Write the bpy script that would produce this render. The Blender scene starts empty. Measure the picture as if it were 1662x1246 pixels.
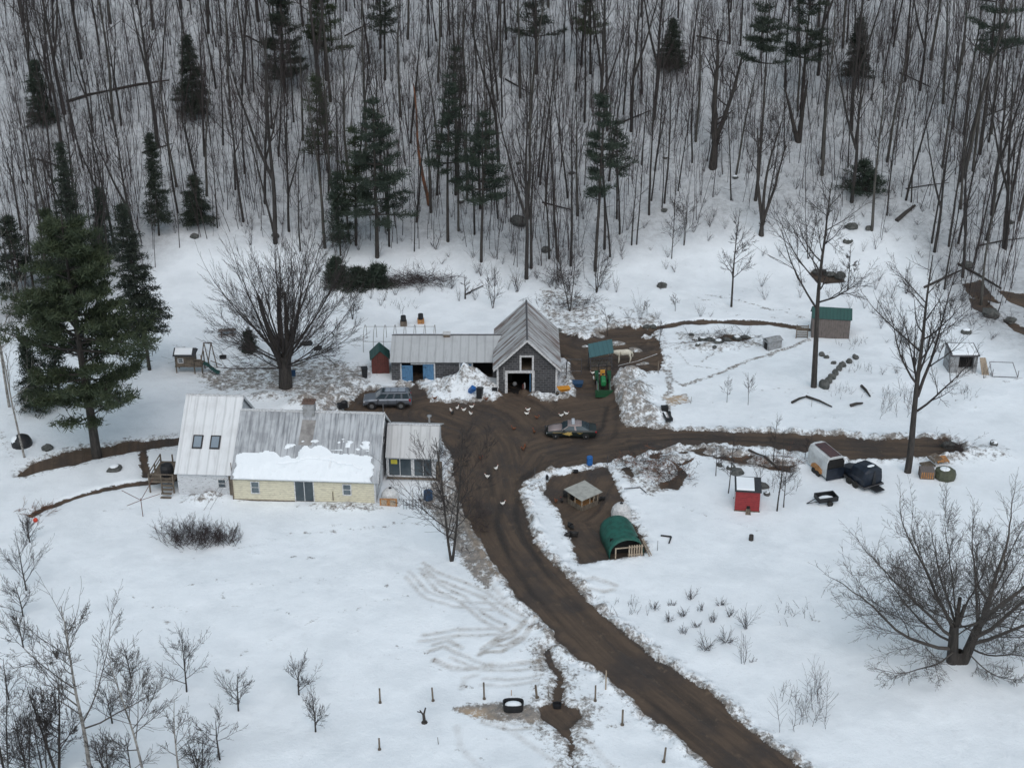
import bpy, math, random
import numpy as np
from mathutils import Vector, Matrix
random.seed(7)
rng = np.random.default_rng(7)
S = bpy.context.scene
C = bpy.data.collections.new('farm'); S.collection.children.link(C)
# ------------------------------------------------------------------ camera, sky, sun, exposure
FL, TH, CH = 2300.0, math.radians(25), 65.0
cd = bpy.data.cameras.new('camera'); cam = bpy.data.objects.new('camera', cd); C.objects.link(cam)
cam.location = (0, 0, CH); cam.rotation_euler = (math.radians(65), 0, 0)
cd.sensor_width = 36; cd.lens = FL/1662*36; cd.clip_start = 1; cd.clip_end = 3000
S.camera = cam
W = bpy.data.worlds.new('World'); S.world = W; W.use_nodes = True
wn = W.node_tree; bg = wn.nodes['Background']
sky = wn.nodes.new('ShaderNodeTexSky'); sky.sky_type = 'NISHITA'; sky.sun_disc = False
sky.sun_elevation = math.radians(52); sky.sun_rotation = math.radians(160)
sky.air_density = 1.0; sky.dust_density = 2.0; sky.ozone_density = 1.0
hs = wn.nodes.new('ShaderNodeHueSaturation'); hs.inputs['Saturation'].default_value = 0.62; hs.inputs['Hue'].default_value = 0.465
wn.links.new(sky.outputs[0], hs.inputs['Color']); wn.links.new(hs.outputs[0], bg.inputs[0])
bg.inputs[1].default_value = 0.125
sd = bpy.data.lights.new('sun', 'SUN'); sd.energy = 0.5; sd.angle = math.radians(40); sd.color = (1, .985, .95)
sun = bpy.data.objects.new('sun', sd); C.objects.link(sun)
sun.rotation_euler = (math.radians(38), 0, math.radians(-20))
S.view_settings.view_transform = 'Standard'; S.view_settings.look = 'None'
S.view_settings.exposure = 0.43; S.view_settings.gamma = 1
# ------------------------------------------------------------------ materials
def nd(nt, t, **k):
    n = nt.nodes.new('ShaderNode'+t)
    for a, b in k.items(): setattr(n, a, b)
    return n
def base(name):
    m = bpy.data.materials.new(name); m.use_nodes = True
    return m, m.node_tree, m.node_tree.nodes['Principled BSDF']
def rgb(c): return (c[0], c[1], c[2], 1)
def mixc(nt, fac, a, b):
    n = nd(nt, 'Mix', data_type='RGBA')
    if isinstance(fac, (int, float)): n.inputs[0].default_value = fac
    else: nt.links.new(fac, n.inputs[0])
    for s, v in ((6, a), (7, b)):
        if isinstance(v, tuple): n.inputs[s].default_value = rgb(v)
        else: nt.links.new(v, n.inputs[s])
    return n.outputs[2]
def coord(nt, scale=(1, 1, 1), kind='Object'):
    tc = nd(nt, 'TexCoord'); mp = nd(nt, 'Mapping'); mp.inputs['Scale'].default_value = scale
    nt.links.new(tc.outputs[kind], mp.inputs[0]); return mp.outputs[0]
def noise(nt, vec, scale, detail=4, rough=.6, w=None):
    n = nd(nt, 'TexNoise'); n.inputs['Scale'].default_value = scale; n.inputs['Detail'].default_value = detail
    n.inputs['Roughness'].default_value = rough
    if vec is not None: nt.links.new(vec, n.inputs['Vector'])
    return n.outputs[0]
def ramp(nt, v, a, b, x=0., y=1.):
    n = nd(nt, 'MapRange', clamp=True, interpolation_type='SMOOTHSTEP'); n.inputs[1].default_value = a; n.inputs[2].default_value = b
    n.inputs[3].default_value = x; n.inputs[4].default_value = y
    nt.links.new(v, n.inputs[0]); return n.outputs[0]
def mth(nt, op, a, b=0.):
    n = nd(nt, 'Math', operation=op)
    for i, v in enumerate((a, b)):
        if isinstance(v, (int, float)): n.inputs[i].default_value = v
        else: nt.links.new(v, n.inputs[i])
    return n.outputs[0]
def bump(nt, bs, h, strength=.5, dist=.02):
    n = nd(nt, 'Bump'); n.inputs['Strength'].default_value = strength; n.inputs['Distance'].default_value = dist
    nt.links.new(h, n.inputs['Height']); nt.links.new(n.outputs[0], bs.inputs['Normal'])
def mat(name, c, c2=None, rough=.75, metal=0, scale=6, b=.3, stretch=(1, 1, 1), spec=.4):
    m, nt, bs = base(name)
    bs.inputs['Roughness'].default_value = rough; bs.inputs['Metallic'].default_value = metal
    bs.inputs['Specular IOR Level'].default_value = spec
    c2 = c2 or tuple(x*.62 for x in c)
    v = coord(nt, stretch); n = noise(nt, v, scale, 5)
    nt.links.new(mixc(nt, ramp(nt, n, .38, .66), c, c2), bs.inputs['Base Color'])
    if b: bump(nt, bs, n, b, .02)
    return m
def metal_roof(name, c, c2, rust=None, axis=0, rustamt=.5, stain=.5, pitch=.28, streaklen=.25, fr=3.0):
    m, nt, bs = base(name)
    bs.inputs['Roughness'].default_value = .55; bs.inputs['Metallic'].default_value = .15
    st = [fr, fr, fr]; st[1-axis] = streaklen; st[2] = streaklen
    n = noise(nt, coord(nt, tuple(st)), 1.6, 6, .65)
    big = noise(nt, coord(nt), .55, 3)
    col = mixc(nt, ramp(nt, n, .6-stain*.35, .72), c, c2)
    col = mixc(nt, ramp(nt, big, .45, .7, 0, .5), col, c2)
    if rust:
        st2 = list(st); st2[axis] = 1.3 if fr < 2 else 2.2
        r = noise(nt, coord(nt, tuple(st2)), 1.3, 7, .7)
        lo = .62-rustamt*.2
        col = mixc(nt, ramp(nt, r, lo, lo+.1, 0, .9), col, rust)
    w = nd(nt, 'TexWave', wave_type='BANDS', bands_direction='XYZ'[axis]); w.inputs['Scale'].default_value = 1/(pitch*3.18)
    nt.links.new(coord(nt), w.inputs['Vector'])
    seam = ramp(nt, w.outputs[1], .86, .97)
    col = mixc(nt, mth(nt, 'MULTIPLY', seam, .28), col, tuple(x*.45 for x in c2))
    nt.links.new(col, bs.inputs['Base Color'])
    bump(nt, bs, w.outputs[1], .5, .03)
    return m
def board(name, c, c2, axis='Z', pitch=.14, peel=None, rough=.8, peelamt=.5):
    m, nt, bs = base(name); bs.inputs['Roughness'].default_value = rough
    w = nd(nt, 'TexWave', wave_type='BANDS', bands_direction=axis, wave_profile='SAW'); w.inputs['Scale'].default_value = 1/(pitch*6.36)*2
    nt.links.new(coord(nt), w.inputs['Vector'])
    n = noise(nt, coord(nt, (1, 1, 2.5) if axis == 'Z' else (2.5, 2.5, 1)), 2.2, 6, .7)
    col = mixc(nt, ramp(nt, n, .42, .68), c, c2)
    col = mixc(nt, ramp(nt, w.outputs[1], .8, .97, 0, .55), col, tuple(x*.35 for x in c))
    if peel:
        p = noise(nt, coord(nt, (1, 1, 3.2) if axis == 'Z' else (3.2, 3.2, 1)), 3.1, 7, .75)
        lo = .66-.2*peelamt
        col = mixc(nt, ramp(nt, p, lo, lo+.04), col, peel)
    nt.links.new(col, bs.inputs['Base Color']); bump(nt, bs, w.outputs[1], .6, .02)
    return m
def shingle(name):
    m, nt, bs = base(name); bs.inputs['Roughness'].default_value = .9
    tc = nd(nt, 'TexCoord'); sx = nd(nt, 'SeparateXYZ'); cx = nd(nt, 'CombineXYZ')
    nt.links.new(tc.outputs['Object'], sx.inputs[0])
    nt.links.new(mth(nt, 'ADD', sx.outputs[0], sx.outputs[1]), cx.inputs[0]); nt.links.new(sx.outputs[2], cx.inputs[1])
    b = nd(nt, 'TexBrick'); b.inputs['Scale'].default_value = 1; b.inputs['Brick Width'].default_value = .55
    b.inputs['Row Height'].default_value = .27; b.inputs['Mortar Size'].default_value = .03
    b.inputs['Color1'].default_value = rgb((.035, .036, .04)); b.inputs['Color2'].default_value = rgb((.075, .076, .082))
    b.inputs['Mortar'].default_value = rgb((.12, .12, .125))
    nt.links.new(cx.outputs[0], b.inputs['Vector'])
    n = noise(nt, coord(nt), 3.5, 6, .7)
    col = mixc(nt, ramp(nt, n, .5, .7, 0, .8), b.outputs[0], (.06, .055, .05))
    n2 = noise(nt, coord(nt), 9, 3, .7)
    col = mixc(nt, ramp(nt, n2, .58, .68, 0, .7), col, (.2, .2, .205))
    nt.links.new(col, bs.inputs['Base Color']); bump(nt, bs, b.outputs[1], .4, .02)
    return m
M = {}
M['white'] = mat('white_paint', (.62, .63, .64), (.4, .4, .4))
M['whitewall'] = board('white_siding', (.62, .64, .66), (.5, .51, .52), 'Z', .16)
M['yellow'] = board('cream_clapboard', (.64, .6, .46), (.49, .45, .35), 'Z', .21, (.2, .17, .12), peelamt=.2)
M['peel'] = board('peeling_white_brick', (.6, .62, .64), (.5, .51, .53), 'Z', .13, (.1, .1, .11), peelamt=.42)
M['roofnew'] = metal_roof('pale_metal_roof', (.46, .47, .475), (.36, .365, .37), axis=0, stain=.3, pitch=.9)
M['roofwing'] = metal_roof('white_metal_roof', (.62, .64, .655), (.5, .51, .52), axis=0, stain=.3, pitch=.9)
M['roofold'] = metal_roof('weathered_metal_roof', (.42, .44, .46), (.17, .18, .195), axis=0, stain=.55, pitch=.62)
M['roofbarn'] = metal_roof('rusty_barn_roof', (.58, .59, .6), (.3, .295, .29), rust=(.14, .085, .065), axis=1, rustamt=.72, stain=.6, pitch=.7, fr=1.5, streaklen=.16)
M['shingle'] = shingle('grey_shingle')
M['blue'] = board('blue_door_paint', (.09, .21, .36), (.06, .15, .26), 'X', .2)
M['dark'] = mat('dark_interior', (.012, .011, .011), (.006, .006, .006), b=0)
M['glass'] = mat('window_glass', (.03, .045, .055), (.05, .07, .08), rough=.08, b=0, scale=.7, spec=.8)
M['glasslight'] = mat('pale_window_glass', (.1, .13, .15), (.06, .08, .09), rough=.1, b=0, scale=1.2, spec=.8)
M['brick'] = mat('brick_chimney', (.15, .095, .075), (.09, .065, .055), scale=9)
M['conc'] = mat('grey_render', (.3, .31, .32), (.2, .2, .2), scale=3)
M['wood'] = mat('weathered_wood', (.16, .13, .1), (.08, .065, .05), scale=5, stretch=(1, 1, .3))
M['woodlight'] = mat('pale_wood', (.4, .33, .25), (.24, .18, .13), scale=5, stretch=(3, 1, 1))
M['orangewood'] = mat('orange_plywood', (.45, .22, .08), (.25, .12, .05))
M['greyboard'] = board('grey_barn_board', (.15, .125, .115), (.1, .085, .075), 'X', .25)
M['redboard'] = board('dull_red_board', (.12, .035, .028), (.07, .025, .02), 'X', .25)
M['redcoop'] = board('red_board', (.28, .03, .033), (.19, .022, .025), 'Z', .2, (.13, .05, .045), peelamt=.3)
M['greenroof'] = metal_roof('green_metal_roof', (.02, .075, .066), (.014, .052, .047), axis=0, stain=.3, pitch=.4)
M['tealroof'] = metal_roof('teal_metal_roof', (.055, .13, .14), (.045, .1, .11), axis=0, stain=.2, pitch=.5)
M['darkroof'] = mat('dark_asphalt_roof', (.04, .045, .05), (.025, .025, .03))
M['slateroof'] = mat('grey_plywood_roof', (.36, .36, .33), (.27, .27, .25), scale=2)
M['tarp'] = mat('green_tarp', (.014, .1, .075), (.01, .055, .042), rough=.55, scale=2.2, b=1.0)
M['navytarp'] = mat('navy_tarp', (.012, .018, .03), (.006, .009, .016), rough=.4, scale=2, b=.6)
M['black'] = mat('black_plastic', (.012, .013, .015), (.02, .02, .022), rough=.5, b=.1)
M['tyre'] = mat('tyre_rubber', (.015, .015, .015), (.03, .028, .025), rough=.85, b=.1)
M['rim'] = mat('alloy_rim', (.3, .31, .32), (.2, .2, .2), rough=.4, metal=.6)
M['silver'] = mat('grey_car_paint', (.17, .19, .22), (.15, .165, .19), rough=.3, metal=.35, b=0, scale=1.5)
M['silverroof'] = mat('pale_roof_panel', (.3, .33, .38), (.26, .29, .33), rough=.35, metal=.2, b=0)
M['tan'] = mat('taupe_car_paint', (.3, .245, .24), (.27, .22, .215), rough=.3, metal=.2, b=0)
M['darkpaint'] = mat('dark_green_paint', (.012, .018, .018), (.018, .022, .02), rough=.3, b=0)
M['gold'] = mat('gold_decal', (.5, .36, .12), (.42, .3, .1), rough=.5, b=0)
M['chrome'] = mat('bright_metal', (.5, .5, .5), (.35, .35, .35), rough=.3, metal=.7, b=0)
M['redlens'] = mat('red_lens', (.4, .02, .03), (.3, .015, .02), rough=.2, b=0)
M['lens'] = mat('clear_lens', (.5, .52, .55), (.35, .37, .4), rough=.15, b=0)
M['green'] = mat('tractor_green', (.01, .06, .026), (.01, .055, .022), rough=.4, b=0)
M['yel'] = mat('tractor_yellow', (.6, .32, .05), (.42, .2, .04), rough=.5)
M['orange'] = mat('orange_plastic', (.65, .27, .02), (.45, .18, .02), rough=.45)
M['bluep'] = mat('blue_plastic', (.02, .13, .4), (.015, .09, .28), rough=.45)
M['blued'] = mat('dull_blue_plastic', (.03, .075, .15), (.02, .05, .1), rough=.5)
M['whitep'] = mat('white_plastic', (.6, .6, .6), (.45, .45, .44), rough=.5)
M['stone'] = mat('field_stone', (.1, .1, .095), (.045, .05, .045), scale=3, b=.7)
M['steel'] = mat('galvanised_steel', (.16, .16, .17), (.09, .08, .08), rough=.5, metal=.5)
M['whitehair'] = mat('white_horse_hair', (.62, .59, .5), (.48, .44, .36), rough=.8, scale=3)
M['fw'] = mat('white_feathers', (.8, .78, .74), (.6, .58, .54), scale=12)
M['fb'] = mat('brown_feathers', (.17, .065, .03), (.09, .036, .018), scale=12)
M['fblack'] = mat('black_hide', (.012, .011, .011), (.02, .018, .018), rough=.6)
M['redskin'] = mat('red_comb', (.5, .03, .02), (.4, .02, .02))
M['bark'] = mat('grey_brown_bark', (.05, .043, .038), (.024, .021, .019), scale=3, stretch=(2, 2, .35), b=.5)
M['barkw'] = mat('forest_bark', (.045, .04, .037), (.018, .016, .015), scale=2.4, stretch=(2, 2, .3), b=.3)
M['twig'] = mat('bare_twigs', (.046, .038, .036), (.03, .025, .024), b=0)
M['twigred'] = mat('reddish_twigs', (.06, .044, .043), (.034, .026, .026), b=0)
M['birch'] = mat('birch_bark', (.3, .29, .27), (.12, .11, .1), scale=3, b=.1)
M['dead'] = mat('orange_dead_bark', (.2, .085, .045), (.07, .045, .035), scale=1.6, stretch=(1, 1, .5))
M['twigl'] = mat('grey_brown_twigs', (.085, .075, .067), (.055, .048, .044), b=0)
M['barkg'] = mat('pale_grey_bark', (.085, .08, .07), (.035, .033, .029), scale=2.2, stretch=(2, 2, .3), b=.3)
def needle(name, c, c2):
    m, nt, bs = base(name); bs.inputs['Roughness'].default_value = .7
    n = noise(nt, coord(nt), .9, 4, .7)
    nt.links.new(mixc(nt, ramp(nt, n, .35, .65), c, c2), bs.inputs['Base Color']); return m
M['pine'] = needle('pine_needles', (.022, .036, .017), (.04, .055, .022))
M['bluepine'] = needle('blue_green_needles', (.016, .028, .019), (.028, .043, .027))
M['spruce'] = needle('spruce_needles', (.013, .021, .014), (.022, .032, .019))
def snowmat(name):
    m, nt, bs = base(name); bs.inputs['Roughness'].default_value = .8; bs.inputs['Specular IOR Level'].default_value = .15
    n = noise(nt, coord(nt), 2.2, 6, .7)
    nt.links.new(mixc(nt, ramp(nt, n, .55, .75, 0, .4), (.78, .82, .85), (.62, .64, .66)), bs.inputs['Base Color'])
    bump(nt, bs, n, .5, .08); return m
M['snow'] = snowmat('fresh_snow')
# ------------------------------------------------------------------ mesh helpers
class MB:
    def __init__(s): s.v = []; s.f = []
    def add(s, vs, fs):
        o = len(s.v); s.v += [tuple(map(float, q)) for q in vs]; s.f += [tuple(i+o for i in f) for f in fs]; return s
    def box(s, x0, x1, y0, y1, z0, z1):
        return s.add([(x0,y0,z0),(x1,y0,z0),(x1,y1,z0),(x0,y1,z0),(x0,y0,z1),(x1,y0,z1),(x1,y1,z1),(x0,y1,z1)],
                     [(3,2,1,0),(4,5,6,7),(0,1,5,4),(1,2,6,5),(2,3,7,6),(3,0,4,7)])
    def hexa(s, b, t):      # two quads (bottom, top), counterclockwise from above
        return s.add(list(b)+list(t), [(3,2,1,0),(4,5,6,7),(0,1,5,4),(1,2,6,5),(2,3,7,6),(3,0,4,7)])
    def slab(s, q, t):      # quad q thickened by t along its normal
        a, b, c, d = map(Vector, q); n = (b-a).cross(d-a).normalized()*t
        return s.hexa([a, b, c, d], [a+n, b+n, c+n, d+n])
    def prism(s, poly, y0, y1):   # polygon in xz extruded along y
        n = len(poly)
        return s.add([(x, y0, z) for x, z in poly]+[(x, y1, z) for x, z in poly],
                     [tuple(range(n)), tuple(range(2*n-1, n-1, -1))]+[(i, i+n, (i+1) % n+n, (i+1) % n) for i in range(n)])
    def prismx(s, poly, x0, x1):  # polygon in yz extruded along x
        n = len(poly)
        return s.add([(x0, y, z) for y, z in poly]+[(x1, y, z) for y, z in poly],
                     [tuple(range(n-1, -1, -1)), tuple(range(n, 2*n))]+[(i, (i+1) % n, (i+1) % n+n, i+n) for i in range(n)])
    def cyl(s, a, b, r0, r1=None, n=8, caps=True):
        r1 = r0 if r1 is None else r1
        a, b = Vector(a), Vector(b); t = (b-a).normalized()
        u = t.cross(Vector((0, 0, 1)) if abs(t.z) < .9 else Vector((1, 0, 0))).normalized(); w = t.cross(u)
        vs = [p+(u*math.cos(k*2*math.pi/n)+w*math.sin(k*2*math.pi/n))*r for p, r in ((a, r0), (b, r1)) for k in range(n)]
        fs = [(i, (i+1) % n, (i+1) % n+n, i+n) for i in range(n)]
        if caps: fs += [tuple(range(n-1, -1, -1)), tuple(range(n, 2*n))]
        return s.add(vs, fs)
    def path(s, pts, r, n=6):
        for a, b in zip(pts, pts[1:]): s.cyl(a, b, r, r, n)
        return s
    def lathe(s, prof, c=(0, 0, 0), n=14, ax='z', sx=1, sy=1):
        vs = []
        for r, h in prof:
            for k in range(n):
                a = k*2*math.pi/n; p = (r*math.cos(a)*sx, r*math.sin(a)*sy, h)
                if ax == 'x': p = (p[2], p[0], p[1])
                if ax == 'y': p = (p[0], p[2], p[1])
                vs.append((p[0]+c[0], p[1]+c[1], p[2]+c[2]))
        m = len(prof); fs = [(j*n+i, j*n+(i+1) % n, (j+1)*n+(i+1) % n, (j+1)*n+i) for j in range(m-1) for i in range(n)]
        fs += [tuple(range(n-1, -1, -1)), tuple((m-1)*n+i for i in range(n))]
        return s.add(vs, fs)
    def ell(s, c, r, n=10, m=7, rot=0):
        vs = []; 
        for j in range(m+1):
            th = math.pi*(j/m)*.998+.001*math.pi
            for k in range(n):
                a = 2*math.pi*k/n; x = r[0]*math.sin(th)*math.cos(a); y = r[1]*math.sin(th)*math.sin(a)
                vs.append((c[0]+x*math.cos(rot)-y*math.sin(rot), c[1]+x*math.sin(rot)+y*math.cos(rot), c[2]-r[2]*math.cos(th)))
        return s.add(vs, [(j*n+i, j*n+(i+1) % n, (j+1)*n+(i+1) % n, (j+1)*n+i) for j in range(m) for i in range(n)])
    def rings(s, rs):        # loft list of rings with the same count, capped
        n = len(rs[0]); vs = [p for r in rs for p in r]
        fs = [(j*n+i, j*n+(i+1) % n, (j+1)*n+(i+1) % n, (j+1)*n+i) for j in range(len(rs)-1) for i in range(n)]
        return s.add(vs, fs+[tuple(range(n-1, -1, -1)), tuple((len(rs)-1)*n+i for i in range(n))])
    def build(s, name, m, parent=None, smooth=False, loc=None, bevel=0):
        me = bpy.data.meshes.new(name); me.from_pydata(s.v, [], s.f); me.update()
        import bmesh
        bm = bmesh.new(); bm.from_mesh(me); bmesh.ops.recalc_face_normals(bm, faces=bm.faces); bm.to_mesh(me); bm.free()
        if m: me.materials.append(M[m] if isinstance(m, str) else m)
        if smooth: me.shade_smooth()
        o = bpy.data.objects.new(name, me); C.objects.link(o)
        if parent: o.parent = parent
        if loc is not None: o.location = loc
        if bevel:
            b = o.modifiers.new('bevel', 'BEVEL'); b.width = bevel; b.segments = 2; b.limit_method = 'ANGLE'
        return o
def box(name, m, parent, *a, **k): return MB().box(*a).build(name, m, parent, **k)
def tag(o, label, cat, group=None, kind=None):
    if label: o['label'] = label
    if cat: o['category'] = cat
    if group: o['group'] = group
    if kind: o['kind'] = kind
    return o
def thing(name, label, cat, loc, rz=0, group=None):
    o = bpy.data.objects.new(name, None); C.objects.link(o); o.location = tuple(map(float, loc)); o.rotation_euler = (0, 0, rz)
    o.empty_display_size = .3
    return tag(o, label, cat, group)
def dup(o, parent=None):
    c = o.copy(); C.objects.link(c); c.parent = parent
    for ch in [q for q in o.children]: dup(ch, c)
    return c
def meshnp(name, v, f, m, parent=None, smooth=False):   # v (n,3), f (m,k) arrays
    me = bpy.data.meshes.new(name); n, k = f.shape
    me.vertices.add(len(v)); me.vertices.foreach_set('co', np.asarray(v, np.float32).ravel())
    me.loops.add(n*k); me.loops.foreach_set('vertex_index', np.asarray(f, np.int32).ravel())
    me.polygons.add(n); me.polygons.foreach_set('loop_start', np.arange(n, dtype=np.int32)*k)
    try: me.polygons.foreach_set('loop_total', np.full(n, k, np.int32))
    except Exception: pass
    me.update(calc_edges=True)
    if m: me.materials.append(M[m] if isinstance(m, str) else m)
    if smooth: me.polygons.foreach_set('use_smooth', np.ones(n, bool))
    o = bpy.data.objects.new(name, me); C.objects.link(o)
    if parent: o.parent = parent
    return o
# ------------------------------------------------------------------ terrain
TAB = np.random.default_rng(3).random((256, 256))
def vn(x, y, s, seed=0):
    x = x/s+seed*17.3; y = y/s+seed*9.1; xi = np.floor(x).astype(int); yi = np.floor(y).astype(int); fx = x-xi; fy = y-yi
    fx = fx*fx*(3-2*fx); fy = fy*fy*(3-2*fy)
    g = lambda a, b: TAB[a & 255, b & 255]
    return (g(xi, yi)*(1-fx)+g(xi+1, yi)*fx)*(1-fy)+(g(xi, yi+1)*(1-fx)+g(xi+1, yi+1)*fx)*fy-.5
def fbm(x, y, s, o=3, seed=0): return sum(vn(x, y, s/2**k, seed+k)/1.8**k for k in range(o))
def Z0(x, y):
    toe = 174+np.clip(-x-25, 0, 60)*-.22+fbm(x, y*0, 40, 2, 5)*6
    d = (y-toe)/7
    hill = np.where(d > 20, d, np.log1p(np.exp(np.clip(d, -30, 20))))*7*.5
    near = -np.clip(100-y, 0, 60)*.02
    return hill+near+fbm(x, y, 30, 2, 1)*.5*np.clip((np.abs(y-128)-20)/20, 0, 1)+np.clip(y-185, 0, 40)/40*fbm(x, y, 12, 3, 2)*2.2
def raydir(px, py):
    u = (px-831)/FL; v = (py-623)/FL
    return np.array([u, math.cos(TH)-v*math.sin(TH), -math.sin(TH)-v*math.cos(TH)])
TS = np.arange(60, 420, .25)
def hit(px, py, fn):
    d = raydir(px, py); P = d[None]*TS[:, None]/1.0; z = P[:, 2]+CH; g = fn(P[:, 0], P[:, 1]); k = int(np.argmax(z < g))
    a = z[k-1]-g[k-1]; b = z[k]-g[k]; t = TS[k-1]+(TS[k]-TS[k-1])*a/(a-b); p = d*t; return np.array([p[0], p[1], p[2]+CH])
def at0(px, py): return hit(px, py, Z0)[:2]
def grow_axis(a, b, st, lo, hi, g=1.12):
    m = list(np.arange(a, b, st)); s = st; x = m[-1]
    while x < hi: s *= g; x += s; m.append(x)
    s = st; x = a; l = []
    while x > lo: s *= g; x -= s; l.append(x)
    return np.array(l[::-1]+m)
xs = grow_axis(-60, 60, .2, -260, 260); ys = np.concatenate([grow_axis(76, 166, .2, 20, 167), np.arange(168, 250, .45)]); ys = np.concatenate([ys, ys[-1]+np.cumsum(.5*1.12**np.arange(1, 36))])
X, Y = np.meshgrid(xs, ys); NX, NY = len(xs), len(ys)
ZB = Z0(X, Y); Xf, Yf = X.ravel(), Y.ravel()
WX = Xf+fbm(Xf, Yf, 2.6, 4, 11)*.5; WY = Yf+fbm(Xf, Yf, 2.6, 4, 21)*.6     # warped coordinates roughen every outline
def sd_poly(pts, closed=True, warp=True):
    P = np.array([at0(*p) for p in pts]); a = P; b = np.roll(P, -1, 0)
    if not closed: a = P[:-1]; b = P[1:]
    lo = P.min(0)-4; hi = P.max(0)+4
    U, V = (WX, WY) if warp else (Xf, Yf)
    sel = np.where((U > lo[0]) & (U < hi[0]) & (V > lo[1]) & (V < hi[1]))[0]
    x, y = U[sel], V[sel]; d = np.full(len(sel), 1e9); ins = np.zeros(len(sel), bool)
    for (ax, ay), (bx, by) in zip(a, b):
        ex, ey = bx-ax, by-ay; t = np.clip(((x-ax)*ex+(y-ay)*ey)/(ex*ex+ey*ey+1e-9), 0, 1)
        d = np.minimum(d, np.hypot(x-ax-t*ex, y-ay-t*ey))
        if closed: ins ^= ((ay > y) != (by > y)) & (x < (bx-ax)*(y-ay)/(by-ay+1e-12)+ax)
    out = np.full(len(Xf), 9.); out[sel] = np.where(ins, -d, d) if closed else d
    return out
def sm(d, w): return np.clip(.5-d/w, 0, 1)
DRIVE = [(1312,1262),(1287,1239),(1210,1173),(1138,1115),(1066,1067),(1008,1019),(950,971),(911,929),(889,909),(866,877),(853,835),(841,794),(848,778),(868,768),(890,758),(905,757),(950,752),(1000,748),(1035,738),(1100,720),(1200,720),(1300,735),(1400,744),(1500,742),(1560,738),(1557,722),(1535,711),(1450,712),(1350,708),(1250,703),(1150,699),(1060,695),(1015,690),(1003,672),(1000,655),(998,625),(1010,608),(1050,600),(1066,588),(1060,570),(1038,550),(1045,537),(1012,528),(985,536),(960,552),(912,548),(900,560),(915,570),(932,592),(925,615),(935,642),(900,648),(878,650),(850,640),(820,640),(803,650),(740,655),(700,652),(692,640),(680,634),(672,616),(672,610),(690,610),(655,634),(640,640),(610,632),(590,634),(575,648),(556,668),(560,690),(640,720),(712,700),(722,722),(738,745),(738,790),(752,840),(777,870),(806,923),(835,960),(864,990),(902,1038),(960,1077),(1018,1130),(1090,1187),(1152,1240),(1175,1262)]
PEN = [(893,772),(940,764),(985,757),(1002,790),(1030,848),(1050,893),(1000,904),(940,913),(930,880),(905,825),(878,792)]
TRACK = [(25,768),(60,748),(130,727),(200,716),(292,708),(292,722),(220,729),(150,743),(80,762),(40,772)]
SPUR = [(886,1042),(898,1050),(903,1075),(912,1105),(915,1135),(945,1148),(950,1162),(928,1180),(934,1215),(940,1252),(928,1252),(920,1205),(905,1182),(880,1165),(872,1150),(896,1140),(900,1110),(888,1080)]
drive = sd_poly(DRIVE); pen = sd_poly(PEN, True, False)+fbm(Xf, Yf, 1.2, 3, 71)*.25; track = sd_poly(TRACK); spur = sd_poly(SPUR)
mudd = np.minimum(np.minimum(drive, pen), np.minimum(track, spur+.1))
def line(pts, w): return sd_poly(pts, False)-w
mudd = np.minimum(mudd, line([(1035,548),(1060,532),(1110,523),(1200,522),(1260,524),(1312,532)], .55))
mudd = np.minimum(mudd, line([(232,730),(236,770),(288,768)], .4))
mudd = np.minimum(mudd, line([(288,775),(220,782),(140,800),(70,822),(50,835)], .35))
for q in ([(1062,750),(1095,756),(1116,772),(1098,794),(1072,792),(1058,772)], [(1008,764),(1040,746),(1068,738),(1088,732),(1066,760),(1030,776)], [(1085,740),(1112,732),(1124,752),(1105,760)], [(1120,728),(1180,733),(1240,746),(1285,756),(1284,764),(1200,750),(1130,738)], [(905,540),(950,552),(1000,540),(1040,530),(1062,545),(1076,575),(1070,598),(1010,606),(930,600),(905,575)], [(1115,545),(1160,548),(1185,543),(1225,546),(1190,558),(1150,562)], [(1576,482),(1600,486),(1620,505),(1600,508),(1580,498)], [(1625,515),(1662,532),(1690,552),(1645,538)], [(1318,440),(1335,437),(1362,446),(1375,455),(1345,460),(1322,450)],
          [(1560,462),(1590,455),(1600,470),(1620,490),(1580,480)], [(1620,470),(1665,478),(1665,500),(1640,490)]):
    mudd = np.minimum(mudd, sd_poly(q)-.1)
mudd = np.where((Xf > -1.5) & (Xf < 4.7) & (Yf > 136.6) & (Yf < 147.4), -1, mudd); mudd = np.where((Xf > -13) & (Xf < -1.5) & (Yf > 140.7) & (Yf < 147.2), -1, mudd)
mud = sm(mudd, .7)
dirt = np.zeros(len(Xf))
def stain(d, w, a):
    global dirt
    dirt = np.maximum(dirt, np.clip(1-d/w, 0, 1)**1.3*a)
stain(drive, 1.9, .72); stain(pen, 1.2, .6); stain(spur, 3.2, .62); stain(track, 1.8, .62)
stain(sd_poly([(330,605),(420,590),(540,590),(590,600),(585,630),(520,640),(440,632),(350,625)]), 3, .6)     # under the maple
stain(sd_poly([(700,780),(760,790),(770,850),(800,930),(790,950),(750,900),(725,860),(690,820)]), 1.2, .75)
stain(sd_poly([(745,1148),(800,1142),(850,1150),(960,1150),(960,1180),(880,1175),(780,1165)]), 1.0, .75)
stain(sd_poly([(905,535),(1060,515),(1080,600),(1000,608),(930,600)]), 2.0, .5)
stain(sd_poly([(1100,540),(1180,536),(1240,545),(1225,560),(1150,575),(1110,560)]), 1, .42)
stain(sd_poly([(880,470),(940,480),(960,520),(920,535),(890,520)]), 1.5, .5)
stain(sd_poly([(1010,745),(1060,730),(1110,725),(1120,760),(1100,790),(1060,800),(1030,785),(1005,770)]), 1.2, .5)
stain(sd_poly([(1075,645),(1110,640),(1120,652),(1090,660)]), .6, .62)
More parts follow.
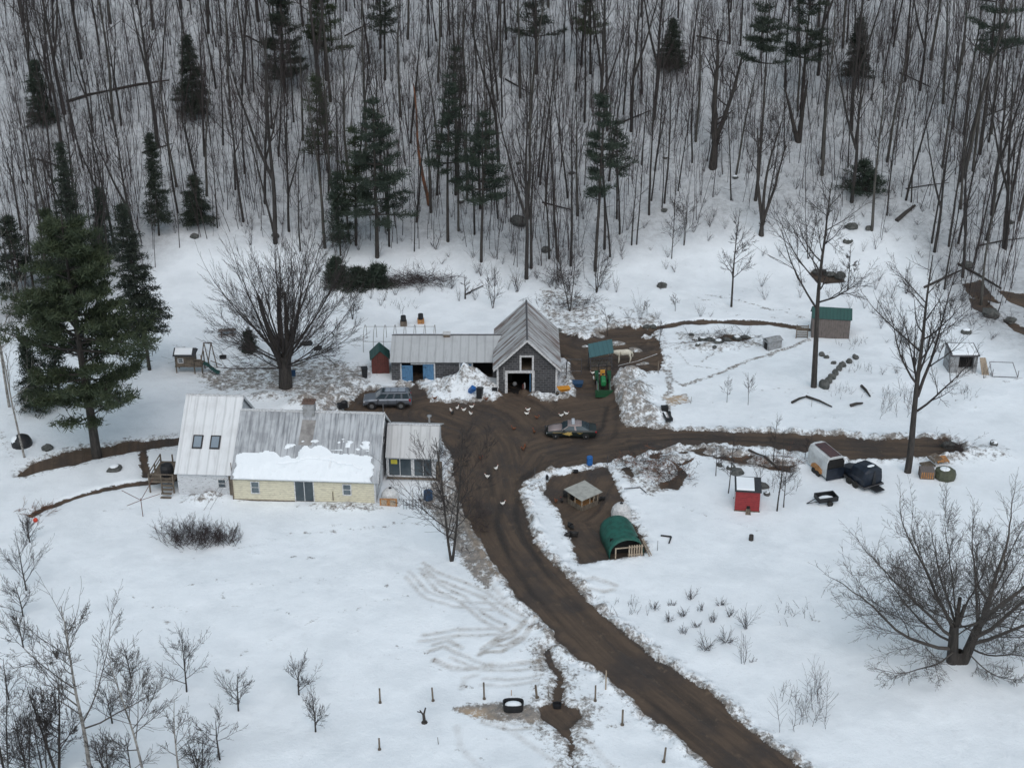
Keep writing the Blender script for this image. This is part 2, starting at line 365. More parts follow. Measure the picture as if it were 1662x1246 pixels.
stain(sd_poly([(480,655),(520,630),(560,612),(590,620),(575,650),(545,668),(500,668)]), 1.2, .62)
stain(sd_poly([(1000,615),(1020,608),(1040,640),(1062,680),(1060,700),(1015,695),(1000,660)]), 1.0, .62)
stain(sd_poly([(1110,720),(1180,728),(1230,745),(1290,752),(1290,765),(1200,755),(1120,735)]), 1, .65)
trk = np.zeros(len(Xf))
for L in ([(838,782),(868,760),(930,740),(1000,727),(1060,715)], [(845,772),(880,750),(940,730),(1010,716)], [(852,790),(842,800),(836,830),(850,870),(890,930),(950,990),(1040,1070),(1140,1150),(1250,1250)], [(815,800),(806,850),(826,900),(866,960),(920,1015),(1010,1095),(1110,1180),(1180,1246)],
          [(905,735),(960,728),(1010,722)], [(985,660),(978,690),(930,735),(860,780)], [(1000,665),(1000,700),(960,735),(880,770)], [(760,860),(775,890),(810,940)], [(750,820),(765,870),(790,905)], [(690,660),(750,690),(790,740),(800,800)], [(1020,712),(1120,708),(1250,714),(1400,727),(1540,730)], [(1020,703),(1120,702),(1250,708),(1400,719),(1540,721)]):
    d_ = sd_poly(L, False, False)-.1; trk = np.maximum(trk, np.clip(1-d_/.3, 0, 1)*np.clip(.6+fbm(Xf, Yf, 5, 2, 61)*1.6, 0, 1))
z8 = lambda x, y: (450+x/3.022, 860+y/3.022)
for L, w, a in (([(630,230),(720,330),(860,370),(1000,385),(1100,390)], .12, .42), ([(700,185),(760,230),(900,280),(1010,330),(1100,400),(1190,445)], .14, .5),
             ([(710,210),(780,290),(900,350),(1000,440),(1110,500)], .14, .52), ([(870,270),(1000,320),(1070,325)], .1, .35),
             ([(700,540),(850,520),(1000,515),(1110,510)], .16, .42), ([(750,585),(815,565),(890,605)], .16, .6), ([(990,610),(1080,550),(1150,520),(1220,450)], .18, .62),
             ([(1000,600),(1100,600),(1200,540),(1260,460)], .16, .6), ([(770,630),(860,670),(980,680),(1120,665),(1280,640)], .28, .55),
             ([(850,620),(1000,690),(1150,690),(1290,680)], .12, .4), ([(905,770),(920,720),(980,710)], .2, .3), ([(1000,760),(1100,770),(1280,745)], .14, .38),
             ([(1000,900),(1150,985),(1300,1090),(1400,1166)], .2, .3), ([(1000,940),(1150,980),(1250,970)], .1, .5), ([(1040,190),(1060,280),(1140,370),(1200,420)], .2, .35),
             ([(880,960),(900,1060),(1000,1166)], .25, .2), ([(1480,980),(1560,1080),(1640,1166)], .3, .28),
             ([(1480,250),(1560,240),(1660,270)], .3, .4), ([(1500,290),(1600,300),(1650,290)], .2, .5)):
    for of in ((0, 0), (0, 0) if w > .19 else (16, -30)):
        d_ = sd_poly([z8(p[0]+of[0], p[1]+of[1]) for p in L], False, False)-w*.55; trk = np.maximum(trk, np.clip(1-d_/.22, 0, 1)*min(1, a*1.5))
        stain(d_, .5, a*.45)
for L, w, a in (([(1062,580),(1085,608),(1110,625),(1160,608),(1215,585),(1260,572),(1310,548)], .2, .6), ([(1095,562),(1120,590),(1170,600)], .12, .42),
             ([(1080,650),(1088,625),(1086,600)], .22, .6), ([(1110,540),(1170,545),(1230,560)], .5, .55), ([(1140,585),(1180,560),(1235,545)], .1, .5),
             ([(945,492),(1000,500),(1060,512)], .4, .35), ([(1150,480),(1210,490),(1290,510),(1320,522)], .2, .4), ([(960,500),(1000,530)], .4, .5),
             ([(690,850),(640,850),(560,862),(480,865)], .14, .36), ([(150,830),(300,815),(420,820)], .1, .2), ([(360,900),(450,870),(560,850)], .12, .25),
             ([(540,465),(700,470),(820,480)], .4, .22), ([(395,545),(330,575),(280,560)], .3, .3), ([(1085,690),(1085,660),(1110,640)], .25, .65),
             ([(0,700),(25,768)], .3, .3), ([(1240,860),(1150,835),(1100,820)], .1, .25), ([(450,985),(520,940),(640,930)], .08, .2), ([(560,1030),(640,1010),(720,1000)], .08, .16)):
    stain(line(L, w), .35, a)
rg = random.Random(9)
for cx_, cy_, sx_, sy_, n_ in ((400, 1000, 260, 110, 12), (1300, 960, 180, 90, 6), (1200, 630, 110, 50, 6), (1120, 480, 160, 30, 5), (1500, 620, 120, 60, 3), (200, 870, 120, 40, 3), (830, 1200, 160, 30, 5)):
    for i in range(n_):
        x_, y_ = cx_+rg.uniform(-sx_, sx_), cy_+rg.uniform(-sy_, sy_); an_ = rg.uniform(-.6, .6); L_ = [(x_, y_)]
        for j in range(rg.randint(4, 8)): an_ += rg.uniform(-.5, .5); x_ += 34*math.cos(an_); y_ += 17*math.sin(an_); L_.append((x_, y_))
        d_ = line(L_, .07); dirt = np.maximum(dirt, np.clip(1-d_/.22, 0, 1)*.4*np.clip(.5+fbm(Xf, Yf, .6, 2, 3)*2, 0, 1))
# wheel direction field for the ruts in the mud
def alongacross(pts):
    P = np.array([at0(*p) for p in pts]); best = np.full(len(Xf), 1e9); al = np.zeros(len(Xf)); ac = np.zeros(len(Xf)); acc = 0
    for (ax, ay), (bx, by) in zip(P, P[1:]):
        ex, ey = bx-ax, by-ay; L = math.hypot(ex, ey); t = np.clip(((Xf-ax)*ex+(Yf-ay)*ey)/(L*L), 0, 1)
        dx, dy = Xf-ax-t*ex, Yf-ay-t*ey; d = np.hypot(dx, dy); s = (ex*(Yf-ay)-ey*(Xf-ax))/L; k = d < best
        best[k] = d[k]; al[k] = (acc+t*L)[k]; ac[k] = (np.sign(s)*d)[k]; acc += L
    return best, al, ac
b1, al1, ac1 = alongacross([(1260,1260),(1100,1130),(1000,1050),(900,950),(840,880),(810,820),(800,760),(790,720),(760,690),(700,670)])
b2, al2, ac2 = alongacross([(860,800),(900,740),(1000,718),(1120,710),(1300,720),(1560,730)])
k = b2 < b1
ALNG = np.where(k, al2+90, al1); ACR = np.where(k, ac2+30, ac1)
# heights
ed = np.clip(np.minimum(drive, pen), -3, 6)
nearbank = np.exp(-((ed-.55)/.5)**2)*(np.minimum(drive, pen) < 8)*(.35+.65*(drive < pen))
Z = ZB.ravel()+.0
nz = fbm(Xf, Yf, .8, 3, 31); nzb = fbm(Xf, Yf, 3.5, 3, 41)+fbm(Xf, Yf, 11, 2, 43)*1.4
Z += (1-mud)*(.25+nzb*.12*np.clip((np.abs(Yf-120))/10, .5, 1.5)) + nearbank*(.14+nz*.55) + mud*(nz*.06+.10*fbm(ACR, ALNG*.12, .55, 2, 8))-.25
Z += (dirt > .1)*(1-mud)*nz*.18*dirt
def pile(px, py, rx, ry, h, rot=0, rough=.6, p=1.6, dr=.5):
    global Z
    c = at0(px, py); dx, dy = WX-c[0], WY-c[1]; cr, sr = math.cos(rot), math.sin(rot)
    u = (dx*cr+dy*sr)/rx; v = (-dx*sr+dy*cr)/ry; q = np.exp(-(u*u+v*v)**(p/2)*1.4)
    Z += q*h*(1+rough*fbm(Xf, Yf, 1.4, 3, 51))
    if dr: dirt[:] = np.maximum(dirt, np.clip(q*2.2, 0, 1)*dr)
    mud[:] = np.where(q > .3, mud*np.clip((.45-q)/.15, 0, 1)*.999, mud)
    return q
for a in ((752,630,3.0,1.8,2.5), (728,634,1.8,1.4,.8), (780,634,1.6,1.2,.9), (655,628,1.5,.9,.8), (800,638,.8,.8,.7),
          (1018,655,1.6,2.6,1.5,.3), (1035,640,1.8,3,1.2), (1008,625,1.5,2,1.1), (1050,672,2.2,1.4,1.0), (1030,612,1.6,1.5,.8),
          (500,655,2.6,1.2,1.0,.25), (540,640,2.2,1.2,1.2,.5), (570,622,1.6,1.4,.9), (555,650,1.4,1,.7), (430,645,3,1.3,.6),
          (880,643,2.2,.45,.35), (905,644,1.4,.5,.45), (921,612,.9,3.6,.7), (1065,768,2.6,2.4,1.2), (1040,755,2,1.6,.6), (1095,745,2,1.5,.6),
          (335,808,2.2,1.1,.7), (885,1030,.8,.7,.6), (868,1022,.7,.5,.4), (560,822,4,1,.25), (870,790,1,1.6,.25), (1535,745,2.2,1.4,.35),
          (1180,735,3,1.0,.5), (1250,748,3,1.0,.5), (1600,735,2.5,1.6,.6), (1150,560,5,1.5,.5), (970,518,2.6,.8,.4), (1140,545,3,1,.4), (1002,556,1.3,1.0,.35), (1035,566,1.1,.8,.3), (975,545,.8,.5,.25), (1050,545,.9,.6,.25), (950,560,.5,.4,.2), (1045,590,.9,.5,.3)):
    pile(*a)
ZG = Z.reshape(NY, NX)
def gz(x, y):
    x = np.atleast_1d(np.asarray(x, float)); y = np.atleast_1d(np.asarray(y, float))
    i = np.clip(np.searchsorted(xs, x)-1, 0, NX-2); j = np.clip(np.searchsorted(ys, y)-1, 0, NY-2)
    fx = np.clip((x-xs[i])/(xs[i+1]-xs[i]), 0, 1); fy = np.clip((y-ys[j])/(ys[j+1]-ys[j]), 0, 1)
    return (ZG[j, i]*(1-fx)+ZG[j, i+1]*fx)*(1-fy)+(ZG[j+1, i]*(1-fx)+ZG[j+1, i+1]*fx)*fy
def g1(x, y): return float(gz(x, y)[0])
def at(px, py, dz=0.):
    p = hit(px, py, gz); return Vector((float(p[0]), float(p[1]), float(p[2])+dz))
def proj(x, y, z):
    z = z-CH; c = y*math.cos(TH)-z*math.sin(TH); return 831+FL*x/c, 623-FL*(y*math.sin(TH)+z*math.cos(TH))/c
def ht(px, py, top):   # height of something standing at a ground pixel whose top reaches a picture row
    p = at(px, py); d = raydir(px, top); t = p.y/d[1]; return CH+d[2]*t-p.z
TOE = np.array([(-200,600),(0,560),(60,540),(120,510),(200,470),(300,400),(420,402),(540,415),(640,410),(760,425),(830,455),(900,470),(960,462),(1000,425),(1100,400),(1200,385),(1300,378),(1400,375),(1480,405),(1540,500),(1600,560),(1662,590),(1900,600)], float)
def inwood(x, y, z):
    px, py = proj(x, y, z); return py < np.interp(px, TOE[:, 0], TOE[:, 1])
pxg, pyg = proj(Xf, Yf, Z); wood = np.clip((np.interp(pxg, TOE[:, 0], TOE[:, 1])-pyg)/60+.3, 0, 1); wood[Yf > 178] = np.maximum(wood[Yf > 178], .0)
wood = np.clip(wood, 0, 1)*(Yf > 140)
# ground material
def groundmat():
    m, nt, bs = base('ground_cover'); bs.inputs['Roughness'].default_value = .85; bs.inputs['Specular IOR Level'].default_value = .2
    A = {}
    for k in ('mud', 'dirt', 'wood', 'along', 'across', 'straw', 'tracks'):
        n = nd(nt, 'Attribute'); n.attribute_name = k; A[k] = n.outputs['Fac']
    v = coord(nt)
    n1 = noise(nt, v, 1.1, 8, .72); n2 = noise(nt, v, 5.5, 5, .7); n3 = noise(nt, v, .22, 4, .6)
    cx = nd(nt, 'CombineXYZ'); nt.links.new(mth(nt, 'MULTIPLY', A['across'], 1.1), cx.inputs[0]); nt.links.new(mth(nt, 'MULTIPLY', A['along'], .05), cx.inputs[1]); nt.links.new(mth(nt, 'MULTIPLY', n1, .7), cx.inputs[2])
    rut = noise(nt, cx.outputs[0], 1.6, 6, .65)
    snow = mixc(nt, ramp(nt, n1, .5, .75, 0, .5), (.79, .83, .86), (.66, .69, .715))
    snow = mixc(nt, ramp(nt, n2, .66, .74, 0, .3), snow, (.5, .49, .47))
    snow = mixc(nt, ramp(nt, n3, .42, .68, 0, .55), snow, (.66, .7, .73))
    nf = noise(nt, v, 14, 2, .6); snow = mixc(nt, ramp(nt, nf, .68, .74, 0, .45), snow, (.4, .4, .39))
    # tree shade painted into the snow colour inside the wood, mottled like litter
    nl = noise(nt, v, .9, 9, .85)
    wood_shade = mth(nt, 'MULTIPLY', A['wood'], ramp(nt, nl, .38, .66, .55, .95))
    snow = mixc(nt, wood_shade, snow, (.29, .3, .31))
    nm = noise(nt, v, 2.7, 6, .8); dn = mth(nt, 'ADD', A['dirt'], mth(nt, 'ADD', mth(nt, 'MULTIPLY', mth(nt, 'SUBTRACT', n1, .5), 1.7), mth(nt, 'MULTIPLY', mth(nt, 'SUBTRACT', nm, .5), 1.7)))
    dn = mth(nt, 'MULTIPLY', ramp(nt, dn, .32, .74), ramp(nt, A['dirt'], .02, .2))
    soil = mixc(nt, ramp(nt, nm, .36, .62), (.2, .143, .09), (.06, .042, .027))
    soil = mixc(nt, A['straw'], soil, (.33, .2, .08))
    snow = mixc(nt, mth(nt, 'MULTIPLY', dn, .82), snow, soil)
    snow = mixc(nt, mth(nt, 'MULTIPLY', A['tracks'], ramp(nt, n1, .3, .6, .2, .6)), snow, (.24, .19, .14))
    mud = mixc(nt, ramp(nt, rut, .4, .66), (.1, .073, .054), (.06, .046, .037))
    mud = mixc(nt, ramp(nt, n3, .45, .65, 0, .75), mud, (.05, .043, .04))
    mud = mixc(nt, ramp(nt, n1, .58, .7, 0, .6), mud, (.15, .11, .078))
    mud = mixc(nt, ramp(nt, n2, .64, .72, 0, .5), mud, (.17, .14, .11))
    mud = mixc(nt, mth(nt, 'MULTIPLY', A['tracks'], .75), mud, (.028, .023, .02))
    mk = mth(nt, 'ADD', A['mud'], mth(nt, 'ADD', mth(nt, 'MULTIPLY', mth(nt, 'SUBTRACT', n1, .5), 1.1), mth(nt, 'MULTIPLY', mth(nt, 'SUBTRACT', n2, .5), .8)))
    mk = ramp(nt, mk, .44, .54)
    nt.links.new(mixc(nt, mk, snow, mud), bs.inputs['Base Color'])
    wet = mth(nt, 'MULTIPLY', mk, mth(nt, 'MAXIMUM', ramp(nt, rut, .5, .68), A['tracks'])); nt.links.new(ramp(nt, wet, 0, 1, .85, .42), bs.inputs['Roughness'])
    h = mth(nt, 'ADD', mth(nt, 'SUBTRACT', n1, mth(nt, 'MULTIPLY', A['tracks'], .5)), mth(nt, 'MULTIPLY', n2, .3)); h = mth(nt, 'ADD', h, mth(nt, 'MULTIPLY', mth(nt, 'MULTIPLY', rut, mk), .8))
    h0 = mth(nt, 'ADD', mth(nt, 'ADD', n1, mth(nt, 'MULTIPLY', n2, .3)), mth(nt, 'MULTIPLY', mth(nt, 'MULTIPLY', rut, mk), .8))
    bump(nt, bs, h, .55, .16)
    return m
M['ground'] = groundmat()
straw = np.maximum(sm(sd_poly([(750,1150),(790,1150),(795,1168),(760,1166)]), 1), sm(sd_poly([(1075,645),(1110,640),(1120,652),(1090,660)]), .5))
idx = np.arange(NX*NY).reshape(NY, NX)
quads = np.stack([idx[:-1, :-1], idx[:-1, 1:], idx[1:, 1:], idx[1:, :-1]], -1).reshape(-1, 4)
mq = mud[quads].mean(1); dq = drive[quads].mean(1); pq = pen[quads].mean(1); wq = wood[quads].mean(1)
cls = np.zeros(len(quads), int); cls[(mq > .5) & (dq < .6)] = 1; cls[(mq > .5) & (pq < .6) & (dq > .3)] = 2; cls[(mq > .5) & (cls == 0)] = 3; cls[(cls == 0) & (wq > .28)] = 4
VV = np.stack([Xf, Yf, Z], 1)
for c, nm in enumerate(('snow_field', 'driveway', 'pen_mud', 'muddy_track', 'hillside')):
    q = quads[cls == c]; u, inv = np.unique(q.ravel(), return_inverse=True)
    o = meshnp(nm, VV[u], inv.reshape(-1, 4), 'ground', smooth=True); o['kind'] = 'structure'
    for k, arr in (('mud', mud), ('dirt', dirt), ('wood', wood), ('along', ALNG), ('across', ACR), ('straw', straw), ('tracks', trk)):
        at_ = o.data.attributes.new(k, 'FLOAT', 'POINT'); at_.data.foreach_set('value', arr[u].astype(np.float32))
# ================================================================== buildings
def windowset(parent, name, a0, a1, z0, z1, y, frame='white', glass='glass', fw=.09, bars=(), depth=.05, mid=False, label=None, blind=0):
    f = MB()                                       # frame on a wall facing -y at local y
    f.box(a0-fw, a0, y-depth, y+.02, z0-fw, z1+fw).box(a1, a1+fw, y-depth, y+.02, z0-fw, z1+fw)
    f.box(a0, a1, y-depth, y+.02, z1, z1+fw).box(a0, a1, y-depth-.02, y+.02, z0-fw, z0)
    for b in bars: f.box(b-.03, b+.03, y-depth+.01, y+.02, z0, z1)
    if mid: f.box(a0, a1, y-depth+.012, y+.02, (z0+z1)/2-.025, (z0+z1)/2+.025)
    w = f.build(name, frame, parent)
    box('pane', glass, w, a0, a1, y-.015, y+.015, z0, z1)
    return w
def snow_patch(name, parent, o, u, v, n, U, V, tf, label=None, nu=60, nv=24):
    o, u, v, n = map(Vector, (o, u, v, n)); vs = []; T = []
    for j in range(nv+1):
        for i in range(nu+1):
            a, b = U*i/nu, V*j/nv; t = tf(a, b); T.append(t); vs.append(o+u*a+v*b+n*max(t, 0)+n*.012)
    fs = []; g = lambda i, j: j*(nu+1)+i
    for j in range(nv):
        for i in range(nu):
            q = (g(i, j), g(i+1, j), g(i+1, j+1), g(i, j+1))
            if sum(T[k] > 0 for k in q) >= 2: fs.append(q)
    nb = len(vs)                                   # skirt along the eave
    for i in range(nu+1): vs.append(o+u*(U*i/nu)+n*.012)
    for i in range(nu):
        if T[i] > 0 or T[i+1] > 0: fs.append((i, i+1, nb+i+1, nb+i))
    me = MB().add(vs, fs)
    ob = me.build(name, 'snow', parent, smooth=True)
    if label: ob['label'] = label
    return ob
n1d = lambda a, s, k=0: float(fbm(np.array([a]), np.array([k*7.7]), s, 3, k)[0])
n2d = lambda a, b, s, k=0: float(fbm(np.array([a]), np.array([b]), s, 3, k)[0])
PH = -.061
# ---- farmhouse
hz = 0.
fh = thing('farmhouse', 'long farmhouse with cream clapboard front and snow on its weathered metal roof', 'house', (-12.48, 113.3, hz), PH)
L, D, HE, HR = 13.25, 5.3, 2.5, 6.6
w = MB().prismx([(0, -.8), (2*D, -.8), (2*D, HE), (D, HR-.12), (0, HE)], -L, 0).build('end_wall', 'whitewall', fh); w['label'] = 'white end wall beside the sunroom'
fw_ = box('front_wall', 'yellow', fh, -L-.01, -.1, -.03, .05, -.8, HE-.05)
box('corner_board', 'white', fh, -.12, .02, -.05, .1, -.8, HE-.1)
box('downspout', 'wood', fh, -L-.02, -L+.08, -.14, -.04, -.3, HE-.1)
box('foundation', 'wood', fh, -L, -.02, -.07, 0, -.6, .12)
for (a0, a1, z0, z1, gl) in ((-11.45, -10.8, .85, 1.95, 'glasslight'), (-2.95, -2.3, .95, 1.95, 'glasslight')):
    windowset(fh, 'window', a0, a1, z0, z1, -.03, glass=gl, mid=True)
sdr = windowset(fh, 'sliding_door', -7.4, -5.75, .1, 2.15, -.03, bars=(-6.57,))
windowset(fh, 'vent', -4.0, -3.9, .3, 1.2, -.03, frame='yellow', glass='wood', fw=.02)
sl = math.hypot(D, HR-HE); nx = Vector((0, -(HR-HE), D)).normalized(); vv = Vector((0, D, HR-HE)).normalized()
E0 = Vector((0, 0, HE))-vv*.35
rf = MB().slab([(-L-.05, *tuple(E0)[1:]), (.3, *tuple(E0)[1:]), (.3, D, HR), (-L-.05, D, HR)], .1)
rf.slab([(-L-.05, D, HR), (.3, D, HR), (.3, 2*D+.3, HE-.23), (-L-.05, 2*D+.3, HE-.23)], .1)
roof = rf.build('roof', 'roofold', fh)
MB().box(-L, .3, D-.16, D+.16, HR+.04, HR+.14).build('ridge_cap', 'white', roof)
MB().slab([(.26, *tuple(E0-nx*.12)[1:]), (.34, *tuple(E0-nx*.12)[1:]), (.34, D, HR-.12), (.26, D, HR-.12)], .2).slab([(.26, D, HR-.12), (.34, D, HR-.12), (.34, 2*D+.3, HE-.4), (.26, 2*D+.3, HE-.4)], .2).build('rake_board', 'white', roof)
def tf(a, b):
    edge = 2.75+n1d(a, 1.3, 3)*.9+(.25 if a > 6 else -.1)+.22*math.sin(a*.9)
    t = (edge-b)*.16
    if a < .25+.3*n1d(b, .8, 5) or a > L-.35+.8*n1d(b, .7, 6): t = min(t, -1)
    if 8.9 < a-b*.02 < 9.0 and b > 1.3: t = -1
    crack = abs(b-(1.9+n1d(a, 2.0, 9)*.8)); t = min(t, .2+n2d(a, b, 1.0, 2)*.1+.05*n1d(a, .5, 2))
    if crack < .09 and 4 < a < 12: t = t*.3
    return t
snow_patch('roof_snow', roof, Vector((-L, 0, 0))+E0+nx*.1, (1, 0, 0), vv, nx, L, 5.2, tf, nu=150, nv=60)
def tf2(a, b): return n2d(a*1.0, b*1.6, .8, 12)*.4-.13-max(0, b-.9)*.3
snow_patch('melting_snow', roof, Vector((-9.4, 0, 0))+E0+nx*.1+vv*3.15, (1, 0, 0), vv, nx, 8.6, 1.2, tf2, nu=100, nv=22)
ch = box('chimney', 'conc', fh, -7.3, -6.25, D-.5, D+.4, HR-1.2, HR+1.05)
MB().box(-7.37, -6.18, D-.57, D+.47, HR+1.06, HR+1.2).build('chimney_cap', 'brick', ch)
f = MB()
for k in range(3): f.cyl((-7.1+.33*k, D-.08, HR+1.2), (-7.1+.33*k, D-.08, HR+1.45), .13, .11, 8)
f.build('flue', 'brick', ch)
st = MB().slab([(-7.45, *tuple(E0+vv*3.6)[1:]), (-6.2, *tuple(E0+vv*3.6)[1:]), (-6.05, *tuple(E0+vv*6.2)[1:]), (-7.35, *tuple(E0+vv*6.2)[1:])], .106).build('rusty_flashing', mat('rust_stain', (.27, .26, .25), (.17, .16, .155), scale=1.4), roof)
MB().cyl((.15, D+.1, HR-2.0), (.15, D+.1, HR+1.1), .035).build('antenna_mast', 'steel', fh)
# end wall windows (facing +x)
def sidewin(parent, b0, b1, z0, z1, x, nm='window', frame='white', glass='glass'):
    f = MB().box(x-.02, x+.05, b0-.08, b0, z0-.08, z1+.08).box(x-.02, x+.05, b1, b1+.08, z0-.08, z1+.08).box(x-.02, x+.05, b0, b1, z1, z1+.08).box(x-.02, x+.06, b0, b1, z0-.08, z0).box(x-.02, x+.04, b0, b1, (z0+z1)/2-.03, (z0+z1)/2+.03)
    w_ = f.build(nm, frame, parent); box('pane', glass, w_, x-.015, x+.02, b0, b1, z0, z1)
for b0, b1, z0, z1 in ((3.2, 4.2, 3.3, 4.6), (5.3, 6.3, 3.5, 4.8), (1.6, 2.6, .9, 2.2)): sidewin(fh, b0, b1, z0, z1, .0)
# left wing, taller
lw = bpy.data.objects.new('tall_wing', None); C.objects.link(lw); lw.parent = fh
dx, dy = -25.87+12.48, 114.76-113.3; c_, s_ = math.cos(-PH), math.sin(-PH); lw.location = (dx*c_-dy*s_, dx*s_+dy*c_, 0)
L2, D2, HE2, HR2 = 5.06, 5.8, 2.46, 7.47
w = MB().prismx([(0, -.8), (2*D2, -.8), (2*D2, HE2), (D2, HR2-.12), (0, HE2)], -L2, 0).build('wing_wall', 'whitewall', lw)
box('brick_front', 'peel', lw, -L2-.01, .02, -.04, .04, -.8, HE2-.02)
windowset(lw, 'window', -1.25, -.6, .95, 1.75, -.04, mid=True)
vv2 = Vector((0, D2, HR2-HE2)).normalized(); nx2 = Vector((0, -(HR2-HE2), D2)).normalized(); E2 = Vector((0, 0, HE2))-vv2*.3
r2 = MB().slab([(-L2-.2, *tuple(E2)[1:]), (.2, *tuple(E2)[1:]), (.2, D2, HR2), (-L2-.2, D2, HR2)], .1).slab([(-L2-.2, D2, HR2), (.2, D2, HR2), (.2, 2*D2+.3, HE2-.2), (-L2-.2, 2*D2+.3, HE2-.2)], .1).build('wing_roof', 'roofwing', lw)
box('ridge_cap', 'white', r2, -L2-.2, .2, D2-.15, D2+.15, HR2+.05, HR2+.15)
MB().slab([(.17, *tuple(E2-nx2*.14)[1:]), (.24, *tuple(E2-nx2*.14)[1:]), (.24, D2, HR2-.16), (.17, D2, HR2-.16)], .24).slab([(.17, D2, HR2-.16), (.24, D2, HR2-.16), (.24, 2*D2+.3, HE2-.4), (.17, 2*D2+.3, HE2-.4)], .24).build('rake_board', 'white', r2)
for a in (-3.95, -2.3):
    o = E2+vv2*2.55+nx2*.1
    q = lambda x0, x1, b0, b1: [tuple(Vector((x0, 0, 0))+o+vv2*b0), tuple(Vector((x1, 0, 0))+o+vv2*b0), tuple(Vector((x1, 0, 0))+o+vv2*b1), tuple(Vector((x0, 0, 0))+o+vv2*b1)]
    sk = MB().slab(q(a, a+.95, 0, 1.35), .09).build('skylight', 'black', r2)
    MB().slab(q(a+.13, a+.82, .13, 1.22), .11).build('skylight_pane', M.setdefault('skyglass', mat('skylight_glass', (.06, .11, .16), (.09, .14, .19), rough=.1, b=0, scale=.6, spec=.8)), sk)
MB().box(-.25, .06, -.1, -.04, -.2, 2.5).cyl((.15, -.2, 0), (.1, -.15, 3.6), .04).build('corner_pipe', 'wood', lw)
# sunroom
sr = bpy.data.objects.new('sunroom', None); C.objects.link(sr); sr.parent = fh
dx, dy = -11.9+12.48, 117.73-113.3; sr.location = (dx*c_-dy*s_+.06, dx*s_+dy*c_, 0); SX = 4.65; z0 = .4
MB().prismx([(.0, -.8), (5.2, -.8), (5.2, z0+3.2), (1.9, z0+4.5), (0, z0+2.25)], .0, SX).build('sunroom_wall', 'whitewall', sr)
v3 = Vector((0, 2.1, 4.61-2.31)).normalized(); n3 = Vector((0, -(2.3), 2.1)).normalized()
A = Vector((0, -.25, z0+2.18))
r3 = MB().slab([(-.02, A.y, A.z), (SX+.3, A.y, A.z), (SX+.3, 1.9, z0+4.61), (-.02, 1.9, z0+4.61)], .08).slab([(-.02, 1.9, z0+4.61), (SX+.3, 1.9, z0+4.61), (SX+.3, 5.3, z0+3.1), (-.02, 5.3, z0+3.1)], .08).build('sunroom_roof', 'roofnew', sr)
box('ridge_cap', 'white', r3, 0, SX+.3, 1.76, 2.02, z0+4.64, z0+4.74)
wf = windowset(sr, 'window', .25, 2.35, z0+.25, z0+2.0, 0, bars=(1.3,), fw=.14); windowset(sr, 'window', 2.65, 4.3, z0+.25, z0+2.0, 0, bars=(3.5,), fw=.14)
box('yellow_sign', M.setdefault('signyel', mat('yellow_card', (.5, .45, .05), (.4, .35, .05), b=0)), sr, .45, 1.05, -.03, -.02, z0+1.45, z0+1.9)
box('sill', 'wood', sr, 0, SX+.05, -.12, 0, z0-.15, z0+.05)
MB().box(SX, SX+.5, .2, 1.2, 0, 1.6).cyl((SX+.2, 1.4, 0), (SX+.2, 1.4, 2.6), .05).build('side_shelf', 'wood', sr)
vp = MB().cyl((3.95, 2.0, z0+4.5), (3.95, 2.0, z0+5.5), .09, n=10).lathe([(.0, z0+5.52), (.22, z0+5.5), (.22, z0+5.62), (.03, z0+5.7)], (3.95, 2.0, 0), 10).build('vent_pipe', 'chrome', sr)
# ---- barn with its stable wing
bn = thing('shingled_barn', 'dark shingled barn with white trim, rusty gable roof and a long low stable wing', 'barn', (-1.6, 137.1, 0))
BW, BD, BE, BR = 6.4, 10.4, 3.25, 6.35
d0, d1, dz, u0, u1, uz0, uz1 = 1.13, 3.72, 2.35, 2.6, 3.72, 2.7, 4.2
def gab(x): return BE+(BR-BE)*(1-abs(x-BW/2)/(BW/2))-.08
fwm = MB()
for (x0, x1, za, zb) in ((0, d0, -.7, None), (d1, BW, -.7, None), (d0, d1, dz, uz0), (d0, u0, uz0, None)):
    if zb is not None: fwm.box(x0, x1, 0, .14, za, zb)
    else:
        xsx = [x0]+([BW/2] if x0 < BW/2 < x1 else [])+[x1]
        fwm.prism([(x0, za), (x1, za)]+[(x, gab(x)) for x in xsx[::-1]], 0, .14)
fwm.prism([(u0, uz1), (u1, uz1), (u1, gab(u1)), (BW/2, gab(BW/2)), (u0, gab(u0))], 0, .14)
fwm.build('front_wall', 'shingle', bn)
MB().box(0, .12, .14, BD, -.7, BE-.1).build('side_wall', 'shingle', bn); MB().box(BW-.12, BW, .14, BD, -.7, BE-.1).build('side_wall', 'shingle', bn)
MB().prism([(.12, -.7), (BW-.12, -.7), (BW-.12, BE-.1), (BW/2, BR-.2), (.12, BE-.1)], BD-.14, BD).build('rear_wall', 'shingle', bn)
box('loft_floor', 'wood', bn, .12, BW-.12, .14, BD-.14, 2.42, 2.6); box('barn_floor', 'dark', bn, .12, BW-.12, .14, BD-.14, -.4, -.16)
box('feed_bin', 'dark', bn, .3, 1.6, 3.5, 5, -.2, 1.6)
MB().ell((1.9, 1.6, .35), (.25, .2, .25)).build('feed_sack', 'conc', bn); MB().ell((2.95, 1.2, .25), (.12, .1, .45)).build('feed_sack', 'whitep', bn)
MB().box(2.7, 2.9, 1.0, 1.3, -.2, .5).build('red_can', 'redboard', bn)
bd = MB().box(d0-.28, d0, -.06, .1, -.4, dz+.28).box(d1, d1+.28, -.06, .1, -.4, dz+.28).box(d0, d1, -.06, .1, dz, dz+.28).build('door_frame', 'white', bn)
box('barn_door', 'blue', bn, d1-.22, d1-.14, .14, 1.3, -.15, dz)
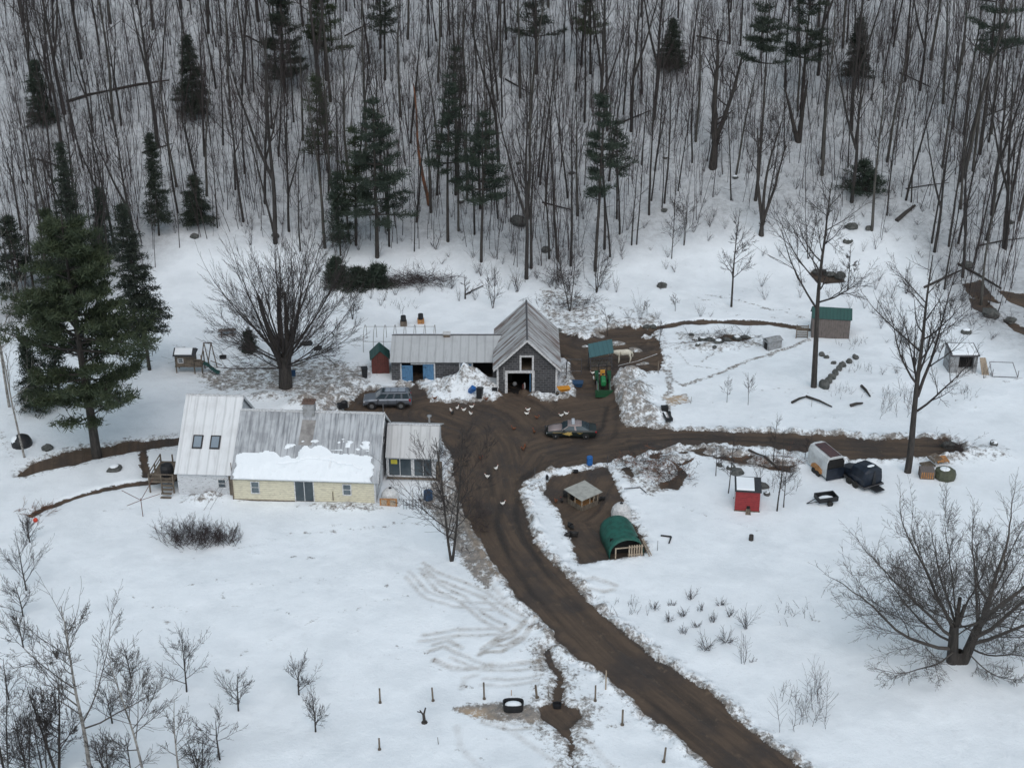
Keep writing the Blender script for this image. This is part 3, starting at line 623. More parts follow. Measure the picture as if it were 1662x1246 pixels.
MB().box(u0-.2, u0, -.05, .1, dz+.28, uz1+.2).box(u1, u1+.2, -.05, .1, dz+.281, uz1+.2).box(u0, u1, -.05, .1, uz1, uz1+.2).build('loft_door_frame', 'white', bn)
for x in (-.03, BW-.17): box('corner_board', 'white', bn, x, x+.2, -.05, .16, -.5, BE-.15)
MB().cyl((.75, -.05, 1.6), (.75, -.05, 3.1), .03).build('wall_pipe', 'white', bn)
OH = .38; sb = (BR-BE)/(BW/2); r = MB(); yf, yb = -.4, BD+.3
r.slab([(BW/2, yf, BR), (BW/2, yb, BR), (-OH, yb, BE-OH*sb), (-OH, yf, BE-OH*sb)], .09)
r.slab([(BW+OH, yf, BE-OH*sb), (BW+OH, yb, BE-OH*sb), (BW/2, yb, BR), (BW/2, yf, BR)], .09)
rb = r.build('roof', 'roofbarn', bn)
MB().prism([(BW/2-.14, BR-.02), (BW/2, BR+.16), (BW/2+.14, BR-.02)], yf-.02, yb).build('ridge_cap', 'steel', rb)
MB().prism([(-OH, BE-OH*sb-.22), (BW/2, BR-.24), (BW/2, BR+.02), (-OH, BE-OH*sb+.04)], yf-.07, yf-.003).prism([(BW+OH, BE-OH*sb-.22), (BW+OH, BE-OH*sb+.04), (BW/2+.001, BR+.02), (BW/2+.001, BR-.24)], yf-.07, yf-.003).build('rake_board', 'white', rb)
# stable wing in the same local frame
wx0, wy, wd, we, wr = -11.5, 3.25, 3.6, 2.35, 3.75
fr = MB()
for x0, x1, za, zb in ((wx0, wx0+1.0, -.7, we), (wx0+1.0, wx0+4.7, 2.02, we), (wx0+4.7, wx0+7.4, -.7, we), (wx0+7.4, wx0+8.8, 2.1, we), (wx0+8.8, 0, 2.3, we), (-.5, 0, -.7, 2.3)):
    fr.box(x0, x1, wy, wy+.12, za, zb)
fr.build('stable_wall', 'shingle', bn)
MB().box(wx0, wx0+.12, wy+.12, wy+2*wd, -.7, we).box(wx0+.12, -.01, wy+2*wd-.12, wy+2*wd, -.7, we).box(wx0+8.74, wx0+8.8, wy+.12, wy+4, -.7, 2.3).prismx([(wy+.05, we), (wy+wd, wr-.1), (wy+2*wd-.05, we)], wx0+.0, wx0+.1).build('stable_wall', 'shingle', bn)
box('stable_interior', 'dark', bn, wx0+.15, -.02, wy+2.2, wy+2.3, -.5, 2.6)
sr_ = MB().slab([(wx0-.15, wy-.32, we-.12), (-.38, wy-.32, we-.12), (-.38, wy+wd, wr), (wx0-.15, wy+wd, wr)], .07).slab([(-.38, wy+.6, we+.243), (.9, wy+2.05, we+.81), (.9, wy+wd, wr), (-.38, wy+wd, wr)], .07)
sr_.slab([(wx0-.15, wy+wd, wr), (-.38, wy+wd, wr), (-.38, wy+2*wd+.3, we-.1), (wx0-.15, wy+2*wd+.3, we-.1)], .07)
rs = sr_.build('stable_roof', 'roofnew', bn)
box('ridge_cap', 'steel', rs, wx0-.15, .9, wy+wd-.08, wy+wd+.1, wr+.05, wr+.1)
cu = MB().box(wx0+5.55, wx0+6.25, wy+wd-.35, wy+wd+.35, wr-.2, wr+.28).build('roof_vent', 'wood', rs)
MB().box(wx0+5.47, wx0+6.33, wy+wd-.43, wy+wd+.43, wr+.285, wr+.36).build('vent_lid', 'whitep', cu)
fr = MB()
for x0, x1, za, zb in ((wx0+.95, wx0+1.1, -.2, 2.0), (wx0+2.1, wx0+4.75, 1.9, 2.08), (wx0+4.6, wx0+4.75, -.2, 1.9), (wx0+7.35, wx0+7.5, -.2, 2.1), (wx0+7.5, wx0+8.85, 1.98, 2.1), (wx0+8.7, wx0+8.85, -.2, 1.98)):
    fr.box(x0, x1, wy-.05, wy+.05, za, zb)
fr.build('stable_door_frame', 'white', bn)
for x0, x1, ya, yb_ in ((wx0+1.12, wx0+2.3, -.12, -.05), (wx0+3.42, wx0+4.58, -.08, -.02), (wx0+7.52, wx0+8.68, -.04, .02)):
    d = box('stable_door', 'blue', bn, x0, x1, wy+ya, wy+yb_, -.2, 1.92 if x0 != wx0+1.12 else 1.8)
    for hz_ in (.35, 1.55): MB().box(x0+.03, x0+.4, wy+ya-.02, wy+ya, hz_, hz_+.05).build('hinge', 'black', d)
# ---- small buildings
def gable_hut(name, label, cat, px, py, w, d, he, hr, rz, wallm, roofm, group=None, ridge='y', oh=.15):
    p = at(px, py); t = thing(name, label, cat, p, rz, group)
    if ridge == 'y':
        MB().prism([(-w/2, -.5), (w/2, -.5), (w/2, he), (0, hr), (-w/2, he)], 0, d).build('wall', wallm, t)
        s = (hr-he)/(w/2); r = MB().slab([(0, -oh, hr+.01), (0, d+oh, hr+.01), (-w/2-oh, d+oh, he-oh*s), (-w/2-oh, -oh, he-oh*s)], .05).slab([(w/2+oh, -oh, he-oh*s), (w/2+oh, d+oh, he-oh*s), (0, d+oh, hr+.01), (0, -oh, hr+.01)], .05)
    r.build('roof', roofm, t); return t
t = gable_hut('garden_shed', 'small red board shed with a green gable roof at the end of the stable', 'shed', 618, 606, 1.9, 2.2, 1.8, 2.7, .12, 'redboard', 'greenroof')
box('door', 'redboard', t, -.45, .45, -.04, 0, 0, 1.65)
# run-in shed on the right
p = at(1347, 549); t = thing('run_in_shed', 'grey board run-in shed with a green roof beside the snowy pasture', 'shed', p, -.16)
MB().box(-2.15, 2.15, -.05, .05, -.5, 2.45).prismx([(.05, -.5), (3.2, -.5), (3.2, 1.9), (1.2, 3.3), (.05, 2.45)], 2.05, 2.15).prismx([(.05, -.5), (3.2, -.5), (3.2, 1.9), (1.2, 3.3), (.05, 2.45)], -2.15, -2.05).box(-2.05, 2.05, 3.1, 3.2, -.5, 1.9).build('wall', 'greyboard', t)
MB().slab([(-2.3, -.15, 2.42), (2.3, -.15, 2.42), (2.3, 1.2, 3.35), (-2.3, 1.2, 3.35)], .06).slab([(-2.3, 1.2, 3.35), (2.3, 1.2, 3.35), (2.3, 3.4, 1.85), (-2.3, 3.4, 1.85)], .06).build('roof', 'greenroof', t)
p = at(1301, 549); t = thing('field_gate', 'grey slatted gate closing the gap beside the green-roofed run-in shed', 'gate', p, -.05)
g = MB()
for k in range(6): g.box(-.65, .65, -.02, .02, .15+k*.26, .29+k*.26)
g.build('slat_panel', 'wood', t)
for x in (-.7, .6): MB().box(x, x+.1, -.05, .05, -.2, 1.7).build('gate_post', 'wood', t)
# dog house
p = at(1258, 567); t = thing('dog_house', 'small pale grey shelter with a dark opening in the pasture path', 'dog house', p, .45)
MB().box(-.9, .9, .0, 1.2, -.2, 1.0).build('wall', 'conc', t); MB().slab([(-1, -.08, 1.0), (1, -.08, 1.0), (1, .6, 1.3), (-1, .6, 1.3)], .05).slab([(-1, .6, 1.3), (1, .6, 1.3), (1, 1.3, 1.0), (-1, 1.3, 1.0)], .05).build('roof', 'conc', t)
box('doorway', 'dark', t, -.92, -.9, .3, .9, -.1, .8)
# flat roofed shelter upper right
p = at(1562, 605); t = thing('open_shelter', 'grey open-fronted shelter with snow on its lean-to roof near the right edge', 'shed', p, 0)
MB().box(-1.55, -.55, 0, .1, -.4, 2.2).box(1.1, 1.5, 0, .1, -.4, 2.0).box(-1.55, -1.45, .1, 2.2, -.4, 2.2).box(1.4, 1.5, .1, 2.2, -.4, 2.0).box(-1.45, 1.4, 2.1, 2.2, -.4, 2.4).build('wall', 'conc', t)
box('interior_back', 'dark', t, -1.4, 1.35, 1.4, 1.45, -.2, 2)
rfo = MB().slab([(-1.6, -.25, 2.05), (1.6, -.25, 2.05), (1.6, 2.4, 2.5), (-1.6, 2.4, 2.5)], .1).build('roof', 'steel', t)
snow_patch('roof_snow', rfo, (-1.4, -.1, 2.17), (1, 0, 0), (0, .986, .167), (0, -.167, .986), 2.8, 2.2, lambda a, b: .14+.05*n2d(a, b, .8, 4), nu=12, nv=8)
tag(MB().slab([(1.0, -.35, 0), (1.85, -.35, -.1), (1.2, -.1, 2.0), (.55, -.1, 2.0)], .08).build('leaning_board', 'woodlight', None, loc=p+Vector((.95, -.25, 0))), 'tan plywood board leaning on the open shelter', 'board')
p = at(1628, 612); g = MB()
a, b, c, d = (-1.2, 0, .1), (1.5, -.3, .1), (1.2, 1, 1.3), (-1.3, 1.2, 1.3)
for q in ((a, b), (b, (1.5, -.3, .9)), (c, d), (a, (-1.2, 0, .95)), (b, c), (a, d)): g.cyl(q[0], q[1], .04)
tag(g.build('metal_frame', 'steel', None, loc=p), 'bare grey metal frame lying on snow beside the open shelter', 'frame')
# playhouse, swing frame, slide
p = at(303, 606); t = thing('playhouse', 'small wooden playhouse on posts with snow on its dark roof and a green slide', 'playhouse', p, 0)
MB().box(-1.15, .9, 0, 1.5, .9, 2.2).build('wall', 'wood', t)
MB().prismx([(-.3, 2.15), (.8, 2.75), (1.8, 2.15)], -1.3, 1.1).build('roof', 'darkroof', t)
snow_patch('roof_snow', t, (-1.1, -.15, 2.3), (1, 0, 0), (0, .878, .479), (0, -.479, .878), 1.9, .9, lambda a, b: .1, nu=10, nv=6)
windowset(t, 'window', -.75, -.3, 1.35, 1.75, 0, mid=True)
for x, y in ((-1.1, .1), (1.75, .1), (-1.1, 1.4), (1.75, 1.4), (.9, .1)): MB().box(x-.06, x+.06, y-.06, y+.06, -.3, .9 if x < 1 else 2.1).build('post', 'wood', t)
box('deck', 'wood', t, -1.2, 1.8, -.05, 1.55, .78, .9)
MB().box(.95, 1.8, -.02, .04, 1.3, 1.4).box(.95, 1.8, -.02, .04, 1.6, 1.7).box(1.0, 1.75, .0, .03, .9, 1.3).build('railing', 'wood', t)
sl_ = [(1.8, .6, .95), (2.3, .35, .85), (2.8, .1, .5), (3.3, -.15, .25), (3.7, -.35, .2)]
s_m = MB()
for (q, r_) in zip(sl_, sl_[1:]): s_m.slab([(q[0], q[1]-.3, q[2]), (r_[0], r_[1]-.3, r_[2]), (r_[0], r_[1]+.3, r_[2]), (q[0], q[1]+.3, q[2])], .06).cyl((q[0], q[1]-.3, q[2]+.1), (r_[0], r_[1]-.3, r_[2]+.1), .05).cyl((q[0], q[1]+.3, q[2]+.1), (r_[0], r_[1]+.3, r_[2]+.1), .05)
s_m.build('slide', 'greenroof', t)
p = at(338, 592); g = MB()
for x in (-.3, .5): g.cyl((x-.5, -.3, 0), (x, .2, 2.6), .06).cyl((x+.6, -.6, 0), (x, .2, 2.6), .06)
g.cyl((-.35, .2, 2.6), (.55, .2, 2.6), .06); g.cyl((.3, 0, .5), (1.6, -.3, .1), .05)
tag(g.build('swing_frame', 'wood', None, loc=p), 'weathered wooden swing frame standing behind the playhouse', 'swing set')
# dark deck at the left end of the house
p = at(262, 800); t = thing('side_deck', 'dark wooden deck with stairs at the white brick end of the farmhouse', 'deck', (p.x+.2, p.y, p.z), -.06)
box('platform', 'wood', t, -1.3, 1.1, .0, 4.0, 1.1, 1.22)
for x in (-1.25, -.1, 1.0):
    for y in (.05, 2, 3.9): MB().box(x-.06, x+.06, y-.06, y+.06, -.3, 2.0).build('post', 'wood', t)
MB().box(-1.3, 1.1, .0, .05, 1.9, 2.0).box(-1.3, 1.1, .0, .05, 1.5, 1.58).box(-1.3, -1.24, .05, 4, 1.9, 2.0).box(-1.3, -1.24, .05, 4, 1.5, 1.58).build('railing', 'wood', t)
for k in range(4): box('step', 'wood', t, .0, 1.0, -.25-.27*k, -.0-.27*k, .85-.27*k, .92-.27*k)
tag(MB().lathe([(.6, 0), (.62, .8), (.5, 1.1), (.1, 1.25)], (0, 0, 0), 10).build('covered_grill', 'black', None, loc=p+Vector((.4, 1.3, 1.22))), 'black covered grill standing on the side deck of the farmhouse', 'grill')
for (px, py, r1, r2, lab) in ((283, 757, .9, .25, 'dark heap of scrap beside the skylight end of the farmhouse'), (262, 768, .7, .2, 'low dark bundle in snow behind the side deck')):
    tag(MB().ell((0, 0, .1), (r1, .4, r2+.1)).ell((.5, .1, .2), (.5, .35, .3)).build('scrap_heap', 'black', None, loc=at(px, py)), lab, 'scrap heap')
# hay feeder with teal roof
p = at(976, 602); t = thing('hay_feeder', 'slatted hay feeder under a slanted teal metal roof beside the white horse', 'feeder', p, .1)
MB().slab([(-1.45, -.5, 1.85), (1.25, -.5, 2.35), (1.4, 1.75, 3.0), (-1.3, 1.75, 2.5)], .07).build('roof', 'tealroof', t)
for x, y in ((-1.25, 0), (1.15, 0), (-1.25, 1.4), (1.15, 1.4)): MB().box(x-.05, x+.05, y-.05, y+.05, -.2, 2.0 if x < 0 else 2.4).build('post', 'steel', t)
g = MB().box(-1.2, 1.1, -.04, .04, 1.5, 1.58).box(-1.2, 1.1, -.04, .04, .6, .66)
for k in range(7): g.cyl((-1.05+.32*k, 0, .65), (-.8+.32*k, 0, 1.5), .025)
g.build('rack', 'steel', t); box('hay_bin', 'wood', t, -1.2, 1.1, .1, 1.3, -.1, .6)
# hut in the pig pen
p = at(946, 818); t = thing('pen_hut', 'low wooden hut with a flat grey roof inside the muddy pen', 'hut', p, math.radians(38))
g = MB().box(-1.0, 1.0, -1.0, -.9, .0, .5).box(-1.0, -.9, -.9, 1.0, 0, .5).box(-1, 1, .9, 1, 0, 1.2).box(.9, 1.0, -.9, .9, 0, .5)
g.build('wall', 'wood', t)
for x, y in ((-.95, -.95), (.95, -.95), (.95, .95), (-.95, .95), (0, -.95), (.95, 0), (-.95, 0), (.45, -.95), (.95, -.5)): MB().box(x-.04, x+.04, y-.04, y+.04, .5, 1.35).build('post', 'woodlight', t)
MB().slab([(-1.25, -1.25, 1.3), (1.25, -1.25, 1.38), (1.25, 1.25, 1.5), (-1.25, 1.25, 1.42)], .06).build('roof', 'slateroof', t)
box('bedding', 'orangewood', t, -.9, .9, -.9, .9, .0, .25)
box('inside_dark_panel', 'dark', t, -.9, .88, .7, .75, .25, 1.3)  # near-black panel standing in for the shade inside the hut
# green tarp shelter
p0 = at(1018, 905); A0 = at(985, 838); ang = math.atan2(A0.y-p0.y, A0.x-p0.x)-math.pi/2
t = thing('tarp_shelter', 'rounded shelter under a green tarp with a pallet gate at its front', 'shelter', (p0.x, p0.y+.2, g1(p0.x, p0.y)), ang)
def arch(w, h, n=9): return [(-w*math.cos(math.pi*k/(n-1)), h*math.sin(math.pi*k/(n-1))**.75) for k in range(n)]
rs = []
for j, y in enumerate(np.linspace(0, 5.0, 9)):
    e = 1 if j < 7 else (.93 if j == 7 else .7); k = 1+.04*math.sin(j*2.1)
    rs.append([(x*e*1.55*(1+.02*math.sin(j*1.7+i)), y, z*e*k-.1) for i, (x, z) in enumerate(arch(1, 1.75, 13))])
cv = MB(); n_ = 13; vs = [q for r_ in rs for q in r_]; cv.add(vs, [(j*n_+i, j*n_+i+1, (j+1)*n_+i+1, (j+1)*n_+i) for j in range(8) for i in range(n_-1)]+[tuple(8*n_+i for i in range(n_))])
o = cv.build('tarp', 'tarp', t, smooth=True)
sm_ = o.modifiers.new('s', 'SOLIDIFY'); sm_.thickness = .04
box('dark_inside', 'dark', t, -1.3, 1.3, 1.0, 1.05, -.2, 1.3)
pg = MB()
for k in range(6): pg.box(.1+.22*k, .22+.22*k, -.12, -.07, 0, 1.15)
pg.box(.05, 1.4, -.07, -.03, .15, .25).box(.05, 1.4, -.07, -.03, .9, 1.0).build('pallet_gate', 'woodlight', t)
MB().box(-1.1, -1.0, -.15, -.05, 0, 1.0).box(-1.0, .05, -.1, -.05, .9, 1.0).build('gate_post', 'woodlight', t)
MB().cyl((1.9, -.3, .05), (1.75, 1.8, .5), .05).cyl((2.1, -.2, .05), (1.9, 1.9, .45), .05).build('prop_pole', 'woodlight', t)
# calf hutches (igloo)
def hutch(px, py, lab, s=1.0, rz=0, wood=False):
    t = thing('calf_hutch', lab, 'calf hutch', at(px, py), rz, 'white domed calf hutches')
    MB().lathe([(.95*s, -.1), (.98*s, .45*s), (.85*s, 1.0*s), (.5*s, 1.35*s), (.12*s, 1.45*s)], n=10).build('dome', 'whitep', t, smooth=False)
    MB().lathe([(.16*s, 1.44*s), (.16*s, 1.52*s), (.03, 1.6*s)], n=8).build('vent_cap', 'black', t)
    if wood:
        pn = box('wooden_front', 'orangewood', t, -.85, .75, -1.12, -1.02, 0, .8)
        MB().box(-.7, -.2, -1.16, -1.12, .15, .7).build('hatch', 'woodlight', pn); MB().box(.1, .6, -1.16, -1.12, .15, .7).build('hatch', 'woodlight', pn)
    else: MB().lathe([(.55*s, -.1), (.6*s, .5), (.4*s, .85*s), (.05, .95*s)], (0, -.8*s, 0), 8).build('entrance_hood', 'whitep', t)
hutch(1008, 838, 'white plastic calf hutch tucked behind the green tarp shelter', .95, .5); hutch(634, 812, 'white calf hutch with a tan wooden front beside the farmhouse corner', .9, -.05, True)
# red coop
p = at(1212, 830); t = thing('red_coop', 'bright red raised chicken coop with snow on its flat dark roof', 'chicken coop', p, -.12)
box('wall', 'redcoop', t, -1.1, 1.1, 0, 2.2, .1, 2.05)
rfo = MB().slab([(-1.2, -.12, 2.06), (1.2, -.12, 2.06), (1.2, 2.35, 2.25), (-1.2, 2.35, 2.25)], .1).build('roof', 'darkroof', t)
snow_patch('roof_snow', rfo, (-1.05, .0, 2.18), (1, 0, 0), (0, .997, .077), (0, -.077, .997), 1.6, 2.1, lambda a, b: .09+.03*n2d(a, b, .6, 8), nu=10, nv=10)
box('side_door', 'white', t, -1.14, -1.1, .45, 1.35, .25, 1.95)
box('skid', 'wood', t, -1.16, 1.16, -.05, .15, -.15, .1); box('skid', 'wood', t, -1.16, 1.16, 2.2, 2.38, -.15, .1)
box('pop_hole', 'dark', t, -.05, .25, -.02, 0, .25, .6); MB().slab([(-.15, -.6, -.05), (.35, -.6, -.05), (.3, -.05, .3), (-.1, -.05, .3)], .04).build('ramp', 'wood', t)
# greenhouse hoops
p1, p2 = at(590, 572), at(704, 560)
t = thing('hoop_frame', 'bare rusty greenhouse hoops with no cover behind the red garden shed', 'greenhouse frame', p1, 0)
W_ = 4.3; Lh = 8.0
for k in range(8):
    x = k*Lh/7; pts = [(x, W_/2-W_/2*math.cos(a), 2.3*math.sin(a)**.8) for a in np.linspace(0.001, math.pi-.001, 12)]
    MB().path(pts, .028, 5).build('hoop', 'wood', t)
MB().cyl((0, W_/2, 2.3), (Lh, W_/2, 2.3), .022, n=5).build('purlin', 'wood', t); MB().cyl((0, .35, 1.2), (Lh, .35, 1.2), .022, n=5).build('purlin', 'wood', t)
for px, py, lab in ((655, 527, 'dark barrel on a wooden crate, nearer the left end of the hoop frame'), (683, 524, 'black barrel on a tan crate, right of the other barrel behind the stable')):
    t = thing('barrel_on_crate', lab, 'barrel', at(px, py), .1); box('crate', 'wood' if px < 660 else 'orangewood', t, -.4, .4, -.4, .4, -.2, .5)
    MB().lathe([(.3, .5), (.33, .8), (.3, 1.15)], n=12).build('barrel', 'black', t)
# ================================================================== vehicles
def wheel(parent, x, y, z, r, w, side, rimr=.6, rimm='rim', nm='wheel'):
    o = MB().lathe([(r*.72, -w/2), (r*.95, -w/2), (r, -w*.3), (r, w*.3), (r*.95, w/2), (r*.72, w/2)], (x, y, z), 18, 'y').build(nm, 'tyre', parent)
    MB().lathe([(r*.12, w/2*side+.0*side), (r*rimr, w/2*side), (r*rimr, w/2*side+.025*side), (r*.15, w/2*side+.04*side)], (x, y, z), 14, 'y').build('rim', rimm, o)
    return o
def body_loft(st):   # stations: x, zlow, zmid, ztop, half width
    return [[(x, -w*.93, zl), (x, -w, (zl+zm)/2), (x, -w, zm), (x, -w*.9, zt), (x, -w*.5, zt+.03), (x, w*.5, zt+.03), (x, w*.9, zt), (x, w, zm), (x, w, (zl+zm)/2), (x, w*.93, zl)] for x, zl, zm, zt, w in st]
def cabin(t, bx, bz, bw, tx, tz, tw, pillar, roofm, posts, glassm='glass'):
    g = MB().hexa([(bx[0], -bw, bz), (bx[1], -bw, bz), (bx[1], bw, bz), (bx[0], bw, bz)], [(tx[0], -tw, tz), (tx[1], -tw, tz), (tx[1], tw, tz), (tx[0], tw, tz)])
    g.build('windows', glassm, t)
    for s in (-1, 1):
        pm = MB()
        for f_ in posts:
            xb = bx[0]+(bx[1]-bx[0])*f_; xt = tx[0]+(tx[1]-tx[0])*f_
            wd = .09 if f_ not in (0, 1) else .07
            pm.hexa([(xb-wd, s*bw-.03, bz), (xb+wd, s*bw-.03, bz), (xb+wd, s*bw+.03, bz), (xb-wd, s*bw+.03, bz)], [(xt-wd, s*tw-.03, tz), (xt+wd, s*tw-.03, tz), (xt+wd, s*tw+.03, tz), (xt-wd, s*tw+.03, tz)])
        pm.build('pillars', pillar, t)
    e = .05
    rr = [[(x, y, z) for y, z in ((-tw-e, tz-.05), (-tw-e*.6, tz+.02), (-tw*.6, tz+.07), (tw*.6, tz+.07), (tw+e*.6, tz+.02), (tw+e, tz-.05))] for x in (tx[0]-.06, tx[0]+.3, tx[1]-.3, tx[1]+.06)]
    rr[0] = [(x, y*.95, z-.03) for x, y, z in rr[0]]; rr[3] = [(x, y*.95, z-.03) for x, y, z in rr[3]]
    return MB().rings(rr).build('roof', roofm, t, smooth=True)
# SUV, facing -x
p = at(628, 664); t = thing('parked_suv', 'grey four-door SUV with a pale panelled roof parked beside the snowbank', 'car', (p.x-.0, p.y+.9, g1(p.x, p.y)), .03)
st = [(-2.5, .5, .75, .82, .7), (-2.4, .42, .85, 1.0, .84), (-1.9, .42, .95, 1.08, .93), (-1.2, .42, 1.0, 1.14, .95), (0, .4, 1.0, 1.16, .96), (1.6, .4, 1.0, 1.16, .96), (2.35, .45, 1.0, 1.14, .93), (2.48, .5, .95, 1.05, .88)]
MB().rings(body_loft(st)).build('body', 'silver', t, smooth=False, bevel=.02)
r_ = cabin(t, (-1.25, 2.42), 1.15, .86, (-.6, 2.2), 1.74, .72, 'silver', 'silver', (0, .28, .52, .76, 1))
for k, (a, b) in enumerate(((-.15, .35), (.45, 1.1), (1.2, 1.9))): box('roof_panel', 'silverroof', r_, a, b, -.52, .52, 1.8, 1.835)
MB().box(-.5, -.25, -.55, .55, 1.805, 1.83).build('sunroof', 'glass', r_)
for s in (-1, 1): MB().cyl((-.4, s*.68, 1.88), (2.0, s*.68, 1.88), .03).build('roof_rail', 'black', r_)
for x in (-1.6, 1.45):
    for s in (-1, 1):
        MB().lathe([(.47, s*.945), (.47, s*.972)], (x, 0, .42), 18, 'y').build('wheel_arch', 'black', t)
        wheel(t, x, s*.87, .38, .38, .24, s)
MB().box(-2.53, -2.44, -.78, .78, .4, .62).box(2.44, 2.55, -.85, .85, .42, .66).build('bumper', 'silver', t)
for s in (-1, 1):
    MB().box(-2.47, -2.3, s*.72-.14, s*.72+.14, .76, .92).build('headlight', 'lens', t); MB().box(2.28, 2.49, s*.83-.1, s*.83+.11, .85, 1.12).build('tail_light', 'redlens', t)
    MB().box(-.98, -.85, s*1.0-.09, s*1.0+.09, 1.1, 1.25).build('mirror', 'silver', t)
MB().box(-1.0, -.97, -.972, -.965, .5, 1.1).box(.1, .13, -.972, -.965, .5, 1.1).box(1.0, 1.03, -.972, -.965, .6, 1.1).box(-2.2, 2.3, -.975, -.96, .5, .6).build('door_seams', 'black', t)
# police car, facing -x
p = at(928, 713); t = thing('police_car', 'dark police sedan with taupe hood and roof, white light bar and gold door emblem', 'police car', (p.x, p.y+.9, g1(p.x, p.y)+.02), -.03)
st = [(-2.55, .35, .5, .58, .72), (-2.42, .3, .6, .72, .86), (-1.8, .28, .72, .86, .94), (-.9, .28, .78, .95, .95), (0, .28, .8, .97, .96), (1.2, .28, .82, .98, .96), (2.1, .3, .82, 1.0, .93), (2.5, .35, .8, .95, .84)]
MB().rings(body_loft(st)).build('body', 'darkpaint', t, bevel=.02)
hd = [[(x, y, z) for y, z in ((-w, za), (-w*.5, za+.045), (w*.5, za+.045), (w, za), (w*.9, za-.03), (-w*.9, za-.03))] for x, za, w in ((-2.38, .73, .7), (-1.8, .88, .82), (-.95, .975, .82))]
MB().rings(hd).build('hood', 'tan', t, smooth=True)
r_ = cabin(t, (-1.05, 1.85), .97, .85, (-.35, .95), 1.4, .66, 'tan', 'tan', (.5,))
MB().hexa([(-.98, -.87, .97), (-.86, -.87, .97), (-.86, -.83, .97), (-.98, -.83, .97)], [(-.36, -.7, 1.4), (-.26, -.7, 1.4), (-.26, -.66, 1.4), (-.36, -.66, 1.4)]).hexa([(-.98, .83, .97), (-.86, .83, .97), (-.86, .87, .97), (-.98, .87, .97)], [(-.36, .66, 1.4), (-.26, .66, 1.4), (-.26, .7, 1.4), (-.36, .7, 1.4)]).build('windshield_pillars', 'tan', t)
box('light_bar', 'lens', r_, .0, .3, -.6, .6, 1.5, 1.62)
for x in (-1.6, 1.45):
    for s in (-1, 1):
        wheel(t, x, s*.86, .34, .34, .22, s, .55, 'black'); MB().lathe([(.07, s*.98), (.09, s*1.0), (.03, s*1.02)], (x, 0, .34), 10, 'y').build('hub_cap', 'chrome', t)
for s in (-1, 1):
    y0, y1 = (-.972, -.965) if s < 0 else (.965, .972)
    star = [(-.95, .66), (-.5, .76), (-.42, .86), (-.25, .8), (.05, .84), (-.05, .7), (.1, .56), (-.15, .5), (-.2, .42), (-.4, .5), (-.6, .52)]
    MB().prism(star, y0, y1).build('door_emblem', 'gold', t)
    MB().box(-1.9, -1.0, y0, y1, .735, .765).box(.55, 1.1, y0, y1, .735, .76).box(.7, .95, y0, y1, .63, .67).build('gold_stripe', 'gold', t)
    MB().box(-2.52, -2.3, s*.68-.12, s*.68+.12, .52, .63).build('headlight', 'lens', t); MB().box(2.35, 2.52, s*.7-.16, s*.7+.14, .75, .88).build('tail_light', 'redlens', t)
    MB().box(-.85, -.72, s*1.0-.1, s*1.0+.1, .95, 1.07).build('mirror', 'darkpaint', t)
MB().box(-2.72, -2.6, -.5, .5, .3, .85).build('push_bar', 'black', t)
# tractor with loader, facing the camera (-y)
p = at(981, 646); t = thing('tractor', 'green compact tractor with yellow seat and front loader bucket', 'tractor', (p.x, p.y+.4, g1(p.x, p.y)), 0)
for s in (-1, 1):
    o = MB().lathe([(.35, -.17), (.6, -.17), (.66, -.1), (.66, .1), (.6, .17), (.35, .17)], (s*.68, 3.3, .64), 18, 'x').build('rear_wheel', 'tyre', t)
    MB().lathe([(.35, s*.12), (.35, s*.18), (.08, s*.16)], (s*.68, 3.3, .64), 12, 'x').build('rim', 'yel', o)
    o = MB().lathe([(.2, -.12), (.34, -.12), (.37, -.06), (.37, .06), (.34, .12), (.2, .12)], (s*.6, 1.7, .36), 14, 'x').build('front_wheel', 'tyre', t)
    MB().lathe([(.2, s*.1), (.2, s*.13), (.05, s*.12)], (s*.6, 1.7, .36), 10, 'x').build('rim', 'yel', o)
    MB().slab([(s*.68-.2, 2.75, 1.2), (s*.68+.2, 2.75, 1.2), (s*.68+.2, 3.5, 1.42), (s*.68-.2, 3.5, 1.42)], .05).slab([(s*.68-.2, 2.6, .8), (s*.68+.2, 2.6, .8), (s*.68+.2, 2.75, 1.2), (s*.68-.2, 2.75, 1.2)], .05).build('fender', 'green', t)
    MB().hexa([(s*.62-.07, 2.3, 1.3), (s*.62+.07, 2.3, 1.3), (s*.62+.07, 2.45, 1.3), (s*.62-.07, 2.45, 1.3)], [(s*.62-.07, 2.3, 1.5), (s*.62+.07, 2.3, 1.5), (s*.62+.07, 2.45, 1.5), (s*.62-.07, 2.45, 1.5)]).slab([(s*.62-.06, 1.0, 1.1), (s*.62+.06, 1.0, 1.1), (s*.62+.06, 2.4, 1.4), (s*.62-.06, 2.4, 1.4)], .14).slab([(s*.62-.06, .25, .45), (s*.62+.06, .25, .45), (s*.62+.06, 1.0, 1.1), (s*.62-.06, 1.0, 1.1)], .14).box(s*.62-.07, s*.62+.07, 2.25, 2.4, .5, 1.35).build('loader_arm', 'green', t)
    MB().cyl((s*.62+s*.1, .5, .5), (s*.62+s*.1, 1.6, 1.05), .035).build('hydraulic_ram', 'chrome', t)
MB().rings([[(-.28*k, y, .6), (-.3*k, y, 1.0*h), (-.18*k, y, 1.18*h), (.18*k, y, 1.18*h), (.3*k, y, 1.0*h), (.28*k, y, .6)] for y, k, h in ((1.35, .8, .95), (1.45, 1, 1.02), (2.5, 1, 1.1))]).build('hood', mat('hood_green', (.025, .2, .07), (.02, .15, .05), rough=.35, b=0), t, bevel=.03)
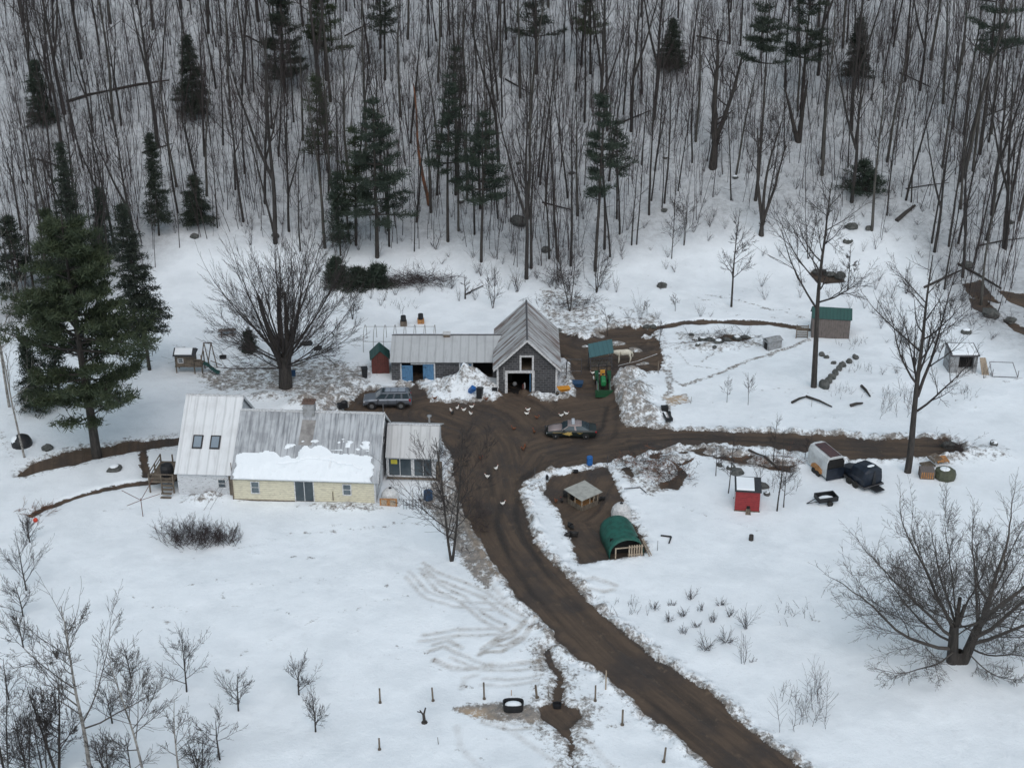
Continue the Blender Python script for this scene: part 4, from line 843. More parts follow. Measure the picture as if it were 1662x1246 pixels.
MB().box(-.2, .2, 1.5, 3.6, .35, .75).box(-.3, .3, 2.5, 2.9, .7, 1.15).build('chassis', 'black', t)
MB().box(-.24, .24, 3.0, 3.45, .95, 1.08).box(-.24, .24, 3.38, 3.48, 1.08, 1.55).build('seat', 'yel', t)
MB().cyl((-.45, 3.55, .8), (-.45, 3.55, 2.2), .04).cyl((.45, 3.55, .8), (.45, 3.55, 2.2), .04).cyl((-.45, 3.55, 2.2), (.45, 3.55, 2.2), .04).build('roll_bar', 'black', t)
MB().lathe([(.19, 0), (.2, .02), (.17, .03)], (0, 2.78, 1.35), 12).cyl((0, 2.65, 1.1), (0, 2.78, 1.35), .02).build('steering_wheel', 'black', t)
bk = MB().prismx([(.3, .02), (.35, .6), (.28, .6), (.2, .1), (-.25, .05), (-.25, .02)], -.95, .95).box(-.95, -.91, -.2, .3, .05, .4).box(.91, .95, -.2, .3, .05, .4).build('bucket', 'green', t)
# horse trailer
p = at(1356, 780); t = thing('horse_trailer', 'white horse trailer with a brown roof panel and dark open rear', 'trailer', (p.x, p.y, p.z), math.radians(20))
MB().prism([(-.95, .3), (.95, .3), (.98, 1.9), (.8, 2.3), (.4, 2.45), (-.4, 2.45), (-.8, 2.3), (-.98, 1.9)], .25, 3.6).build('body', M.setdefault('trailerw', mat('trailer_white', (.55, .57, .58), (.42, .43, .43), rough=.4, scale=1.5)), t, bevel=.04)
MB().prism([(-.6, 2.44), (.6, 2.44), (.55, 2.47), (-.55, 2.47)], .3, 3.2).build('roof_panel', mat('brown_roof_panel', (.09, .05, .05), (.06, .04, .045), scale=3), t)
MB().prism([(-.9, 1.25), (.9, 1.25), (.9, 1.85), (.72, 2.2), (-.72, 2.2), (-.9, 1.85)], .2, .26).build('rear_opening', 'dark', t)
box('tail_ramp', 'navytarp', t, -.95, .95, .1, .2, .12, 1.25)
for s in (-1, 1):
    MB().prismx([(.9, .45), (1.0, .85), (1.5, 1.0), (2.2, 1.0), (2.6, .8), (2.7, .45)], s*1.05-.08, s*1.05+.08).build('fender', 'orangewood', t)
    for y in (1.4, 2.1): wheel_ = MB().lathe([(.1, -.1), (.32, -.1), (.32, .1), (.1, .1)], (s*1.1, y, .25), 12, 'x').build('wheel', 'tyre', t)
MB().cyl((-.6, 3.6, .4), (0, 4.8, .45), .05).cyl((.6, 3.6, .4), (0, 4.8, .45), .05).build('hitch', 'steel', t)
# small cart
p = at(1340, 815); t = thing('utility_cart', 'small black open cart with snow lying in its bed', 'cart', p, math.radians(14))
g = MB().box(-.95, .95, -.6, -.55, .35, .8).box(-.95, .95, .55, .6, .35, .8).box(-.95, -.9, -.55, .55, .35, .8).box(.9, .95, -.55, .55, .35, .8).box(-.9, .9, -.55, .55, .3, .38)
g.build('bed', 'black', t); MB().ell((-.05, 0, .4), (.8, .5, .22), 14, 8).build('bed_snow', 'snow', t, smooth=True)
for s in (-1, 1): MB().lathe([(.1, -.08), (.28, -.08), (.28, .08), (.1, .08)], (.1, s*.7, .2), 12, 'y').build('wheel', 'tyre', t)
MB().cyl((-.95, -.3, .35), (-1.9, 0, .15), .04).cyl((-.95, .3, .35), (-1.9, 0, .15), .04).build('drawbar', 'black', t)
# tarped load on trailer
p = at(1418, 795); t = thing('covered_trailer', 'flat trailer carrying a bulky load wrapped in a black tarp', 'trailer', p, math.radians(27))
MB().rings([[(-1.1*k, y, .5), (-1.15*k, y, 1.1*h), (-1.0*k, y, 1.9*h), (-.5*k, y, 2.1*h), (.5*k, y, 2.12*h), (1.0*k, y, 1.85*h), (1.12*k, y, 1.1*h), (1.1*k, y, .5)] for y, k, h in ((.2, .93, .9), (.35, 1, 1), (1.3, 1.0, 1.03), (2.1, .97, .98), (2.4, .92, .7), (3.3, .8, .55), (4.0, .5, .45))]).build('tarped_load', 'navytarp', t, bevel=.06)
MB().box(-1.15, 1.15, .0, 4.2, .35, .48).box(-.5, .5, -.9, .0, .3, .4).build('trailer_bed', 'black', t)
MB().cyl((-1.18, .02, .45), (-1.18, 3.2, .45), .035).cyl((-1.18, .02, .45), (1.1, -.02, .5), .035).build('side_rail', 'steel', t)
MB().slab([(-.2, .14, .5), (.3, .14, .5), (.1, .2, 1.9), (0, .2, 1.9)], .02).build('strap', 'black', t); MB().ell((.1, .85, 2.12), (.45, .2, .08)).build('tarp_snow', 'snow', t, smooth=True)
for s in (-1, 1):
    for y in (1.2, 2.1): MB().lathe([(.1, -.1), (.33, -.1), (.33, .1), (.1, .1)], (s*1.25, y, .28), 12, 'x').build('wheel', 'tyre', t)
# pallets and turtle-shaped tub
def pallet(px, py, dz, rz, tilt, lab, m='wood'):
    p = at(px, py, dz); g = MB()
    for k in range(7): g.box(-.6, .6, -.5+.15*k, -.4+.15*k, .1, .13)
    for x in (-.6, -.05, .5): g.box(x, x+.1, -.5, .5, 0, .1)
    o = g.build('pallet', m, None, loc=p); o.rotation_euler = (tilt, 0, rz); tag(o, lab, 'pallet', 'pallets stacked beside the tall tree')
pallet(1505, 757, .15, .3, .0, 'dark pallet lying lowest beside the tall tree right of the trailers', 'wood'); pallet(1516, 752, .55, .6, .25, 'tilted pallet on top of the pile beside the tall tree', 'wood'); pallet(1527, 752, .4, .2, .15, 'orange-brown pallet at the right of the pallet pile', 'orangewood')
p = at(1506, 778); t = thing('slatted_crate', 'small dark slatted crate in front of the pallet pile', 'crate', p, -.1); box('crate_body', 'greyboard', t, -.75, .6, 0, 1.1, 0, .85)
g = MB()
for k in range(6): g.box(-.65+.2*k, -.55+.2*k, -.05, -.01, .1, .75)
g.build('slats', 'orangewood', t)
o = MB().lathe([(.95, -.1), (1.1, .35), (.95, .8), (.6, 1.0), (.1, 1.05)], n=8).build('round_tub', M.setdefault('olive', mat('olive_plastic', (.075, .08, .05), (.05, .055, .035), rough=.6)), None, loc=at(1533, 775)); tag(o, 'olive green octagonal tub with a round patch of snow on top', 'tub')
MB().ell((-.1, -.1, 1.0), (.5, .5, .12)).build('tub_snow', 'snow', o, smooth=True)
# ================================================================== small things
def simple(nm, m, px, py, lab, cat, mb, rz=0, group=None, dz=0, smooth=False):
    o = mb.build(nm, m, None, smooth=smooth, loc=at(px, py, dz)); o.rotation_euler = (0, 0, rz); return tag(o, lab, cat, group)
p = at(916, 640); t = thing('wheelbarrow', 'orange wheelbarrow standing at the right front corner of the barn', 'wheelbarrow', p, .2)
MB().hexa([(-.4, -.2, .42), (.35, -.2, .42), (.35, .25, .42), (-.4, .25, .42)], [(-.75, -.42, .8), (.6, -.42, .78), (.6, .5, .78), (-.75, .5, .8)]).build('tray', 'orange', t)
MB().cyl((-.9, -.25, .35), (1.0, -.3, .6), .03).cyl((-.9, .3, .35), (1.0, .35, .6), .03).cyl((.4, -.25, 0), (.35, -.25, .5), .03).cyl((.4, .3, 0), (.35, .3, .5), .03).build('handles', 'woodlight', t)
MB().lathe([(.05, -.05), (.2, -.05), (.2, .05), (.05, .05)], (-.75, .03, .2), 12, 'y').build('wheel', 'tyre', t)
def drum(h=.9, r=.29): return MB().lathe([(r*.9, 0), (r, .05), (r, h*.33), (r*1.04, h*.35), (r, h*.38), (r, h*.95), (r*.9, h)], n=16)
simple('blue_tub', 'blued', 936, 626, 'dull blue plastic tub on the mud between barn and tractor', 'tub', MB().hexa([(-.55, -.35, 0), (.55, -.35, 0), (.55, .35, 0), (-.55, .35, 0)], [(-.7, -.45, .5), (.7, -.45, .5), (.7, .45, .5), (-.7, .45, .5)]).box(-.7, .7, -.5, -.45, .42, .5), -.1)
simple('blue_barrel', 'bluep', 957, 754, 'bright blue barrel on the snow at the back edge of the pen', 'barrel', drum(), 0)
simple('blue_barrel', 'blued', 695, 810, 'dull blue barrel beside the thin tree in front of the sunroom', 'barrel', drum(.9, .42), 0)
o = simple('blue_bin', 'bluep', 762, 637, 'bright blue bin tipped over against the snow pile', 'bin', MB().hexa([(-.2, -.2, 0), (.2, -.2, 0), (.2, .2, 0), (-.2, .2, 0)], [(-.27, -.27, .8), (.27, -.27, .8), (.27, .27, .8), (-.27, .27, .8)])); o.rotation_euler = (.5, .6, .3); o.location.z += .1
def wheelie(px, py, lab, rz, tilt):
    t = thing('rubbish_bin', lab, 'rubbish bin', at(px, py), rz, 'black wheeled rubbish bins'); t.rotation_euler = (tilt, 0, rz)
    MB().hexa([(-.25, -.25, 0), (.25, -.25, 0), (.25, .25, 0), (-.25, .25, 0)], [(-.32, -.35, 1.05), (.32, -.35, 1.05), (.32, .35, 1.05), (-.32, .35, 1.05)]).build('bin_body', 'black', t)
    MB().slab([(-.35, -.38, 1.06), (.35, -.38, 1.06), (.35, .38, 1.12), (-.35, .38, 1.12)], .05).build('lid', 'black', t)
wheelie(592, 612, 'black wheeled bin standing left of the red garden shed', .2, 0); wheelie(778, 646, 'black wheeled bin leaning back against snow beside the barn', -.25, -.25)
simple('white_marker', 'whitep', 593, 608, 'small white tag hung on the bin by the garden shed', 'tag', MB().box(-.08, .08, -.02, .02, 0, .12), dz=.5).location.y -= .5
simple('dark_crate', 'black', 803, 633, 'small black crate on the snow at the left of the barn front', 'crate', MB().box(-.3, .3, -.2, .2, 0, .25))
# stock tanks
def tub(nm, px, py, a, b, h, lab, snow=False):
    t = thing(nm, lab, 'stock tank', at(px, py), .02); g = MB(); n = 24; vs = []
    for (k, z) in ((.92, 0), (1, h), (.9, h), (.86, h*.45)):
        for i in range(n):
            th = 2*math.pi*i/n; c, s = math.cos(th), math.sin(th); q = (abs(c)**.6)*(1 if c > 0 else -1), (abs(s)**.6)*(1 if s > 0 else -1)
            vs.append((a*k*q[0], b*k*q[1], z))
    g.add(vs, [(j*n+i, j*n+(i+1) % n, (j+1)*n+(i+1) % n, (j+1)*n+i) for j in range(3) for i in range(n)]+[tuple(range(n-1, -1, -1)), tuple(3*n+i for i in range(n))]).build('tank_wall', 'black', t)
    if snow: MB().ell((0, 0, h*.6), (a*.83, b*.8, h*.35), 20, 8).build('tank_snow', 'snow', t, smooth=True)
tub('stock_tank', 833, 1150, .78, .52, .62, 'large oval black stock tank filled with snow at the end of the fence line', True); tub('stock_tank', 904, 1147, .32, .28, .32, 'small black rubber feed tub on the trampled mud near the fence')
tub('rubber_tub', 934, 766, .28, .24, .18, 'low black feed tub at the top of the muddy pen'); tub('rubber_tub', 968, 816, .22, .2, .16, 'small black feed tub right of the pen hut')
tub('rubber_tub', 362, 581, .4, .35, .25, 'dark round tub on snow between the swing frame and big maple')
# fence posts
for px, py, h, r, lean, lab, m in ((617, 1140, 1.3, .07, 0, 'weathered fence post at the left corner of the lower fence line', 'wood'), (703, 1137, 1.2, .07, -.05, 'fence post second from left in the lower fence line, above the stump', 'wood'),
        (786, 1134, 1.5, .07, -.02, 'fence post just left of the big stock tank', 'wood'), (872, 1132, 1.15, .09, -.12, 'short thick leaning post between the two stock tanks', 'wood'), (966, 1137, 1.4, .07, 0, 'fence post right of the trampled muddy patch', 'wood'),
        (983, 1118, 1.7, .06, 0, 'tall pale post standing at the edge of the gravel driveway', 'woodlight'), (1010, 1176, 1.35, .08, 0, 'grey post on the snow near the driveway, below the tall pale one', 'wood'), (1077, 1236, 1.25, .08, .08, 'leaning grey post nearest the driveway at the bottom edge', 'wood'),
        (616, 1216, 1.0, .07, 0, 'lone post nearest the bottom edge below the fence corner', 'wood'), (712, 1207, .6, .025, -.1, 'thin short stake in open snow below the stump', 'wood'), (830, 1128, .5, .025, 0, 'thin stake standing behind the big stock tank', 'orangewood'),
        (892, 1137, 1.2, .03, -.12, 'thin leaning stake at the small feed tub', 'wood'), (1317, 660, .9, .02, 0, 'thin wire stake in the snow left of the driftwood', 'wood'), (1121, 655, .8, .025, .05, 'thin stake right of the straw patch', 'wood'),
        (951, 757, 1.1, .03, 0, 'thin metal post left of the bright blue barrel', 'steel'), (986, 754, 1.0, .03, 0, 'thin metal post at the back right corner of the pen', 'steel'), (868, 775, 1.1, .03, 0, 'thin metal post at the back left corner of the pen', 'steel'),
        (938, 918, .9, .03, 0, 'thin metal post at the front left corner of the pen', 'steel'), (1067, 893, 1.0, .025, 0, 'thin metal post right of the tarp shelter', 'steel'), (1068, 605, 1.4, .06, 0, 'wooden post where the paddock rope ends', 'wood'),
        (919, 612, 1.8, .05, 0, 'steel gate post beside the right wall of the barn', 'steel'), (724, 795, 1.5, .06, 0, 'white post behind the bare tree by the sunroom', 'whitep'), (670, 822, 1.7, .08, 0, 'white post of the little pen beside the calf hutch', 'whitep')):
    g = MB().cyl((0, 0, -.3), (lean*h, 0, h), r, r*.9, 8)
    if r >= .07: g.cyl((0, 0, -.1), (0, 0, .12), r*1.9, r*1.6, 8)
    simple('fence_post', m, px, py, lab, 'post', g)
g = MB().cyl((0, 0, 0), (-.05, 0, .7), .13, .1, 9).cyl((-.05, 0, .65), (-.3, 0, 1.1), .07, .05).cyl((-.05, 0, .65), (.1, .1, 1.25), .08, .05).cyl((-.2, 0, .9), (-.5, 0, .98), .04).cyl((0, 0, -.1), (0, 0, .1), .3, .2)
simple('tree_stump', 'bark', 689, 1172, 'pruned tree stump with three stubby arms below the fence line', 'stump', g)
simple('tree_stump', 'bark', 1219, 876, 'short dark stump alone in open snow below the red coop', 'stump', MB().cyl((0, 0, -.1), (0, 0, .5), .22, .2, 10))
g = MB().cyl((-.7, .4, .1), (.2, .2, .1), .08).cyl((.2, .2, .1), (-.1, -.9, .12), .07); simple('l_shaped_plank', 'black', 1086, 874, 'dark L-shaped pipe lying on the snow right of the tarp shelter', 'pipe', g)
g = MB().cyl((-1.2, .1, .1), (.3, .3, .12), .05).cyl((.3, .3, .12), (.8, -.7, .1), .05); simple('bent_pipe', 'steel', 1034, 795, 'thin bent pipe on the snow beside the pen fence', 'pipe', g)
# clothes dryer
p = at(232, 838); g = MB().cyl((0, 0, -.2), (0, 0, 1.9), .035)
for dx_, dy_, dz_ in ((-1.9, .9, 2.2), (1.6, .6, 2.0), (-1.0, -1.0, 1.7), (.8, 1.9, 2.9)): g.cyl((0, 0, 1.7), (dx_, dy_, dz_), .028)
tag(g.build('clothes_dryer', M.setdefault('rusty', mat('rusty_pipe', (.14, .07, .05), (.09, .05, .04))), None, loc=p), 'rusty rotary clothes dryer with bare arms on the lawn', 'clothes dryer')
# skidding cart by the road
p = at(1083, 680); t = thing('snow_blower', 'dark wheeled frame parked on snow at the edge of the right-hand drive', 'cart', p, .15)
MB().box(-.35, .35, 1.0, 1.5, .2, .9).build('motor_box', 'black', t); MB().box(-.35, -.2, -.6, 1.0, .15, .4).box(.25, .4, -.6, 1.0, .15, .4).box(-.35, .4, -.75, -.6, .1, .45).build('frame', 'black', t)
MB().lathe([(.05, -.06), (.25, -.06), (.25, .06), (.05, .06)], (.5, .9, .2), 10, 'x').lathe([(.05, -.06), (.25, -.06), (.25, .06), (.05, .06)], (-.5, .9, .2), 10, 'x').build('wheel', 'tyre', t)
# black igloo
p = at(36, 722); t = thing('dog_igloo', 'black domed shelter half capped with snow at the left edge', 'dog shelter', p, .4)
MB().lathe([(1.0, -.1), (1.0, .4), (.8, .85), (.4, 1.1), (.05, 1.15)], n=14).build('dome', 'black', t, smooth=True); MB().ell((-.45, .0, .62), (.55, .6, .48)).build('dome_snow', 'snow', t, smooth=True)
# snow machine by the snow bank, and quad
p = at(556, 664); t = thing('covered_mower', 'small black machine parked behind the farmhouse beside the snowbank', 'machine', p, .4)
MB().box(-.5, .5, -.3, .3, .2, .7).ell((.2, 0, .7), (.4, .28, .3)).build('machine_body', 'black', t); MB().cyl((-.5, -.2, .6), (-1.1, -.2, 1.1), .03).cyl((-.5, .2, .6), (-1.1, .2, 1.1), .03).build('handle', 'steel', t)
simple('blue_swing_seat', 'blued', 476, 612, 'small blue child seat hanging at the foot of the big maple', 'child seat', MB().box(-.25, .25, -.2, .2, .2, .35).box(-.25, .25, .15, .2, .35, .8).cyl((0, 0, .3), (0, 0, 2.2), .015))
for px, py, m, lab, s in ((400, 572, 'spruce', 'dark low clump at the foot of the small fir', .6), (497, 560, 'black', 'dark cart wheel shape lying behind the maple', .7), (515, 568, 'black', 'black rubber tub behind the maple, right of the wheel', .5)):
    simple('dark_bundle', m, px, py, lab, 'bundle', MB().ell((0, 0, .15), (s, s*.5, .3)).ell((s*.6, .1, .2), (s*.5, s*.4, .35)))
simple('picnic_table', 'greyboard', 369, 543, 'old grey plank table half buried in snow behind the playhouse', 'table', MB().box(-1, 1, -.4, .4, .55, .62).box(-1, 1, -.9, -.65, .3, .35).box(-1, 1, .65, .9, .3, .35).box(-.7, -.6, -.8, .8, 0, .55).box(.6, .7, -.8, .8, 0, .55), .15)
simple('red_bag', M.setdefault('redplastic', mat('red_plastic', (.6, .06, .03), (.45, .04, .02))), 58, 846, 'bright red ball lying by the brown bush at the left edge', 'ball', MB().ell((0, 0, .15), (.22, .22, .22)), smooth=True)
# rope fence at the paddock, small sunroom pen rails
a, b = at(1003, 600), at(1066, 590); g = MB().cyl(a+Vector((0, 0, .5)), (a+b)/2+Vector((0, 0, .7)), .02).cyl((a+b)/2+Vector((0, 0, .7)), b+Vector((0, 0, 1.2)), .025)
tag(g.build('paddock_rope', 'white', None), 'white rope strung between feeder and paddock post', 'rope')
p = at(926, 606); g = MB()
for z in (.3, 1.7): g.cyl((-.4, 0, z), (1.2, 0, z), .03)
for x in (-.4, 0, 1.2): g.cyl((x, 0, 0), (x, 0, 1.75), .035)
tag(g.build('paddock_gate', 'steel', None, loc=p), 'dark steel tube gate between the barn wall and the muddy paddock', 'gate')
p = at(655, 826); g = MB()
for z in (.4, 1.0): g.cyl((0, 0, z), (1.4, 0, z), .03)
for k in range(6): g.cyl((k*.28, 0, 0), (k*.28, 0, 1.05), .02)
tag(g.build('wire_pen', 'steel', None, loc=p), 'low wire pen panel between the calf hutch and white post', 'fence')
# cables
hw = Vector((-26.2, 115.2, 2.3))
for k, (px, py) in enumerate(((20, 1258), (40, 1275))):
    d = raydir(px, py); tt = 92/d[1]; e = Vector(d*tt)+Vector((0, 0, CH))
    pts = [hw.lerp(e, s)+Vector((.35*k, 0, -1.6*math.sin(math.pi*s)*.5)) for s in np.linspace(0, 1, 14)]
    tag(MB().path(pts, .016, 5).build('power_cable', 'steel', None), ('upper' if k == 0 else 'lower')+' of two thin cables running from the farmhouse corner over the lawn', 'cable', 'two cables over the lawn')
# rocks
def rock(px, py, s, lab, grp, fl=.6, seed=0, cap=False):
    rr = random.Random(seed); m_ = MB(); m_.ell((0, 0, s*fl*.35), (s, s*.8, s*fl), 9, 6)
    m_.v = [(x*(1+.28*n2d(x*2+seed, y*2+z, .7, 3)*2), y*(1+.3*n2d(y*2, z*2+seed, .8, 4)*2), z*(1+.2*n2d(x, y+seed, .5, 5)*2)) for x, y, z in m_.v]
    o = m_.build('field_stone', 'stone', None, loc=at(px, py)); o.rotation_euler = (0, 0, rr.uniform(0, 6)); tag(o, lab, 'rock', grp)
    if cap: c = MB().ell((0, 0, s*fl*1.05), (s*.7, s*.55, s*.22), 9, 6).build('rock_snow', 'snow', o, smooth=True)
k = 0
for px, py, s in ((1337, 628, .75), (1344, 621, .6), (1350, 614, .55), (1356, 607, .55), (1362, 600, .5), (1367, 594, .5), (1378, 588, .45), (1388, 582, .45), (1334, 577, .4), (1341, 581, .35), (1353, 590, .35)):
    rock(px, py, s, 'grey-green field stone in the row right of the leaning tree', 'stones in the pasture row', .8, k); k += 1
for px, py, s in ((1122,544,.35),(1140,551,.5),(1152,554,.7),(1166,556,.6),(1180,553,.6),(1196,550,.6),(1210,548,.5),(1132,560,.4),(1160,564,.35)):
    rock(px, py, s, 'grey boulder with snow among the tangle above the pasture path', 'boulders above the pasture path', .5, k, cap=(k % 2 == 0)); k += 1
for px, py, s, lab in ((77, 729, .6, 'dark boulder left of the big pine beside the track'), (186, 762, .7, 'low grey rock right of the big pine trunk'), (315, 385, .7, 'dark round boulder at the wood edge above the lawn'), (447, 384, .6, 'dark rock behind the top of the maple'),
        (748, 328, .6, 'dark boulder between the two middle pines'), (843, 362, 1.3, 'large dark V-shaped boulder on the hillside'), (885, 407, .8, 'flat dark rock left of the hillside pines'), (841, 266, .4, 'small dark rock on the upper hillside'),
        (928, 282, .5, 'dark rock left of the tall hillside pine'), (1077, 342, .5, 'grey rock at the foot of the crooked dark tree'), (1193, 289, .45, 'small grey rock beside the thick forked tree'), (1383, 370, .9, 'long dark rock left of the slim birch'), (1410, 372, .6, 'dark rock at the foot of the slim birch'),
        (1376, 393, .7, 'dark rock below the slim birch'), (1640, 362, .6, 'small dark rock at the upper right edge'), (1075, 465, .7, 'dark stump-like rock on the snow above the paddock'), (1345, 445, .9, 'snow-capped rock in the dark brush pile'), (1325, 443, .7, 'dark rock at the left of the brush pile'),
        (1364, 450, .9, 'dark rock at the right of the brush pile'), (1080, 257, .4, 'small flat rock right of the hillside pines'), (908, 537, .35, 'dark rock on the snow mound behind the barn'), (1168, 756, .35, 'dark rock right of the thin birch above the red coop'), (1187, 760, .5, 'first boulder of the row behind the red coop'),
        (1196, 768, .7, 'largest boulder directly behind the red coop'), (1238, 790, .6, 'dark boulder against the right side of the coop'), (1244, 802, .45, 'flat dark stone right of the red coop'), (1570, 432, .9, 'dark ledge rock behind the grey poplar clump'), (1607, 512, 1.2, 'dark slab of ledge near the right edge'),
        (1568, 540, .7, 'dark oval rock left of the right-hand ledge'), (1640, 522, .8, 'brown ledge rock at the right edge'), (1540, 725, .7, 'brown brushy boulder at the end of the right-hand drive'), (1613, 722, .6, 'brown stump-like rock right of the drive end'), (1060, 532, .5, 'round boulder where the paddock path narrows'), (1050, 531, .5, 'dark boulder left of its twin at the paddock path')):
    rock(px, py, s, lab, None, .55, k, cap=(k % 3 == 0)); k += 1
# fallen logs
def log(p, q, r, lab, m='bark', dz=.15):
    A_, B_ = at(*p, dz), at(*q, dz); mid = (A_+B_)/2; mid.z = g1(mid.x, mid.y)+dz+.1
    g = MB().cyl(A_, mid, r, r*.85, 8).cyl(mid, B_, r*.85, r*.5, 8); tag(g.build('fallen_log', m, None), lab, 'log')
for a in (((108,167),(180,148),.22,'long fallen trunk lying across the upper left hillside'), ((180,148),(275,132),.2,'upper half of the fallen trunk on the left hillside'), ((1285,655),(1310,645),.14,'bent driftwood branch on snow below the stone row'), ((1308,645),(1350,662),.14,'brown fallen branch right of the bent driftwood'),
         ((1380,660),(1400,656),.18,'short brown log near the sapling thicket'), ((1398,628),(1412,645),.16,'brown broken branch above the short log'), ((1500,468),(1560,440),.16,'dark fallen log below the grey poplars'), ((1555,430),(1625,470),.18,'fallen trunk slanting down behind the ledge'),
         ((1470,308),(1540,298),.09,'thin fallen pole on the snow at the upper right'), ((1455,360),(1485,335),.3,'thick snow-speckled log on the open slope at upper right'), ((1215,732),(1240,742),.12,'brown fallen branch at the lower edge of the right-hand drive'), ((1240,742),(1282,768),.12,'long brown branch slanting through the saplings'),
         ((755,480),(785,465),.1,'fallen stick behind the stable ridge'), ((1590,400),(1662,388),.1,'thin fallen pole at the right edge')): log(*a)
# ================================================================== animals
def skin(nm, m, verts, edges, parent=None, loc=None, rz=0, sub=2, extra=None):
    me = bpy.data.meshes.new(nm); me.from_pydata([v[:3] for v in verts], edges, []); o = bpy.data.objects.new(nm, me); C.objects.link(o)
    s = o.modifiers.new('skin', 'SKIN'); 
    for i, v in enumerate(verts):
        me.skin_vertices[0].data[i].radius = (v[3], v[4] if len(v) > 4 else v[3])
    me.skin_vertices[0].data[0].use_root = True
    o.modifiers.new('sub', 'SUBSURF').levels = sub; o.modifiers['sub'].render_levels = sub
    dg = bpy.context.evaluated_depsgraph_get(); dg.update(); e = o.evaluated_get(dg); me2 = bpy.data.meshes.new_from_object(e)
    bpy.data.objects.remove(o); me2.materials.clear(); me2.materials.append(M[m]); me2.shade_smooth(); me2.name = nm
    o = bpy.data.objects.new(nm, me2); C.objects.link(o)
    if parent: o.parent = parent
    if loc is not None: o.location = loc; o.rotation_euler = (0, 0, rz)
    return o
# horse, facing -x, head reaching into the feeder
V_ = [(.0,0,1.2,.36,.38),(-.45,0,1.2,.35,.4),(.45,0,1.24,.36,.38),(-.74,0,1.24,.27,.34),(.7,0,1.22,.29,.34),(-.98,0,1.32,.18,.27),(-1.25,0,1.34,.14,.2),(-1.42,0,1.3,.09,.13),(-1.62,0,1.12,.07,.1),(-1.75,0,1.0,.055,.07),
      (-.6,-.16,.85,.1,.12),(-.62,-.17,.48,.08),(-.62,-.17,.12,.06),(-.66,-.17,.03,.06),(-.55,.16,.85,.1,.12),(-.5,.17,.48,.08),(-.5,.17,.12,.06),(-.54,.17,.03,.06),
      (.62,-.16,.85,.12,.15),(.72,-.17,.5,.09),(.66,-.17,.12,.06),(.62,-.17,.03,.06),(.7,.16,.85,.12,.15),(.84,.17,.5,.09),(.8,.17,.12,.06),(.76,.17,.03,.06),
      (.9,0,1.25,.06),(1.0,0,.95,.07),(1.0,0,.6,.05)]
E_ = [(0,1),(0,2),(1,3),(2,4),(3,5),(5,6),(6,7),(7,8),(8,9),(3,10),(10,11),(11,12),(12,13),(3,14),(14,15),(15,16),(16,17),(4,18),(18,19),(19,20),(20,21),(4,22),(22,23),(23,24),(24,25),(4,26),(26,27),(27,28)]
p = at(1011, 588)
hr_ = thing('horse', 'white horse standing with its head in the hay feeder', 'horse', (p.x+.1, p.y, p.z), .12); skin('horse_body', 'whitehair', V_, E_, hr_)
MB().prism([(-.75, 1.42), (-1.3, 1.5), (-1.42, 1.42), (-1.2, 1.36), (-.8, 1.3)], -.05, .05).build('mane', 'conc', hr_)
for s in (-1, 1): MB().cyl((-1.4, s*.06, 1.4), (-1.38, s*.09, 1.54), .035, .01, 6).build('ear', 'whitehair', hr_)
# pigs
def pig(px, py, lab, rz, s=1.0, up=0):
    V = [(0,0,.42,.2,.22),(-.35,0,.42,.2,.21),(.38,0,.42,.2,.2),(-.6,0,.4,.14,.15),(-.8,0,.34,.07,.07),(-.3,-.14,.2,.06),(-.3,-.14,.03,.045),(-.3,.14,.2,.06),(-.3,.14,.03,.045),(.36,-.14,.2,.07),(.38,-.14,.03,.045),(.36,.14,.2,.07),(.38,.14,.03,.045),(.6,0,.5,.025)]
    V = [tuple(c*s for c in v) for v in V]
    t = thing('pig', lab, 'pig', at(px, py, up), rz, 'black pigs in the pen'); skin('pig_body', 'fblack', V, [(0,1),(0,2),(1,3),(3,4),(1,5),(5,6),(1,7),(7,8),(2,9),(9,10),(2,11),(11,12),(2,13)], t, sub=1)
    for q in (-1, 1): MB().cyl((-.55*s, q*.1*s, .5*s), (-.62*s, q*.16*s, .62*s), .05*s, .01, 6).build('ear', 'fblack', t)
pig(926, 857, 'black pig walking upright in the picture, on the bare mud left of the tarp shelter', 2.0, .85); pig(929, 872, 'black pig facing left at the snowy edge of the pen, lower of the two', .25, 1.0)
pig(922, 808, 'black pig standing against the left side of the pen hut', 2.4, 1.1); pig(931, 802, 'black pig half hidden behind the left corner of the pen hut', 1.2, .9)
pig(888, 778, 'black pig near the back left corner of the pen', 1.6, .7); pig(977, 812, 'small black pig right of the pen hut', .5, .65)
# poultry
def hen_mesh(m):
    g = MB(); sec = [(-.2, .25, .02, .03), (-.16, .23, .07, .07), (-.06, .2, .11, .11), (.06, .2, .11, .11), (.15, .25, .07, .08), (.24, .36, .03, .04)]
    g.rings([[(x, w*math.cos(a), z+h*math.sin(a)) for a in np.linspace(0, 2*math.pi, 9)[:-1]] for x, z, w, h in sec])
    g.rings([[(x, w*math.cos(a), z+w*math.sin(a)) for a in np.linspace(0, 2*math.pi, 7)[:-1]] for x, z, w in ((-.14, .26, .06), (-.2, .36, .04), (-.22, .41, .045), (-.27, .41, .03))])
    g.cyl((0, -.05, .12), (0, -.05, 0), .012, n=4).cyl((0, .05, .12), (0, .05, 0), .012, n=4)
    return g.build('body', m, None, smooth=True)
HM = {k: hen_mesh(k) for k in ('fw', 'fb', 'fblack')}
cb = MB().box(-.25, -.19, -.012, .012, .44, .48).build('comb', 'redskin', None); bk_ = MB().cyl((-.29, 0, .4), (-.34, 0, .39), .014, .003, 5).build('beak', 'yel', None)
